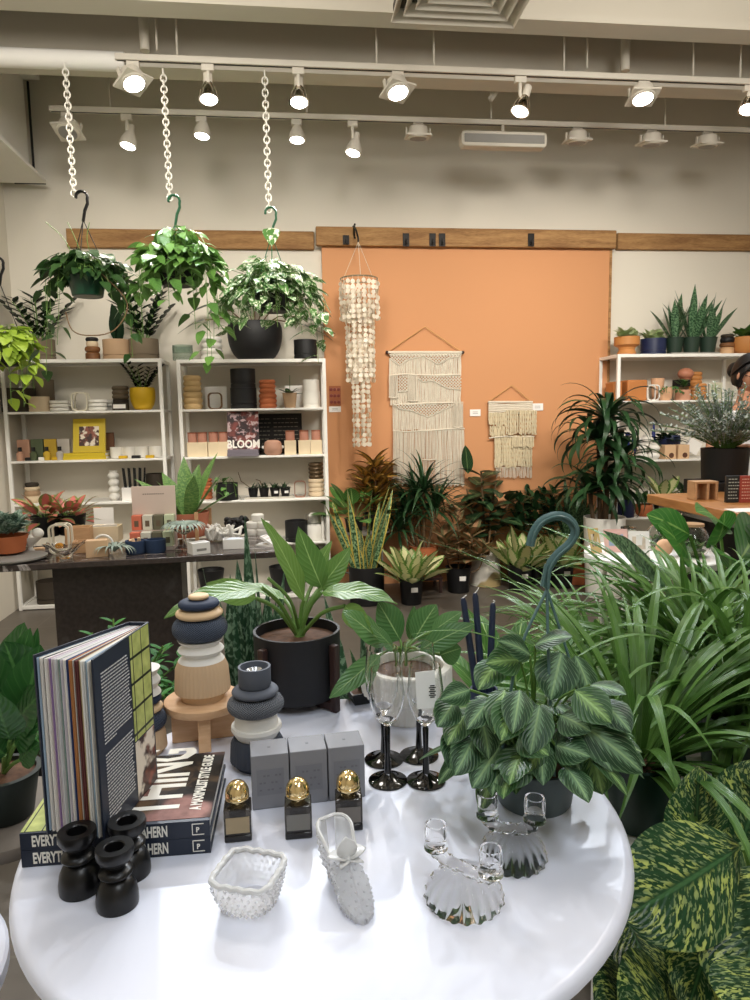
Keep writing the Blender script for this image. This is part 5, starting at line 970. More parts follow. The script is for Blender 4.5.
# black turned candle holders
BLS=pm('black_satin','0d0d0e',.33,var=.2)
def cholder(px,py,row,lab):
    p=Z(px,py); h=ht(p,row); r=20.5/scale_at(p)
    o=thing('candle_holder',lab,'candle holder',p,group='black turned candle holders'); k=h/.12
    pf=[(0,0),(r*.98,0),(r,.004),(r,.018*k),(r*.93,.036*k),(r*.74,.052*k),(r*.5,.058*k)]
    MB().lathe(pf+[(0,.054*k)],n=40).obj('base',BLS,o); MB().lathe([(0,.057*k),(r*.48,.057*k)]+[(r*(.48+.34*math.sin(PI*q/8)),(.057+.023*q/8)*k) for q in range(1,9)]+[(0,.08*k)],n=40).obj('ring',BLS,o)
    MB().lathe([(0,.0795*k),(r*.46,.08*k),(r*.5,.087*k),(r*.74,.093*k),(r*.88,.102*k),(r*.91,.114*k),(r*.87,.12*k),(r*.5,.12*k),(r*.45,.118*k),(r*.42,.1*k),(0,.099*k)],n=40).obj('cup',BLS,o)
cholder(81,889,830,'black turned candle holder at left of the three'); cholder(118,904,846,'black turned candle holder nearest the table front'); cholder(130,873,820,'black turned candle holder at the back of the three')
# stacked sculptural candle towers
TANS=pm('tan_ceramic','c8aa88',.75,var=.03); NAVS=pm('navy_ceramic','222f47',.7,var=.06); GRS=pm('charcoal_ceramic','3a3f49',.7,var=.05); GRC=pm('grey_ceramic','565b66',.65,var=.04); WHS=pm('chalk_ceramic','e2dfd8',.7,var=.02); PALEW=pm('pale_wood','d9ba92',.6,var=.05,sc_=4)
t=NT('hatched_navy'); u,v=t.uv()
def hatched(nm,c1,c2,k=60.):
    t=NT(nm); u,v=t.uv(); a=t.math('SINE',t.math('ADD',t.math('MULTIPLY',u,2*PI*k),t.math('MULTIPLY',v,2*PI*11))); b=t.math('SINE',t.math('SUBTRACT',t.math('MULTIPLY',u,2*PI*k),t.math('MULTIPLY',v,2*PI*11))); f=t.math('MAXIMUM',a,b)
    return t.fin(t.bsdf(t.mix(t.ramp(f,.75,.98),lin(c1),lin(c2)),.7,nrm=t.bump(f,.5,.002)))
HN=hatched('hatched_navy_ring','1b2638','5f6b7e'); HG=hatched('hatched_grey_ring','2e333c','8d9199')
def torus_pf(r,z0,z1,q=10,inn=.6):
    h=z1-z0; return [(0,z0),(r*inn,z0)]+[(r*inn+r*(1-inn)*math.sin(PI*k/q),z0+h*(1-math.cos(PI*k/q))/2) for k in range(1,q)]+[(r*inn,z1),(0,z1)]
def tower(base,lab,items):
    o=thing('candle_tower',lab,'candle holder',base); sc_=scale_at(base); z=0
    for nm,row,rp,kind,mt in items:
        z1_=ht(base,row)if row else 0; r=rp/sc_
        if kind=='torus': MB().lathe(torus_pf(r,z,z1_,inn=.62),n=64).obj(nm,mt,o)
        elif kind=='ribcup': MB().lathe([(0,z,0),(r*.78,z,0),(r*.8,z+(z1_-z)*.08,0),(r,z+(z1_-z)*.22,1),(r*.95,z+(z1_-z)*.8,1),(r*.84,z1_,0),(0,z1_,0)],n=160,rib=.012,nr=40).obj(nm,mt,o)
        elif kind=='grooves':
            pf=[(0,z)]; 
            for k in range(13): pf.append((r*(.9+.1*math.cos(4*PI*k/12)),z+(z1_-z)*k/12))
            MB().lathe(pf+[(0,z1_)],n=48).obj(nm,mt,o)
        elif kind=='saucer': MB().lathe([(0,z),(r*.8,z),(r,z+(z1_-z)*.35),(r*.98,z+(z1_-z)*.5),(r*.86,z+(z1_-z)*.5),(r*.82,z1_),(0,z1_)],n=48).obj(nm,mt,o)
        elif kind=='cup': MB().lathe([(0,z),(r*.9,z),(r,z+.004),(r,z1_),(r*.86,z1_),(r*.82,z+(z1_-z)*.5),(0,z+(z1_-z)*.5)],n=40).obj(nm,mt,o); MB().lathe([(0,z+(z1_-z)*.52),(r*.8,z+(z1_-z)*.52),(r*.55,z+(z1_-z)*.8),(r*.3,z+(z1_-z)*.6),(0,z+(z1_-z)*.6)],n=32).obj('metal_insert',pm('steel','c5c8cc',.2,.9),o)
        z=z1_
    return o
sc0=V(Z(204,742)); sc0.y+=.02
wd=thing('wooden_riser','round pale wooden riser on crossed board legs','riser',sc0); zr=ht(sc0,697); sR=38/scale_at(sc0+V((0,0,zr)))
MB().lathe([(0,zr-.018),(sR-.003,zr-.018),(sR,zr-.014),(sR,zr-.002),(sR-.003,zr),(0,zr)],n=64).obj('round_top',OAKH,wd)
for rz_ in(.12,PI/2+.12):
    q=sR*.9; MB().prism([(-q,0),(q,0),(q*.72,zr-.018),(-q*.72,zr-.018)] if rz_>1 else [(-q*.92,0),(q*.92,0),(q*.92,zr-.0183),(-q*.92,zr-.0183)],-.012,.012,M=Matrix.Rotation(rz_,4,'Z')@Matrix.Rotation(PI/2,4,'X')).obj('leg_board',OAKH,wd,bevel=.0015)
tower(sc0+V((0,0,zr+.0005)),'tall tan, white and navy stacked candle tower on wooden riser',[('base_cup',659,27,'ribcup',TANS),('white_section',638,22.5,'grooves',WHS),('hatched_ring',617,27,'torus',HN),('wood_ring',608,23,'torus',PALEW),('navy_ring',599,20,'torus',NAVS),('top_knob',594,10,'torus',PALEW)])
tower(Z(147,752),'stacked candle tower half hidden behind the standing book',[('base_cup',728,20,'ribcup',TANS),('hatched_ring',711,21,'torus',HN),('wood_ring',703,18,'torus',PALEW),('navy_ring',693,17,'torus',NAVS),('white_section',668,17,'grooves',WHS)])
tower(Z(258,764),'grey candle tower with white saucer behind the grey cartons',[('base_cup',735,27,'ribcup',GRS),('white_saucer',712,25,'saucer',WHS),('hatched_ring',695,28,'torus',HG),('grey_ring',686,23,'torus',GRC),('candle_cup',666,16,'cup',GRC)])
# grey cartons and perfume bottles
GCT=pm('grey_carton','85868c',.6,var=.02); GCP=pm('grey_carton_panel','7b7c83',.45,var=.02)
b0,b1_=Z(252,811),Z(366,797); bd=(b1_-b0); crz_=math.atan2(bd.y,bd.x); cw=bd.length/3
for i in range(3):
    p=b0+bd*((i+.5)/3); h=ht(b0,757)*(1,1.0,1.0)[i]; d=.058
    o=thing('perfume_carton','grey perfume carton, %s of the row of three'%('left','middle','right')[i],'box',p+V((-math.sin(crz_)*d/2,math.cos(crz_)*d/2,0)),crz_,'grey perfume cartons')
    MB().box((0,0,h/2),(cw*.965,d,h)).obj('carton',GCT,o,bevel=.0012); MB().box((0,-d/2-.0003,h*.5),(cw*.7,.0005,h*.48)).obj('front_panel',GCP,o); m=MB()
    for r_ in range(3): [m.box((-cw*.25+cw*.1*k,-d/2-.0006,h*(.62-.13*r_)),(cw*.06,.0004,.003)) for k in range(6) if (k+r_)%3]
    MB().box((0,0,h+.0002),(.005,.005,.0004)).obj('top_emblem',pm('carton_ink','6c6d75',.5),o); m.obj('lettering',pm('carton_ink','6c6d75',.5),[c for c in o.children if c.name.startswith('front_panel')][0])
SMOK=pm('smoky_glass','5d564e',.05,trans=.85,var=.05,ior=1.45); SMB=pm('smoky_base','2c2a2b',.08,trans=.3,var=.05)
for i,(px,py,row,lc,l) in enumerate(((238,843,803,'a08f70','square perfume bottle with gold cap and tan label, left one'),(299,840,800,'77756f','square perfume bottle with gold cap, middle of three'),(350,832,793,'6f6a64','square perfume bottle with gold cap, right of three'))):
    p=Z(px,py); k=1/scale_at(p); w=27*k; p.y+=w*.45; h=ht(p,row+1)*1.02
    o=thing('perfume_bottle',l,'bottle',p,(.03,.0,-.03)[i]); MB().box((0,0,h*.6),(w,w*.86,h*.8)).obj('glass_body',SMOK,o,bevel=.002); MB().box((0,0,h*.1),(w,w*.86,h*.2)).obj('glass_base',SMB,o,bevel=.002)
    MB().box((0,-w*.43-.0004,h*.52),(w*.86,.0006,h*.48)).obj('label_panel',pm('label_'+lc,lc,.4,.3),o); MB().box((0,0,h*.55),(w*.6,w*.5,h*.6)).obj('perfume',pm('perfume_liquid','4b4238',.1,trans=.6),o)
    MB().lathe([(0,h),(w*.25,h),(w*.25,h+.006),(0,h+.006)],n=20).obj('collar',GOLD,o); r=12.2*k; m=MB(); m.lathe([(0,h+.005),(r*.75,h+.007)]+[(r*(.8+.2*math.sin(PI*q/6)) ,h+.007+r*.5*q/6) for q in range(7)]+[(r*math.cos(PI/2*q/8),h+.007+r*.5+r*1.15*math.sin(PI/2*q/8)) for q in range(0,9)],n=32); m.obj('gold_cap',GOLD,o)
# champagne flutes
BGL=pm('black_glass','050506',.06,var=.1,spec=.7)
def flute(px,py,rjoin,rtop,lab,tagc=False):
    p=Z(px,py-7); k=1/scale_at(p); h1_=ht(p,rjoin); h=ht(p,rtop+4); o=thing('champagne_flute',lab,'glass',p); r=19.5*k
    MB().lathe([(0,0),(r,0),(r,.002),(r*.5,.006),(.0065,.016),(.0048,h1_*.5),(.0055,h1_-.004),(.004,h1_),(0,h1_)],n=40).obj('stem',BGL,o)
    L_=h-h1_; R_=18*k; MB().lathe([(0,h1_),(.006,h1_+.002),(R_*.55,h1_+L_*.12),(R_*.9,h1_+L_*.35),(R_,h1_+L_*.6),(R_*.84,h),(R_*.84-.0012,h),(R_-.0013,h1_+L_*.6),(R_*.9-.0013,h1_+L_*.35),(R_*.55-.0013,h1_+L_*.13),(0,h1_+.012)],n=40).obj('glass_bowl',CLEAR,o)
    if tagc:
        MB().box((.002,-R_-.002,h1_+L_*.72),(.034,.0006,.066),M=Matrix.Rotation(-.04,4,'Y')).obj('price_tag',pm('tag_paper','f7f6f4',.6,var=.01),o); m=MB(); [m.box((.006,-R_-.0026,h1_+L_*(.6+.03*q)),(.012 if q%2 else .008,.0004,.002)) for q in range(7)]; m.obj('tag_lettering',pm('ink_black','222222',.7),o)
    return o
flute(388,788,726,665,'front left champagne flute with black stem'); flute(426,788,726,661,'front right black-stemmed flute with white price tag',True); flute(384,767,712,644,'rear left champagne flute with black stem'); flute(419,763,708,640,'rear right champagne flute with black stem')
# ---------------- pressed glass ----------------
t=NT('opal_glass'); g=t.n('BsdfGlass'); g.inputs['IOR'].default_value=1.4; g.inputs[0].default_value=lin('ffffff'); df=t.n('BsdfTranslucent'); df.inputs[0].default_value=lin('ffffff'); ms=t.n('MixShader'); ms.inputs[0].default_value=.3; t.t.links.new(g.outputs[0],ms.inputs[1]); t.t.links.new(df.outputs[0],ms.inputs[2]); OPAL=t.fin(ms.outputs[0])
MILK=pm('milky_rim','eff0f0',.2,trans=.35,var=.02)
def sq(th,p): return 1/((abs(math.cos(th))**p+abs(math.sin(th))**p)**(1/p))
p=Z(250,903); k=1/scale_at(p); gb=thing('glass_dish','square hobnail glass dish with milky rim','dish',p,-.38); a=32*k; H=ht(p,868); N=64
def gring(m,r,z,pw): return [(r*sq(2*PI*i/N,pw)*math.cos(2*PI*i/N),r*sq(2*PI*i/N,pw)*math.sin(2*PI*i/N),z) for i in range(N)]
def gloft(m,rings):
    vs=[];fs=[]
    for r in rings: vs+=r
    for j in range(len(rings)-1):
        for i in range(N): q=(i+1)%N; fs.append((j*N+i,j*N+q,(j+1)*N+q,(j+1)*N+i))
    fs.append(tuple(range(N-1,-1,-1))); fs.append(tuple((len(rings)-1)*N+i for i in range(N))); m.add(vs,fs)
m=MB(); gloft(m,[gring(m,a*.55,0,2),gring(m,a*.72,.002,2.3),gring(m,a*.88,H*.3,3),gring(m,a*.95,H*.7,4),gring(m,a*.97,H*.9,5),gring(m,a*.9,H*.9,5),gring(m,a*.86,H*.6,4),gring(m,a*.78,H*.3,3),gring(m,a*.6,.008,2.3)])
m.obj('bowl',OPAL,gb); m=MB()
for r_ in range(5):
    z=H*(.16+.17*r_); n_=30
    for i in range(n_):
        th=2*PI*(i+.5*(r_%2))/n_; rr=a*(.84,.9,.94,.965,.985)[r_]*sq(th,(2.6,3,3.6,4.2,5)[r_]); m.ball((rr*math.cos(th),rr*math.sin(th),z),.0026,7,5)
m.obj('hobnails',OPAL,gb); m=MB(); vs=[]
rp=[]
for i in range(N):
    th=2*PI*i/N; rr=a*.95*sq(th,5); rp.append((rr*math.cos(th),rr*math.sin(th),H*.95+.0012*math.sin(i*PI/2)))
m.tube(rp,.0042,8,closed=True); m.obj('rim',MILK,gb)
# glass slipper
hp,tp=Z(333,868),Z(362,918); sh=thing('glass_slipper','pressed hobnail glass slipper with bow, toe towards the front','figurine',hp,math.atan2((tp-hp).y,(tp-hp).x)); L=(tp-hp).length*1.12; NS=30; NR=26; ss=lambda a,b,x:(lambda t:t*t*(3-2*t))(min(1,max(0,(x-a)/(b-a))))
def shoe_pt(s_,q,off=0.):
    w=L*(.175*math.sqrt(max(0,1-((.13-s_)/.135)**2)) if s_<.13 else .175-.035*math.sin(PI*(s_-.13)/.5) if s_<.63 else .175*max(0,1-((s_-.63)/.375)**2)**.62)
    zb=L*.15*(1-ss(.05,.62,s_)); zt=L*(.60-.20*ss(0,.42,s_)-.33*ss(.42,1.,s_)); zt=max(zt,zb+L*.07); c=1-ss(.34,.5,s_); sg=1 if q>=0 else -1; t_=max(0,(abs(q)-.35)/.65)
    x=w*(.8*min(1,abs(q)/.35)+.2*math.sin(min(1,t_*1.6)*PI/2))*(1-(1-c)*ss(.45,1,t_))*(1+.12*t_*c); z=zb+(zt-zb)*(t_*c+(1-c)*math.sin(t_*PI/2))
    return V(((s_-.0)*L-.08*L*t_*c*(1-ss(0,.2,s_)),sg*(x+off),z+(off if t_>.7 and c<.5 else 0)))
m=MB(); vs=[];fs=[]
for i in range(NS+1):
    for j in range(NR+1): vs.append(shoe_pt(.999*i/NS,-1+2*j/NR))
for i in range(NS):
    for j in range(NR): q=i*(NR+1)+j; fs.append((q,q+1,q+NR+2,q+NR+1))
m.add(vs,fs); t=NT('opal_slipper'); g=t.n('BsdfGlass'); g.inputs['IOR'].default_value=1.25; df=t.n('BsdfTranslucent'); df.inputs[0].default_value=(1,1,1,1); d2=t.n('BsdfDiffuse'); d2.inputs[0].default_value=lin('f4f6fa'); m1=t.n('MixShader'); m1.inputs[0].default_value=.5; t.t.links.new(df.outputs[0],m1.inputs[1]); t.t.links.new(d2.outputs[0],m1.inputs[2]); m2_=t.n('MixShader'); m2_.inputs[0].default_value=.42; t.t.links.new(g.outputs[0],m2_.inputs[1]); t.t.links.new(m1.outputs[0],m2_.inputs[2]); OPAL=t.fin(m2_.outputs[0])
body_=m.obj('shoe_body',OPAL,sh,solid=.003)
m=MB(); m.lathe([(0,0),(.013,0),(.014,.004),(.010,L*.1),(.012,L*.15),(0,L*.15)],(.13*L,0,0),20); m.obj('heel',OPAL,sh)
m=MB()
for i in range(16):
    for j in range(15):
        s_=.06+.88*i/15; q=-1+2*(j+.5*(i%2)+.2)/15.4
        if abs(q)<.36: continue
        m.ball(shoe_pt(s_,q,.0016),.0024,6,4)
m.obj('hobnails',OPAL,body_); m=MB()
m.tube([shoe_pt(.40*k_/12,-1) for k_ in range(12,0,-1)]+[shoe_pt(.40*k_/12,1) for k_ in range(13)],.0028,6); m.obj('rim',MILK,sh); m=MB(); c_=shoe_pt(.5,1)+V((0,0,.003))
for s_ in(-1,1): leaf(m,c_,(-.15,s_,.45),.03,.024,'oval',.6,.3,6); leaf(m,c_,(.5,s_*.5,.1),.024,.012,'strap',.3,.2,5)
leaf(m,c_,(-.35,0,1),.03,.03,'oval',-.4,.2,6); m.ball(c_,.005,8,6); m.obj('bow',MILK,sh,solid=.002)
# twin twisted candelabra
CGL=glassmat('pressed_glass','ffffff',0,1.2)
def candelabra(px,py,c1,c2,rw,lab,bw_):
    p=Z(px,py); k=1/scale_at(p); o=thing('glass_candelabrum',lab,'candle holder',p); rb_=bw_/2*k
    MB().lathe([(0,0,0),(rb_*.94,0,1),(rb_,.005,1),(rb_*.97,.013,1),(rb_*.82,.027,1),(rb_*.5,.040,.8),(rb_*.25,.046,.3),(0,.048,0)],n=128,rib=.045,nr=18,tw=24).obj('ribbed_base',CGL,o)
    zc=ht(p,rw); a=onz(c1[0],c1[1],p.z+zc)-p; b=onz(c2[0],c2[1],p.z+zc)-p; dr=(b-a); dr.z=0; hl=dr.length/2; dr.normalize(); mid=(a+b)/2; mid.z=0; mid*=.6
    a=mid-dr*hl; b=mid+dr*hl
    pts=[]
    for i in range(25):
        th=PI+PI*i/24; pts.append(mid+dr*(hl*math.cos(th))+V((0,0,zc+ (zc-.045)*math.sin(th))))
    m=MB(); n=14; vs=[];fs=[];ups=[]
    for i,q in enumerate(pts):
        d=(pts[min(24,i+1)]-pts[max(0,i-1)]).normalized(); s_=dr.cross(V((0,0,1))); u_=d.cross(s_)
        for j in range(n):
            th=2*PI*j/n; rr=.0085*(1+.16*math.cos(3*(th+i*.55))); vs.append(q+s_*math.cos(th)*rr+u_*math.sin(th)*rr)
    for i in range(24):
        for j in range(n): l=(j+1)%n; fs.append((i*n+j,i*n+l,(i+1)*n+l,(i+1)*n+j))
    fs+=[tuple(range(n-1,-1,-1)),tuple(24*n+j for j in range(n))]; m.add(vs,fs); m.obj('twisted_arm',CGL,o)
    for q in(a,b): MB().lathe([(0,0),(.011,0),(.0165,.003),(.0165,.006),(.0135,.009),(.0150,.014),(.0155,.030),(.0145,.038),(.0115,.038),(.0115,.018),(.0,.014)],(q.x,q.y,zc),28).obj('candle_cup',CGL,o)
candelabra(464,899,(435,850),(490,876),862,'twin-armed twisted glass candelabrum nearer the front',78); candelabra(513,858,(486,818),(533,822),820,'twin-armed twisted glass candelabrum before the grey plant pot',66)
# ---------------- plants on the table ----------------
def lp(mb,a,b,W,sh='oval',bend=.3,fold=.15,n=10,side=5,roll=0,wav=.0,cup=.1,**k):
    """a leaf from point a to about point b"""
    d=V(b)-V(a); L=d.length; d.normalize(); up=V((0,-.72,.7)); s=d.cross(up)
    if s.length>.1: d=Matrix.Rotation(bend*.42,3,s.normalized())@d
    return leaf(mb,a,d,L*(1+bend*bend*.04),W,sh,bend,fold,n,side,roll,wav,cup,up=up,**k)
pc=V(Z(299,706)); pc.y+=.03; ph=thing('potted_philodendron','long-leaved green plant in black planter on dark wooden stand','potted plant',pc); k=1/scale_at(pc+V((0,0,.1)))
zl=.022; prr=43*k; ptop=ht(pc,629); MB().lathe([(0,zl),(prr*.93,zl),(prr*.97,zl+.006),(prr,ptop),(prr-.006,ptop),(prr-.008,zl+.02),(0,zl+.02)],n=56).obj('pot',pm('black_stoneware','17171a',.6,var=.1),ph); soil(ph,prr-.008,ptop-.022,BARK)
for i in range(4):
    th=PI*i/2-.75; MB().box((0,0,ptop*.45),(.017,.017,ptop*.9)).obj('stand_leg',DARKW,ph,loc=((prr+.011)*math.cos(th),(prr+.011)*math.sin(th),0),rz=th,bevel=.003)
for i in range(2): MB().box((0,0,.012),(2*prr+.01,.016,.016 if i else .0159)).obj('stand_bar',DARKW,ph,rz=PI/2*i-.75)
Y0=pc.y; f,s=MB(),MB()
def PP(px,py,dy=0): return ony(px,py,Y0+dy)-pc
B0=PP(299,638)
for a,b,W,bend,roll,dy,dy2 in (((304,600),(264,514),.062,.35,.5,0,-.05),((262,588),(160,614),.075,.7,.45,-.06,-.14),((256,598),(205,590),.06,.5,-.5,.02,.1),((322,592),(400,600),.075,.7,-.5,-.03,-.08),((318,590),(356,552),.055,.6,.6,.05,.1),((322,588),(294,528),.07,.3,-.6,.04,.06),((285,600),(236,582),.05,.6,.6,.1,.2),((312,585),(330,540),.05,.4,-.4,.1,.12),((345,606),(368,640),.05,.9,.5,-.08,-.13)):
    A_=PP(a[0],a[1],dy); s.tube(spline([B0,B0.lerp(A_,.5)+V((0,0,.02)),A_],5),[.006]*5+[.005]*5+[.004] if 0 else .0048,7); lp(f,A_,PP(b[0],b[1],dy2),W,'lance',bend,.22,16,5,roll,.035)
s.tube([B0+V((0,0,-.03)),B0,B0+V((.01,0,.03))],[.014,.013,.008],8); s.tube(spline([B0+V((.0,0,.02)),PP(290,600,-.05),PP(268,578,-.07)],4),.004,6)
f.obj('foliage',[L_PHILM],ph); s.obj('stems',GREEN_STEM,ph)
wc=V(Z(410,724)); wc.y+=.04; k=1/scale_at(wc+V((0,0,.08))); wr=45*k; wp=thing('potted_rubber_plant','broad-leaved rubber plant in white ribbed footed planter','potted plant',wc); wh=ht(wc,664)
MB().lathe([(0,0,0),(wr*.6,0,1),(wr*.66,.01,1),(wr*.72,wh*.3,1),(wr*.8,wh*.42,.6),(wr*.97,wh*.5,1),(wr,wh*.62,1),(wr,wh*.97,.6),(wr*.97,wh,0),(wr*.82,wh,0),(wr*.8,wh*.97,0),(wr*.78,wh*.8,0),(0,wh*.8,0)],n=140,rib=.018,nr=32).obj('pot',CERW,wp); soil(wp,wr*.79,wh*.84,BARK)
Y0=wc.y; pc=wc; f,s=MB(),MB(); B0=PP(402,652)
for a,b,W,bend,roll,dy,dy2 in (((385,645),(342,610),.085,.25,.3,0,-.02),((400,640),(378,602),.1,.1,.2,.05,.05),((414,640),(436,604),.09,.2,-.3,.06,.06),((432,632),(462,612),.05,.3,.0,.03,.03),((420,650),(476,628),.06,.7,.2,-.03,-.03),((440,655),(462,650),.07,.5,.4,.0,-.02),((380,655),(332,703),.055,.6,-.3,-.05,-.12),((395,650),(370,625),.06,.2,.5,-.02,-.04),((445,640),(452,612),.05,.2,.0,.05,.06),((410,640),(415,606),.07,.1,1.,.1,.12)):
    A_=PP(a[0],a[1],dy); s.tube(spline([B0,B0.lerp(A_,.5)+V((0,0,.008)),A_],4),.003,6); lp(f,A_,PP(b[0],b[1],dy2),W*.82,'oval',bend,.12,12,5,roll)
s.tube([B0-V((0,0,.03)),B0+V((0,0,.005))],.006,6); f.obj('foliage',[L_RUB],wp); s.obj('stems',GREEN_STEM,wp)
tp_=V(Z(364,703)); o=thing('nursery_tray','small square black tray of soil with pointed seedlings','planter',tp_+V((0,.02,0)),.2); MB().ring([(.028*1.41,0),(.036*1.41,.028),(.032*1.41,.028),(.026*1.41,.003)],n=4,M=Matrix.Rotation(PI/4,4,'Z')).obj('tray',NURS,o,sharp=20); MB().lathe([(0,.024),(.033*1.41,.022)],n=4,M=Matrix.Rotation(PI/4,4,'Z')).obj('soil',BARK,o); f=MB(); [leaf(f,(.01*math.cos(i*2.4),.01*math.sin(i*2.4),.02),(.2*math.cos(i*2.4),.2*math.sin(i*2.4),1),.1,.022,'sword',.1,.3,6) for i in range(4)]; f.obj('foliage',[L_SNAKE],o)
# hanging-basket prayer plant set down on the table
cc=V(Z(542,812)); cc.y+=.04; k=1/scale_at(cc); cr=42*k; cp=thing('potted_prayer_plant','patterned prayer plant in grey-green hanging pot set on the table','potted plant',cc); chh=ht(cc+V((0,-.0,0)),758)
MB().lathe([(0,0),(cr*.84,0),(cr*.87,.004),(cr,chh*.88),(cr*1.05,chh*.88),(cr*1.05,chh),(cr*.97,chh),(cr*.9,chh*.6),(0,chh*.6)],n=56).obj('pot',GREYGRN,cp); soil(cp,cr*.94,chh*.85,BARK)
Y0=cc.y; pc=cc; TEAL=pm('teal_plastic','52706f',.4,var=.1)
J=PP(547,586); hkp=[PP(x,y) for x,y in((547,588),(548,570),(556,556),(570,543),(575,530),(568,519),(555,516),(541,522),(533,534),(530,546))]
m=MB(); sp_=spline(hkp,5); nn=len(sp_); rs=[.0078 if i>8 else .0045+.0005*i for i in range(nn)]; m.tube(sp_,rs,8,flat=.45); m.tube([q+V((.0,-.006,0)) for q in sp_],.0022,6); m.tube([J+V((-.008,0,0)),sp_[7]+V((-.006,0,0))],.004,6); m.obj('hook',TEAL,cp)
for th,mid in((PI*1.12,(520,640)),(PI*1.55,(548,650)),(PI*1.93,(578,680)),): e=V((cr*math.cos(th),cr*math.sin(th)*.9,chh)); M_=PP(mid[0],mid[1],-.02); MB().tube(spline([J,J+V((0,0,-.006)),M_.lerp(e,.15),e],5),.0026,6).obj('hanger_wire',TEAL,cp)
f,g,s=MB(),MB(),MB(); vx=random.Random(77); top=V((0,0,chh))
big=[((590,745),(600,795),.085),((575,720),(640,775),.08),((555,745),(590,760),.06),((520,735),(548,758),.06),((500,745),(472,790),.07),((475,735),(455,778),.06),((525,750),(500,790),.07),((540,705),(528,755),.065),((560,715),(590,735),.065),((575,690),(610,725),.07),((562,652),(548,700),.085),((575,655),(592,705),.06),((505,690),(490,735),.055),((490,700),(465,730),.05),((470,690),(440,705),.045),((465,715),(445,745),.05),((520,690),(510,735),.055),((530,655),(495,645),.05),((500,660),(475,690),.06),((590,685),(628,695),.045),((535,645),(575,636),.05),((520,660),(485,668),.06),((455,700),(438,730),.055),((460,730),(450,770),.06),((515,700),(500,742),.065),((600,700),(630,735),.065),((480,715),(490,760),.06),((545,740),(525,775),.06)]
for i,(a,b,W) in enumerate(big):
    rr=abs(a[0]-540)/100; dy=-.09*math.sqrt(max(0,1.1-rr*rr))*(1 if a[1]>665 else .1)+vx.uniform(-.012,.012); ta=PP(a[0],a[1],dy); bb=PP(b[0],b[1],dy-.035-vx.uniform(0,.02)); s.tube(spline([top+V((ta.x*.2,ta.y*.2,-.01)),(top+ta)*.5+V((0,0,.03)),ta],4),.0022,5); lp(g if i%3==0 else f,ta,bb,W*.86,'oval',vx.uniform(.4,.8),.1,12,5,vx.uniform(-.3,.3),.012,.15)
for i in range(80):
    th=vx.uniform(0,2*PI); q=vx.uniform(.02,.125); z=chh+.03+.11*(1-(q/.16)**1.5)*vx.uniform(.2,1.); b=V((q*math.cos(th),q*math.sin(th),z)); s.tube(spline([top+V((0,0,-.02)),b*.5+V((0,0,chh*.5+.02)),b],3),.0018,4); fz=vx.uniform(.7,1.05); leaf(f if i%3 else g,b,(math.cos(th),math.sin(th),vx.uniform(-.7,.2)),.085*fz,.048*fz,'oval',vx.uniform(.3,.8),.1,9,5,vx.uniform(-.4,.4),.01,.12)
f.obj('foliage',[L_CAL],cp); g.obj('young_foliage',[L_CALG],cp); s.obj('stems',GREEN_STEM,cp)
NT_=pm('navy_taper','252e45',.45,var=.1); hp_=V((ony(484,700,1.43).x,1.43,TZ+.0005)); o=tag(MB().lathe([(.028,0),(.03,.003),(.03,.06),(.026,.06),(.025,.01),(0,.01)],n=24).obj('candle_cup',NAVS,loc=hp_),'navy cup holding tapers behind the prayer plant','cup')
for i,(px,py,l) in enumerate(((463,598,'left navy taper candle behind the prayer plant'),(475,593,'middle navy taper candle behind the prayer plant'),(493,603,'short right navy taper behind the prayer plant'))):
    a=hp_+V((-.01+.01*i,0,.012)); b=ony(px,py,1.43+.0*i); c=thing('taper_candle',l,'candle',a); d=b-a; MB().tube([V((0,0,0)),d*.97,d],[.0085,.0065,.004],14).obj('wax',NT_,c); MB().tube(spline([d,d+V((.004,0,.004)),d+V((.008 if i<2 else .0,0,.006 if i!=1 else .012))],3),.0012,5).obj('wick',PAPER,c)
# ---------------- round side table with cards and jars ----------------
q=onz(655,552,.82); rt_=thing('side_table','small white round table with postcards and glass terrariums','table',(q.x,q.y,0)); rr_=68/scale_at(q)
MB().lathe([(0,.79),(rr_-.004,.79),(rr_,.794),(rr_,.816),(rr_-.004,.82),(0,.82)],n=64).obj('tabletop',WMETAL,rt_)
for k_ in range(4):
    th=k_*PI/2+.6; MB().tube([(rr_*.8*math.cos(th),rr_*.8*math.sin(th),.79),(rr_*.95*math.cos(th),rr_*.95*math.sin(th),0)],.012,8).obj('leg',WMETAL,rt_)
def onT(px,py): p=onz(px,py,.8205); return p
PK=pm('blush_card','e0b9b0',.7,var=.03)
def postcard(px,py,hpx,wpx,col,pc_,rz,lab):
    p=onT(px,py); k=1/scale_at(p); w,h=wpx*k,hpx*k*1.05; o=thing('postcard',lab,'card',p,rz); A=Matrix.Rotation(-.3,4,'X'); MB().box((0,0,h/2),(w,.003,h),M=A).obj('card',col,o); MB().box((0,-.0018,h*.52),(w*.62,.001,h*.5),M=A).obj('picture',pc_,o); MB().box((0,h*.16,h*.42),(w*.3,.003,h*.85),M=Matrix.Rotation(.1,4,'X')).obj('prop',col,o)
postcard(597,553,24,13,pm('tan_card','cdb27a',.7),MC['photo_collage'],.3,'tan patterned card standing at left of the round side table'); postcard(617,552,22,24,PK,pm('blue_print','9db0c9',.7,var=.3,sc_=40),-.1,'blush card with pale blue print on the side table'); postcard(639,556,24,20,PAPER,pm('pale_print','cdbfae',.7,var=.4,sc_=40),-.35,'white card with small picture tilted on the side table')
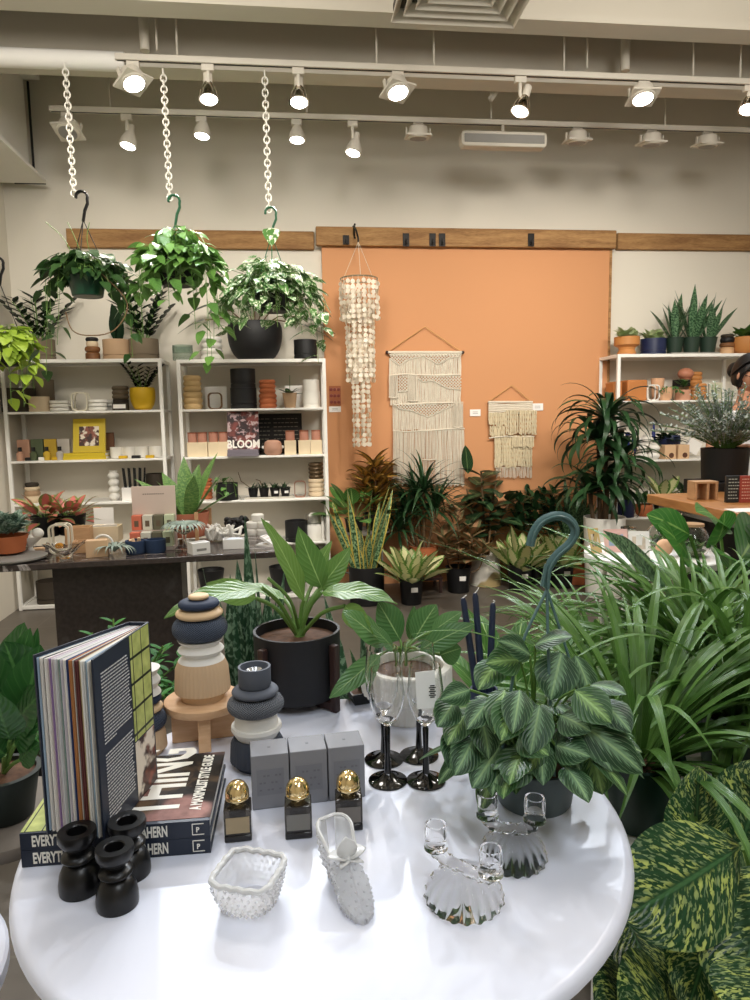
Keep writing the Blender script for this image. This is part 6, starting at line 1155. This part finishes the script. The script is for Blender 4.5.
def jar(px,py,rp,hp_,lab,lid=None,fill=None):
    p=onT(px,py); k=1/scale_at(p); r,h=rp*k,hp_*k; o=thing('glass_jar',lab,'jar',p); pf=[(r*.5,0)]+[(r*math.sin(.5+2.1*q/10),h*(.5-.5*math.cos(.15+2.45*q/10))) for q in range(11)]; MB().ring(pf+[(a-.003,b) for a,b in reversed(pf)][:-1]+[(0.01,.004),(0.01,0)],n=32).obj('glass',CLEAR,o)
    f=MB(); vx=random.Random(px); [leaf(f,(vx.uniform(-r,r)*.5,vx.uniform(-r,r)*.5,.02),(math.cos(i*2.4),math.sin(i*2.4),1.2),h*.45,h*.2,'oval',.7,.2,5) for i in range(16)]; f.obj('foliage',[L_RUB],o); MB().lathe([(0,.006),(r*.55,.006),(r*.75,h*.2),(0,h*.22)],n=20).obj('moss',pm('moss','5a6a3a',.95,var=.4,sc_=60),o)
    if lid: MB().lathe([(0,h*.95),(r*.62,h*.95),(r*.6,h*1.03),(0,h*1.06)],n=28).obj('lid',lid,o)
jar(628,543,12,16,'low glass jar with mossy greenery behind the cards',CLEAR); jar(692,556,17,32,'round glass terrarium at right of the side table',pm('cork','a98762',.9)); jar(660,548,14,26,'round glass terrarium in the middle of the side table',CLEAR); jar(672,539,15,26,'glass terrarium at the back of the side table',CLEAR)
tag(MB().ball((0,0,.035),.035,14,9,(1,.8,1)).lathe([(.015,.0),(.018,.02),(0,.02)],n=12).obj('clay_figure',PEACH,loc=onT(655,563) if 0 else onT(664,556)),'little peach clay ornament between glass terrariums','ornament')
# ---------------- wooden service counter ----------------
WCZ=1.0; ca_=onz(665,496,WCZ); cb_=onz(735,515,WCZ); wcx=(ca_.x+cb_.x)/2
wc_=thing('service_counter','wooden-topped service counter with dark base at the right','counter',(wcx,cb_.y,0)); CL=1.4; CD=ca_.y-cb_.y+.1
MB().box((CL/2,CD/2,WCZ-.0225),(CL,CD,.045)).obj('counter_top',LAMINW,wc_,bevel=.004); MB().box((CL/2+.02,CD/2,WCZ-.06),(CL-.06,CD-.05,.03)).obj('apron',GREY,wc_); MB().box((CL/2+.06,CD/2+.03,.4625),(CL-.2,CD-.16,.925)).obj('cabinet_base',BLK,wc_)
def onW(px,py): return onz(px,py,WCZ)+V((0,0,.0004))
p=onW(716,488); p=V((ony(724,479,3.43).x,3.43,0)); zq_=ony(724,480,3.43).z; tag(MB().box((0,0,zq_/2),(.3,.26,zq_)).obj('plinth',BLK,loc=p,bevel=.004),'square black plinth behind the wooden counter holding the dusty shrub','plinth'); p.z=zq_+.0005; k=1/scale_at(p); o=thing('potted_dusty_shrub','dusty silver sprigged plant in large black pot behind the wooden counter','potted plant',p); pr_=22.5*k; ph_=32*k; MB().lathe(pprof(pr_,pr_*.93,ph_)+[(0,.012)],n=36).obj('pot',BLK,o); soil(o,pr_*.9,ph_*.9)
f,s=MB(),MB(); vx=random.Random(15)
for i in range(150):
    th=i*2.4; e=vx.uniform(.25,1.45); L_=vx.uniform(.17,.37); d=V((math.cos(th)*math.cos(e),math.sin(th)*math.cos(e),math.sin(e))); b=V((math.cos(th)*.04,math.sin(th)*.04,ph_)); pts=[b,b+d*L_*.5+V((0,0,.03)),b+d*L_]; sp_=spline(pts,5); s.tube(sp_,.0016,4)
    for j in range(34):
        t=.2+.8*j/34; a=t*(len(sp_)-1); i0=int(min(a,len(sp_)-1.01)); q=sp_[i0].lerp(sp_[i0+1],a-i0); t2=vx.uniform(0,6.28); leaf(f,q,(math.cos(t2)*.8+d.x*.5,math.sin(t2)*.8+d.y*.5,vx.uniform(-.1,.8)),vx.uniform(.016,.034),.013,'oval',.4,.2,2)
f.obj('foliage',[L_DUSTY],o); s.obj('stems',GREEN_STEM,o)
p=onW(706,500); k=1/scale_at(p); w,h=24*k,.085; o=thing('wooden_block_stand','pale wooden two-bay block stand in front of the black pot','stand',p+V((0,.03,0)),-.05); m=MB(); m.box((0,0,h-.005),(w,.07,.01)); [m.box((x,0,(h-.01)/2),(.011,.07,h-.01)) for x in(-w/2+.0055,.008,w/2-.0055)]; m.box((0,.033,(h-.01)/2),(w-.022,.004,h-.012)); m.obj('block',OAK,o,bevel=.001)
for px,c,l,nm in((734.5,'26292a','black book standing upright on the counter','black'),(748,'a84a3e','red book standing upright beside the black one','red')):
    p=onW(px,503); k=1/scale_at(p); w=13.5*k; h=.118; o=thing('small_book',l,'book',p+V((0,.02,0)),-.1); MB().box((0,0,h/2),(w,.02,h)).obj('cover',pm('book_'+nm,c,.5),o,bevel=.001); m=MB(); vx=random.Random(int(px))
    for r_ in range(7):
        x=-w*.38
        while x<w*.3: q_=vx.uniform(.005,.012); m.box((x+q_/2,-.0104,h*(.88-.12*r_)),(q_,.0006,.004)); x+=q_+.003
    m.obj('lettering',pm('book_ink_'+nm,'b9c0b8' if nm=='black' else 'e7b8a8',.7),o.children[0])
p=onW(736,511); tag(MB().box((0,0,.001),(.16,.1,.002)).box((.02,.01,.0025),(.12,.08,.001)).obj('paper_sheet',PAPER,loc=p+V((.06,.0,0)),rz=-.1),'white paper sheets lying at the counter corner','paper')
bgp=V((2.32,2.8,WCZ+.0004)); o=thing('paper_bag','kraft paper bag standing behind the red book','bag',bgp,.2); m=MB(); m.box((0,0,.12),(.16,.09,.24)); m.obj('bag',KRAFT,o,bevel=.003); MB().tube(arc((0,-.03,.24),.035,0,PI,8),.004,5).obj('handle',KRAFT,o)
# ---------------- the person behind the counter ----------------
SKIN=pm('skin','b98468',.5,var=.04); HAIR=pm('dark_hair','14100f',.45,var=.3,sc_=80); SHIRT=pm('white_shirt','e2e2e4',.8,var=.03); DENIM=pm('dark_trousers','23283a',.85,var=.1,sc_=60)
PY_=3.95; hd=ony(744.5,386,PY_); FZ=hd.z-.06
pr=thing('person','person with tied dark hair and glasses in white top, looking down behind the counter','person',(hd.x,PY_,0)); pr.rotation_euler.z=.12
S_=FZ/1.5   # chin height based scale
def skin(name,chains,mat,root,sub=2):
    vs=[];es=[];rs=[];idx={}
    for ch in chains:
        pv=None
        for nm,co,r in ch:
            if nm not in idx: idx[nm]=len(vs); vs.append(V(co)); rs.append(r if isinstance(r,tuple) else (r,r))
            if pv is not None and pv!=idx[nm]: es.append((pv,idx[nm]))
            pv=idx[nm]
    me=bpy.data.meshes.new(name); me.from_pydata(vs,es,[]); me.materials.append(mat); o=bpy.data.objects.new(name,me); COL.objects.link(o); o.parent=root
    o.modifiers.new('skin','SKIN'); sv=me.skin_vertices[0].data
    for i,r in enumerate(rs): sv[i].radius=r
    sv[0].use_root=True; k_=o.modifiers.new('s','SUBSURF'); k_.levels=sub; k_.render_levels=sub
    for pl_ in me.polygons: pl_.use_smooth=True
    dg=bpy.context.evaluated_depsgraph_get(); bpy.context.view_layer.update(); m2=bpy.data.meshes.new_from_object(o.evaluated_get(bpy.context.evaluated_depsgraph_get())); m2.name=name; o.modifiers.clear(); o.data=m2; bpy.data.meshes.remove(me)
    m2.polygons.foreach_set('use_smooth',[True]*len(m2.polygons)); return o
def arm(sg):
    sh=(sg*.165,.0,1.40*S_); el=(sg*.25,-.04,1.16*S_); wr=(sg*.26,-.29,1.2) if sg<0 else (sg*.15,-.26,1.06*S_); pm_=(sg*.265,-.36,1.21) if sg<0 else (sg*.135,-.33,1.055*S_)
    ch=[[('chest',(0,0,1.30*S_),(.13,.09)),('sh%d'%sg,sh,.05),('el%d'%sg,el,.038),('wr%d'%sg,wr,(.027,.022)),('pm%d'%sg,pm_,(.036,.016))]]
    for f_,(dx,l) in enumerate(((-.026,.065),(-.009,.075),(.009,.07),(.025,.055))):
        a=V(pm_); k1=a+V((dx,-.03,0)); k2=k1+V((dx*.15,-l*.55,-.012)); k3=k2+V((0,-l*.4,-.022)); ch.append([('pm%d'%sg,pm_,.02),('f%d%d1'%(sg,f_),k1,.0095),('f%d%d2'%(sg,f_),k2,.0085),('f%d%d3'%(sg,f_),k3,.007)])
    b=V(pm_); ch.append([('wr%d'%sg,wr,.025),('t%d1'%sg,b+V((-sg*.034,.03,0)),.011),('t%d2'%sg,b+V((-sg*.05,-.01,-.01)),.0095),('t%d3'%sg,b+V((-sg*.052,-.04,-.022)),.0075)]); return ch
legs=[]
for sg in(-1,1): legs.append([('pelvis',(0,0,.92*S_),(.135,.1)),('hip%d'%sg,(sg*.09,0,.85*S_),.08),('kn%d'%sg,(sg*.1,-.01,.47*S_),.055),('an%d'%sg,(sg*.1,.02,.075),.036),('toe%d'%sg,(sg*.12,-.12,.035),(.036,.028))])
body=[[('pelvis',(0,0,.92*S_),(.135,.1)),('waist',(0,0,1.08*S_),(.115,.085)),('chest',(0,0,1.30*S_),(.13,.09)),('nb',(0,.0,1.43*S_),.047),('neck',(0,-.015,1.5*S_),.042),('skull',(0,-.02,1.56*S_),.06)]]
skin('body',body+legs+arm(-1)+arm(1),SKIN,pr)
sl=[[('chest',(0,0,1.30*S_),(.142,.102))]+[('sh%d'%sg,(sg*.166,.0,1.398*S_),.057),('el%d'%sg,(sg*.225,-.025,1.2*S_),.05)] for sg in(-1,1)]
skin('white_top',[[('chest',(0,0,1.30*S_),(.142,.102)),('waist',(0,0,1.08*S_),(.127,.097)),('pelvis',(0,0,.92*S_),(.155,.118)),('hem',(0,0,.82*S_),(.158,.12))],[('chest',(0,0,1.3*S_),.14),('nb',(0,.0,1.42*S_),.07)]]+sl,SHIRT,pr)
skin('trousers',[[('pelvis',(0,0,.92*S_),(.143,.108))]+[('hip%d'%sg,(sg*.09,0,.84*S_),.09),('kn%d'%sg,(sg*.1,-.01,.47*S_),.066),('an%d'%sg,(sg*.1,.02,.12),.055)] for sg in(-1,1)],DENIM,pr)
for sg in(-1,1): m=MB(); m.lathe([(0,0),(.042,0),(.044,.02),(.036,.06),(0,.07)],(sg*.12,-.06,0),20,sx=1,sy=2.4); m.obj('shoe',BLK,pr)
# head: a deformed sphere with brow, nose, lips and chin
hc=V((0,-.035,1.5*S_+.125)); HM=Matrix.Translation(hc)@Matrix.Rotation(.12,4,'Z')@Matrix.Rotation(.3,4,'X')
vs=[];fs=[]; nu,nv=40,30
def g2(x,z,cx,cz,sx_,sz_): return math.exp(-((x-cx)/sx_)**2-((z-cz)/sz_)**2)
for j in range(nv+1):
    ph_=PI*j/nv
    for i in range(nu):
        th=2*PI*i/nu; x,y,z=math.sin(ph_)*math.cos(th),math.sin(ph_)*math.sin(th),math.cos(ph_)
        fw=max(0,-y); X_,Y_,Z_=x*.075,y*.095,z*.115
        if z<0: X_*=1-.32*(-z)**1.6; Y_*=1-.12*(-z)
        d_=fw**.5 if fw>0 else 0
        Y_-=d_*(.024*g2(x,z,0,-.16,.13,.22)+.008*g2(x,z,0,-.5,.3,.06)+.007*g2(x,z,0,-.62,.28,.05)+.010*g2(x,z,0,-.92,.3,.16)+.005*g2(abs(x),z,.35,.2,.3,.08)+.004*g2(abs(x),z,.55,-.2,.2,.2)); Y_+=d_*(.011*g2(abs(x),z,.4,.05,.2,.1)+.004*g2(x,z,0,-.56,.35,.025))
        vs.append((X_,Y_,Z_))
for j in range(nv):
    for i in range(nu): k_=(i+1)%nu; fs.append((j*nu+i,(j+1)*nu+i,(j+1)*nu+k_,j*nu+k_))
MB().add(vs,fs,M=HM).obj('head',SKIN,pr,sharp=0)
for sg in(-1,1):
    e=MB(); e.ball((sg*.031,-.0785,.003),.0115,14,10,M=HM); e.obj('eye',pm('eye_white','e8e2da',.2),pr); MB().ball((sg*.031,-.0872,-.003),.0042,10,6,M=HM).obj('iris',HAIR,pr); MB().ball((sg*.031,-.0782,.0058),.0128,14,10,(1.15,1,.8),M=HM).obj('eyelid',SKIN,pr)
    m=MB(); m.tube([HM@V((sg*.013,-.094,.022)),HM@V((sg*.031,-.099,.030)),HM@V((sg*.052,-.085,.024))],[.002,.0035,.0015],6); m.obj('eyebrow',HAIR,pr)
    m=MB(); m.ball((sg*.077,.005,-.005),.016,10,8,(.4,.8,1.7),M=HM); m.obj('ear',SKIN,pr)
    m=MB(); c_=[HM@V((sg*.034+.026*math.cos(a),-.106+.012*abs(math.cos(a)) ,.0+.022*math.sin(a))) for a in [2*PI*q/20 for q in range(20)]]; m.tube(c_,.0022,6,closed=True); m.tube([HM@V((sg*.060,-.094,.004)),HM@V((sg*.079,.0,.006))],.0018,5); m.obj('glasses_rim',BLK,pr)
MB().tube([HM@V((-.009,-.108,.004)),HM@V((0,-.112,.007)),HM@V((.009,-.108,.004))],.0018,5).obj('glasses_bridge',BLK,pr)
m=MB(); m.tube([HM@V((-.024,-.098,-.062)),HM@V((-.008,-.106,-.058)),HM@V((0,-.106,-.06)),HM@V((.008,-.106,-.058)),HM@V((.024,-.098,-.062))],[.001,.004,.0045,.004,.001],8); m.tube([HM@V((-.022,-.098,-.064)),HM@V((0,-.105,-.07)),HM@V((.022,-.098,-.064))],[.001,.0055,.001],8); m.obj('lips',pm('lips','a3685a',.5),pr)
vs=[];fs=[]
for j in range(21):
    ph_=PI*.72*j/20
    for i in range(40):
        th=2*PI*i/40; x,y,z=math.sin(ph_)*math.cos(th),math.sin(ph_)*math.sin(th),math.cos(ph_); k_=1.1+.02*math.sin(th*13)
        lim=.42 if y<-.25 else -.9
        zz_=max(z,lim+ .55*max(0,abs(x)-.45) *(-1) ) if y<-.1 else z
        rr=math.sqrt(max(0,1-zz_*zz_))/max(1e-6,math.sqrt(max(1e-9,x*x+y*y))) if zz_!=z else 1
        vs.append((x*rr*.075*k_,y*rr*.095*k_+.006,zz_*.115*1.08+.004))
for j in range(20):
    for i in range(40): k_=(i+1)%40; fs.append((j*40+i,(j+1)*40+i,(j+1)*40+k_,j*40+k_))
h_=MB().add(vs,fs,M=HM); h_.ball((0,.115,.0),.04,14,10,(1,1,1.2),M=HM)
for i in range(26):
    a=-1.2+2.4*i/25; h_.tube(spline([HM@V((.05*math.sin(a*1.2),-.06,.108)),HM@V((.092*math.sin(a),-.02,.07)),HM@V((.088*math.sin(a),.05,-.01)),HM@V((.03*math.sin(a),.1,.0))],4),.004,5)
for sg in(-1,1): h_.tube(spline([HM@V((sg*.05,-.07,.085)),HM@V((sg*.084,-.045,.03)),HM@V((sg*.088,-.03,-.04)),HM@V((sg*.084,-.025,-.085))],5),[.006]*5+[.005]*5+[.004]*5+[.002],6)
h_.obj('hair',HAIR,pr,sharp=0)
# ---------------- lily-like strappy plants at the right ----------------
def blocked(q):
    if (q.x-TC.x)**2+(q.y-TC.y)**2<.485**2 and q.z<.765: return True
    if (q.x-rt_.location.x)**2+(q.y-rt_.location.y)**2<(rr_+.01)**2 and .5<q.z<.84: return True
    return .57<q.x<1.6 and 1.22<q.y<2.02 and .3<q.z<.487
def lilies(n,L,W,z,sd,lean=0.): 
    def fn(vx,f,s):
        for i in range(n):
            th=i*2.4+vx.uniform(-.3,.3); t=vx.random(); e=.35+1.0*t; d=V((math.cos(th)*math.cos(e),math.sin(th)*math.cos(e),math.sin(e))); l=L*vx.uniform(.6,1.1)
            g=MB(); leaf(g,(math.cos(th)*.05*vx.random(),math.sin(th)*.05*vx.random(),z),d,l,W*vx.uniform(.8,1.25),'lance' if i%3 else 'strap',vx.uniform(1.3,3.0)*(1.1-.25*t),.35,14,3,vx.uniform(-.3,.3),rn=vx.random(),tw=vx.uniform(-.5,.5))
            if not any(blocked(V(o.location)+V(q)) for q in g.v[6:]): f.add(g.v,g.f,g.uv,g.r[0])
    return fn
DGP=pm('bottle_green_pot','0f2a22',.35,var=.1)
st=thing('plant_bench','low white slatted bench under the strappy plants','bench',(1.08,1.62,0)); 
for k_ in range(5): MB().box((0,-.3+.15*k_,.47),(1.0,.12,.02)).obj('slat',WMETAL,st)
for sx_ in(-1,1):
    for sy in(-1,1): MB().box((sx_*.46,sy*.32,.23),(.035,.035,.46)).obj('leg',WMETAL,st)
for px,py,Y,n,L,sd,l in((637,792,1.42,85,.62,1,'strappy green plant in bottle-green pot just right of the round table'),(735,735,1.6,110,.64,2,'strappy green plant at the right frame edge above the speckled leaves'),(690,665,1.86,110,.62,3,'strappy green plant at the back of the white bench')):
    p=ony(px,py,Y); o=thing('potted_lily',l,'potted plant',(p.x,Y,.4805),group=None); h_=.16; MB().lathe(pprof(.095,.075,h_,lip=.005)+[(0,.012)],n=36).obj('pot',DGP,o); soil(o,.086,h_*.88,BARK); foliage(o,lilies(int(n*1.5),L*1.06,.0215,h_*.85,sd),[L_GRASS],200+sd)
p=V((ony(598,640,2.45).x,2.45,0)); o=thing('potted_lily','strappy green plant on the floor behind the prayer plant','potted plant',p); MB().lathe(pprof(.12,.1,.4)+[(0,.012)],n=30).obj('pot',BLK,o); soil(o,.11,.36); foliage(o,lilies(120,.62,.02,.36,4),[L_GRASS],204)
p=V((ony(735,600,2.35).x,2.3,0)); o=thing('potted_split_leaf_plant','glossy split-leaf plant in front of the wooden counter','potted plant',p); MB().lathe(pprof(.13,.11,.42)+[(0,.012)],n=30).obj('pot',BLK,o); soil(o,.12,.38); 
def spl_(vx,f,s):
    for a,b,W in (((690,560),(655,520),.16),((715,545),(722,505),.17),((740,560),(752,520),.2),((705,580),(680,560),.16),((730,570),(712,548),.16),((690,535),(645,512),.12),((745,600),(728,585),.2),((760,560),(770,530),.2),((720,530),(690,508),.14)):
        A_=ony(a[0],a[1],2.3+vx.uniform(-.15,.15))-p; B_=ony(b[0],b[1],2.15+vx.uniform(-.1,.1))-p; s.tube(spline([V((0,0,.38)),A_*.6+V((0,0,.15)),A_],4),.006,6); lp(f,A_,B_+V((0,0,-.02)),W,'oval',.5,.1,14,5,vx.uniform(-.3,.3))
foliage(o,spl_,[leafmat('glossy_split_leaf','2f6330','55913f',rough=.28,rib='9cc46a',veins=7)],205)
p=V((ony(618,640,1.9).x,1.95,0)); o=thing('potted_snake_plant','single dark pointed snake plant leaf cluster among the strappy leaves','potted plant',p); MB().lathe(pprof(.09,.08,.34)+[(0,.012)],n=24).obj('pot',BLK,o); soil(o,.08,.3)
def snk(vx,f,s):
    A_=ony(668,590,1.95)-p; lp(f,V((.02,0,.3)),A_,.06,'strap',.1,.25); lp(f,ony(665,585,1.95)-p,ony(602,531,1.85)-p,.085,'sword',.1,.25,10,5); 
    for i in range(4): leaf(f,(.02*i-.03,0,.3),(.2*math.cos(i*2.4),.2*math.sin(i*2.4),1),.4,.06,'sword',.1,.25,9,5)
foliage(o,snk,[L_SNAKE],206)
# speckled foreground plant
p=V((.80,1.02,0)); o=thing('potted_dieffenbachia','large speckled yellow-green leaved plant at right beside the table edge','potted plant',p); MB().lathe(pprof(.14,.115,.3)+[(0,.012)],n=36).obj('pot',BLK,o); soil(o,.125,.26)
f,s=MB(),MB(); vx=random.Random(31)
for a,b,ya,yb_,W,bend,roll in (((742,846),(622,922),.98,.9,.17,.4,-.1),((692,866),(699,766),1.1,1.14,.13,.2,.2),((716,905),(682,1015),1.0,.88,.13,.4,.1),((772,868),(728,1010),.95,.84,.17,.4,.1),((622,908),(662,1010),1.06,.9,.12,.3,-.2),((735,860),(765,760),1.12,1.15,.15,.3,-.4),((640,985),(590,1012),1.0,.9,.12,.5,.2),((742,900),(700,820),1.1,1.15,.13,.2,.4),((680,1000),(620,1030),.95,.85,.17,.5,0),((700,900),(650,880),1.2,1.2,.14,.4,0),((760,960),(770,1050),.85,.75,.16,.5,0)):
    A_=ony(a[0],a[1],ya)-p; B_=ony(b[0],b[1],yb_)-p; s.tube(spline([V((.02*vx.uniform(-1,1),.02,.27)),V((A_.x*.4,A_.y*.4,A_.z*.7)),A_],5),.009,8); lp(f,A_,B_,W,'fiddle' if W>.14 else 'oval',bend,.10,20,9,roll,.006,.12)
f.obj('foliage',[L_DIEF],o); s.obj('stems',GREEN_STEM,o)
# darker lower leaves of a second plant under it
p2=V((1.02,.86,0)); o=thing('potted_dieffenbachia','lower speckled plant partly under the first at the bottom right corner','potted plant',p2); MB().lathe(pprof(.13,.11,.26)+[(0,.012)],n=32).obj('pot',BLK,o); soil(o,.12,.22); foliage(o,lambda vx,f,s: fan(vx,f,(0,0,.22),20,.3,.15,'oval',(.0,1.2),(.4,.9),.1,12,7,.03,.3,stem=s,pet=.16,sr=.007),[L_DIEF],207)
p=onz(588,1000,.0); o=thing('potted_dieffenbachia','dark speckled leaves low beneath the table at right','potted plant',(.72,.84,0)); MB().lathe(pprof(.1,.085,.2)+[(0,.012)],n=32).obj('pot',BLK,o); soil(o,.09,.17); foliage(o,lambda vx,f,s: fan(vx,f,(0,0,.17),22,.22,.11,'oval',(.0,1.1),(.4,.9),.1,12,7,.03,.3,stem=s,pet=.1,sr=.006),[L_DIEF],208)
# ---------------- left side: stool, pot, corner table ----------------
q=onz(0,832,.6); sx0=q.x-.02; st=thing('plant_stool','round grey-brown stool at left of the round table','stool',(sx0,q.y+.07,0)); MB().lathe([(0,.575),(.15,.575),(.153,.58),(.153,.596),(.15,.6),(0,.6)],n=48).obj('stool_top',pm('grey_brown','6b635a',.6,var=.08),st)
for k_ in range(3): th=k_*2.1-.6; MB().tube([(.11*math.cos(th),.11*math.sin(th),.575),(.15*math.cos(th),.15*math.sin(th),0)],.012,8).obj('leg',pm('stool_leg','4a4038',.6),st)
o=thing('potted_peace_lily','dark broad-leaved plant in dark nursery pot on the left stool','potted plant',(sx0+.01,q.y+.06,.6005)); h_=.098; MB().lathe(pprof(.068,.052,h_,lip=.005)+[(0,.01)],n=36).obj('pot',pm('dark_nursery_green','1c2622',.5),o); soil(o,.062,h_*.9,BARK)
pc=V(o.location); Y0=pc.y; f,s=MB(),MB()
for a,b,W,bend,roll,dy in (((20,735),(44,645),.1,.2,.4,-.02),((10,700),(32,628),.06,.2,.2,.05),((15,745),(45,720),.07,.6,0,-.06),((5,720),(-20,640),.09,.3,0,0),((25,700),(8,640),.12,.3,.5,.02),((10,740),(-5,690),.09,.4,-.3,-.06),((28,690),(38,628),.03,.1,0,.06),((20,760),(42,745),.06,.5,.3,-.07),((6,690),(24,622),.1,.2,-.4,.07),((12,728),(46,690),.11,.4,-.2,-.04),((5,755),(-15,740),.09,.5,0,-.05)):
    A_=PP(a[0],a[1],dy); s.tube(spline([V((0,0,h_*.9)),A_*.5+V((0,0,h_*.5)),A_],4),.004,6); lp(f,A_,PP(b[0],b[1],dy*1.4),W,'oval',bend,.14,12,5,roll,.02)
f.obj('foliage',[leafmat('deep_green_leaf','1b3f20','38682f',rough=.3,rib='4d7a3f',veins=8)],o); s.obj('stems',GREEN_STEM,o)
q=onz(10,955,.55); ct=thing('corner_table','small white round table cut off at the lower left corner','table',(q.x-.25,q.y-.05,0)); MB().lathe([(0,.52),(.24,.52),(.25,.525),(.25,.545),(.245,.55),(0,.55)],n=64).obj('tabletop',TABLEW,ct)
for k_ in range(4): th=k_*PI/2+.25; MB().tube([(.2*math.cos(th),.2*math.sin(th),.52),(.24*math.cos(th),.24*math.sin(th),0)],.011,8).obj('leg',TABLEW,ct)
# plants on the floor behind the round table
p=V((ony(250,640,2.2).x,2.2,0)); o=thing('potted_snake_plant','tall banded snake plant on the floor behind the wooden riser','potted plant',p); MB().lathe(pprof(.14,.12,.34)+[(0,.012)],n=30).obj('pot',BLK,o); soil(o,.125,.3)
def tall(vx,f,s):
    for px,py,W in((246,516,.05),(238,560,.075),(258,545,.06),(228,575,.08),(268,585,.07),(250,570,.08),(276,600,.05),(222,600,.06),(262,610,.07),(283,570,.05),(205,560,.035)):
        t_=ony(px,py,2.2+vx.uniform(-.08,.08))-p; b=V((t_.x*.45,vx.uniform(-.07,.07),.28)); d=t_-b; leaf(f,b,d,d.length,W,'sword',.05,.25,14,5,vx.uniform(-1,1),tw=vx.uniform(-.6,.6))
foliage(o,tall,[leafmat('dark_banded_leaf','1d3a26','34563a','band',c3='86a386',thr=.53,rough=.4,tr=.04,vs_=0.)],211)
p=V((ony(318,640,2.0).x,2.0,0)); o=thing('potted_snake_plant','short banded snake plant on the floor behind the black planter','potted plant',p+V((.12,.1,0))); MB().lathe(pprof(.12,.1,.3)+[(0,.012)],n=30).obj('pot',BLK,o); soil(o,.11,.26); foliage(o,lambda vx,f,s: fan(vx,f,(0,0,.26),12,.5,.065,'sword',(1.2,1.52),(-.05,.15),.25,10,5,.06,.6),[MC['dark_banded_leaf']],212)
p=V((ony(112,650,2.7).x,2.75,0)); o=thing('potted_bush','bushy small-leaved green plant before the granite pedestal','potted plant',p); MB().lathe(pprof(.12,.1,.3)+[(0,.012)],n=30).obj('pot',BLK,o); soil(o,.11,.26)
def bsh(vx,f,s):
    for i in range(26):
        th=i*2.4; e=vx.uniform(.3,1.3); d=V((math.cos(th)*math.cos(e),math.sin(th)*math.cos(e),math.sin(e))); L_=vx.uniform(.2,.42); b=V((0,0,.26)); s.tube([b,b+d*L_],.004,4)
        for j in range(18): t=.3+.7*j/18; t2=j*2.4; leaf(f,b+d*L_*t,(math.cos(t2),math.sin(t2),.5),.06,.026,'oval',.4,.2,5)
foliage(o,bsh,[L_FERN],213)
p=V((ony(48,700,2.5).x,2.45,0)); o=thing('potted_fern','feathery fern behind the standing book','potted plant',p); MB().lathe(pprof(.11,.09,.28)+[(0,.012)],n=30).obj('pot',BLK,o); soil(o,.1,.25)
def fern(vx,f,s):
    for i in range(22):
        th=i*2.4; pts=[V((0,0,.25))]; d=V((math.cos(th)*.5,math.sin(th)*.5,1)).normalized()
        for k_ in range(8): pts.append(pts[-1]+d*.06); d=(d+V((math.cos(th)*.14,math.sin(th)*.14,-.13))).normalized()
        s.tube(pts,.0025,4)
        for k_ in range(1,len(pts)):
            sd=(pts[k_]-pts[k_-1]).normalized().cross(V((0,0,1))).normalized()
            for q_ in(-1,1): leaf(f,pts[k_],sd*q_+d*.4,.08*(1.1-k_/9),.016,'lance',.4,.1,4)
foliage(o,fern,[L_FERN],214)
p=V((ony(520,680,2.1).x,2.15,0)); o=thing('potted_peace_lily','bright green broad leaves on the floor behind the navy tapers','potted plant',p); MB().lathe(pprof(.12,.1,.34)+[(0,.012)],n=30).obj('pot',BLK,o); soil(o,.11,.3); foliage(o,lambda vx,f,s: fan(vx,f,(0,0,.3),20,.24,.09,'oval',(.75,1.45),(.3,.7),.15,10,5,.02,.3,stem=s,pet=.2,sr=.004),[L_GREEN],215)
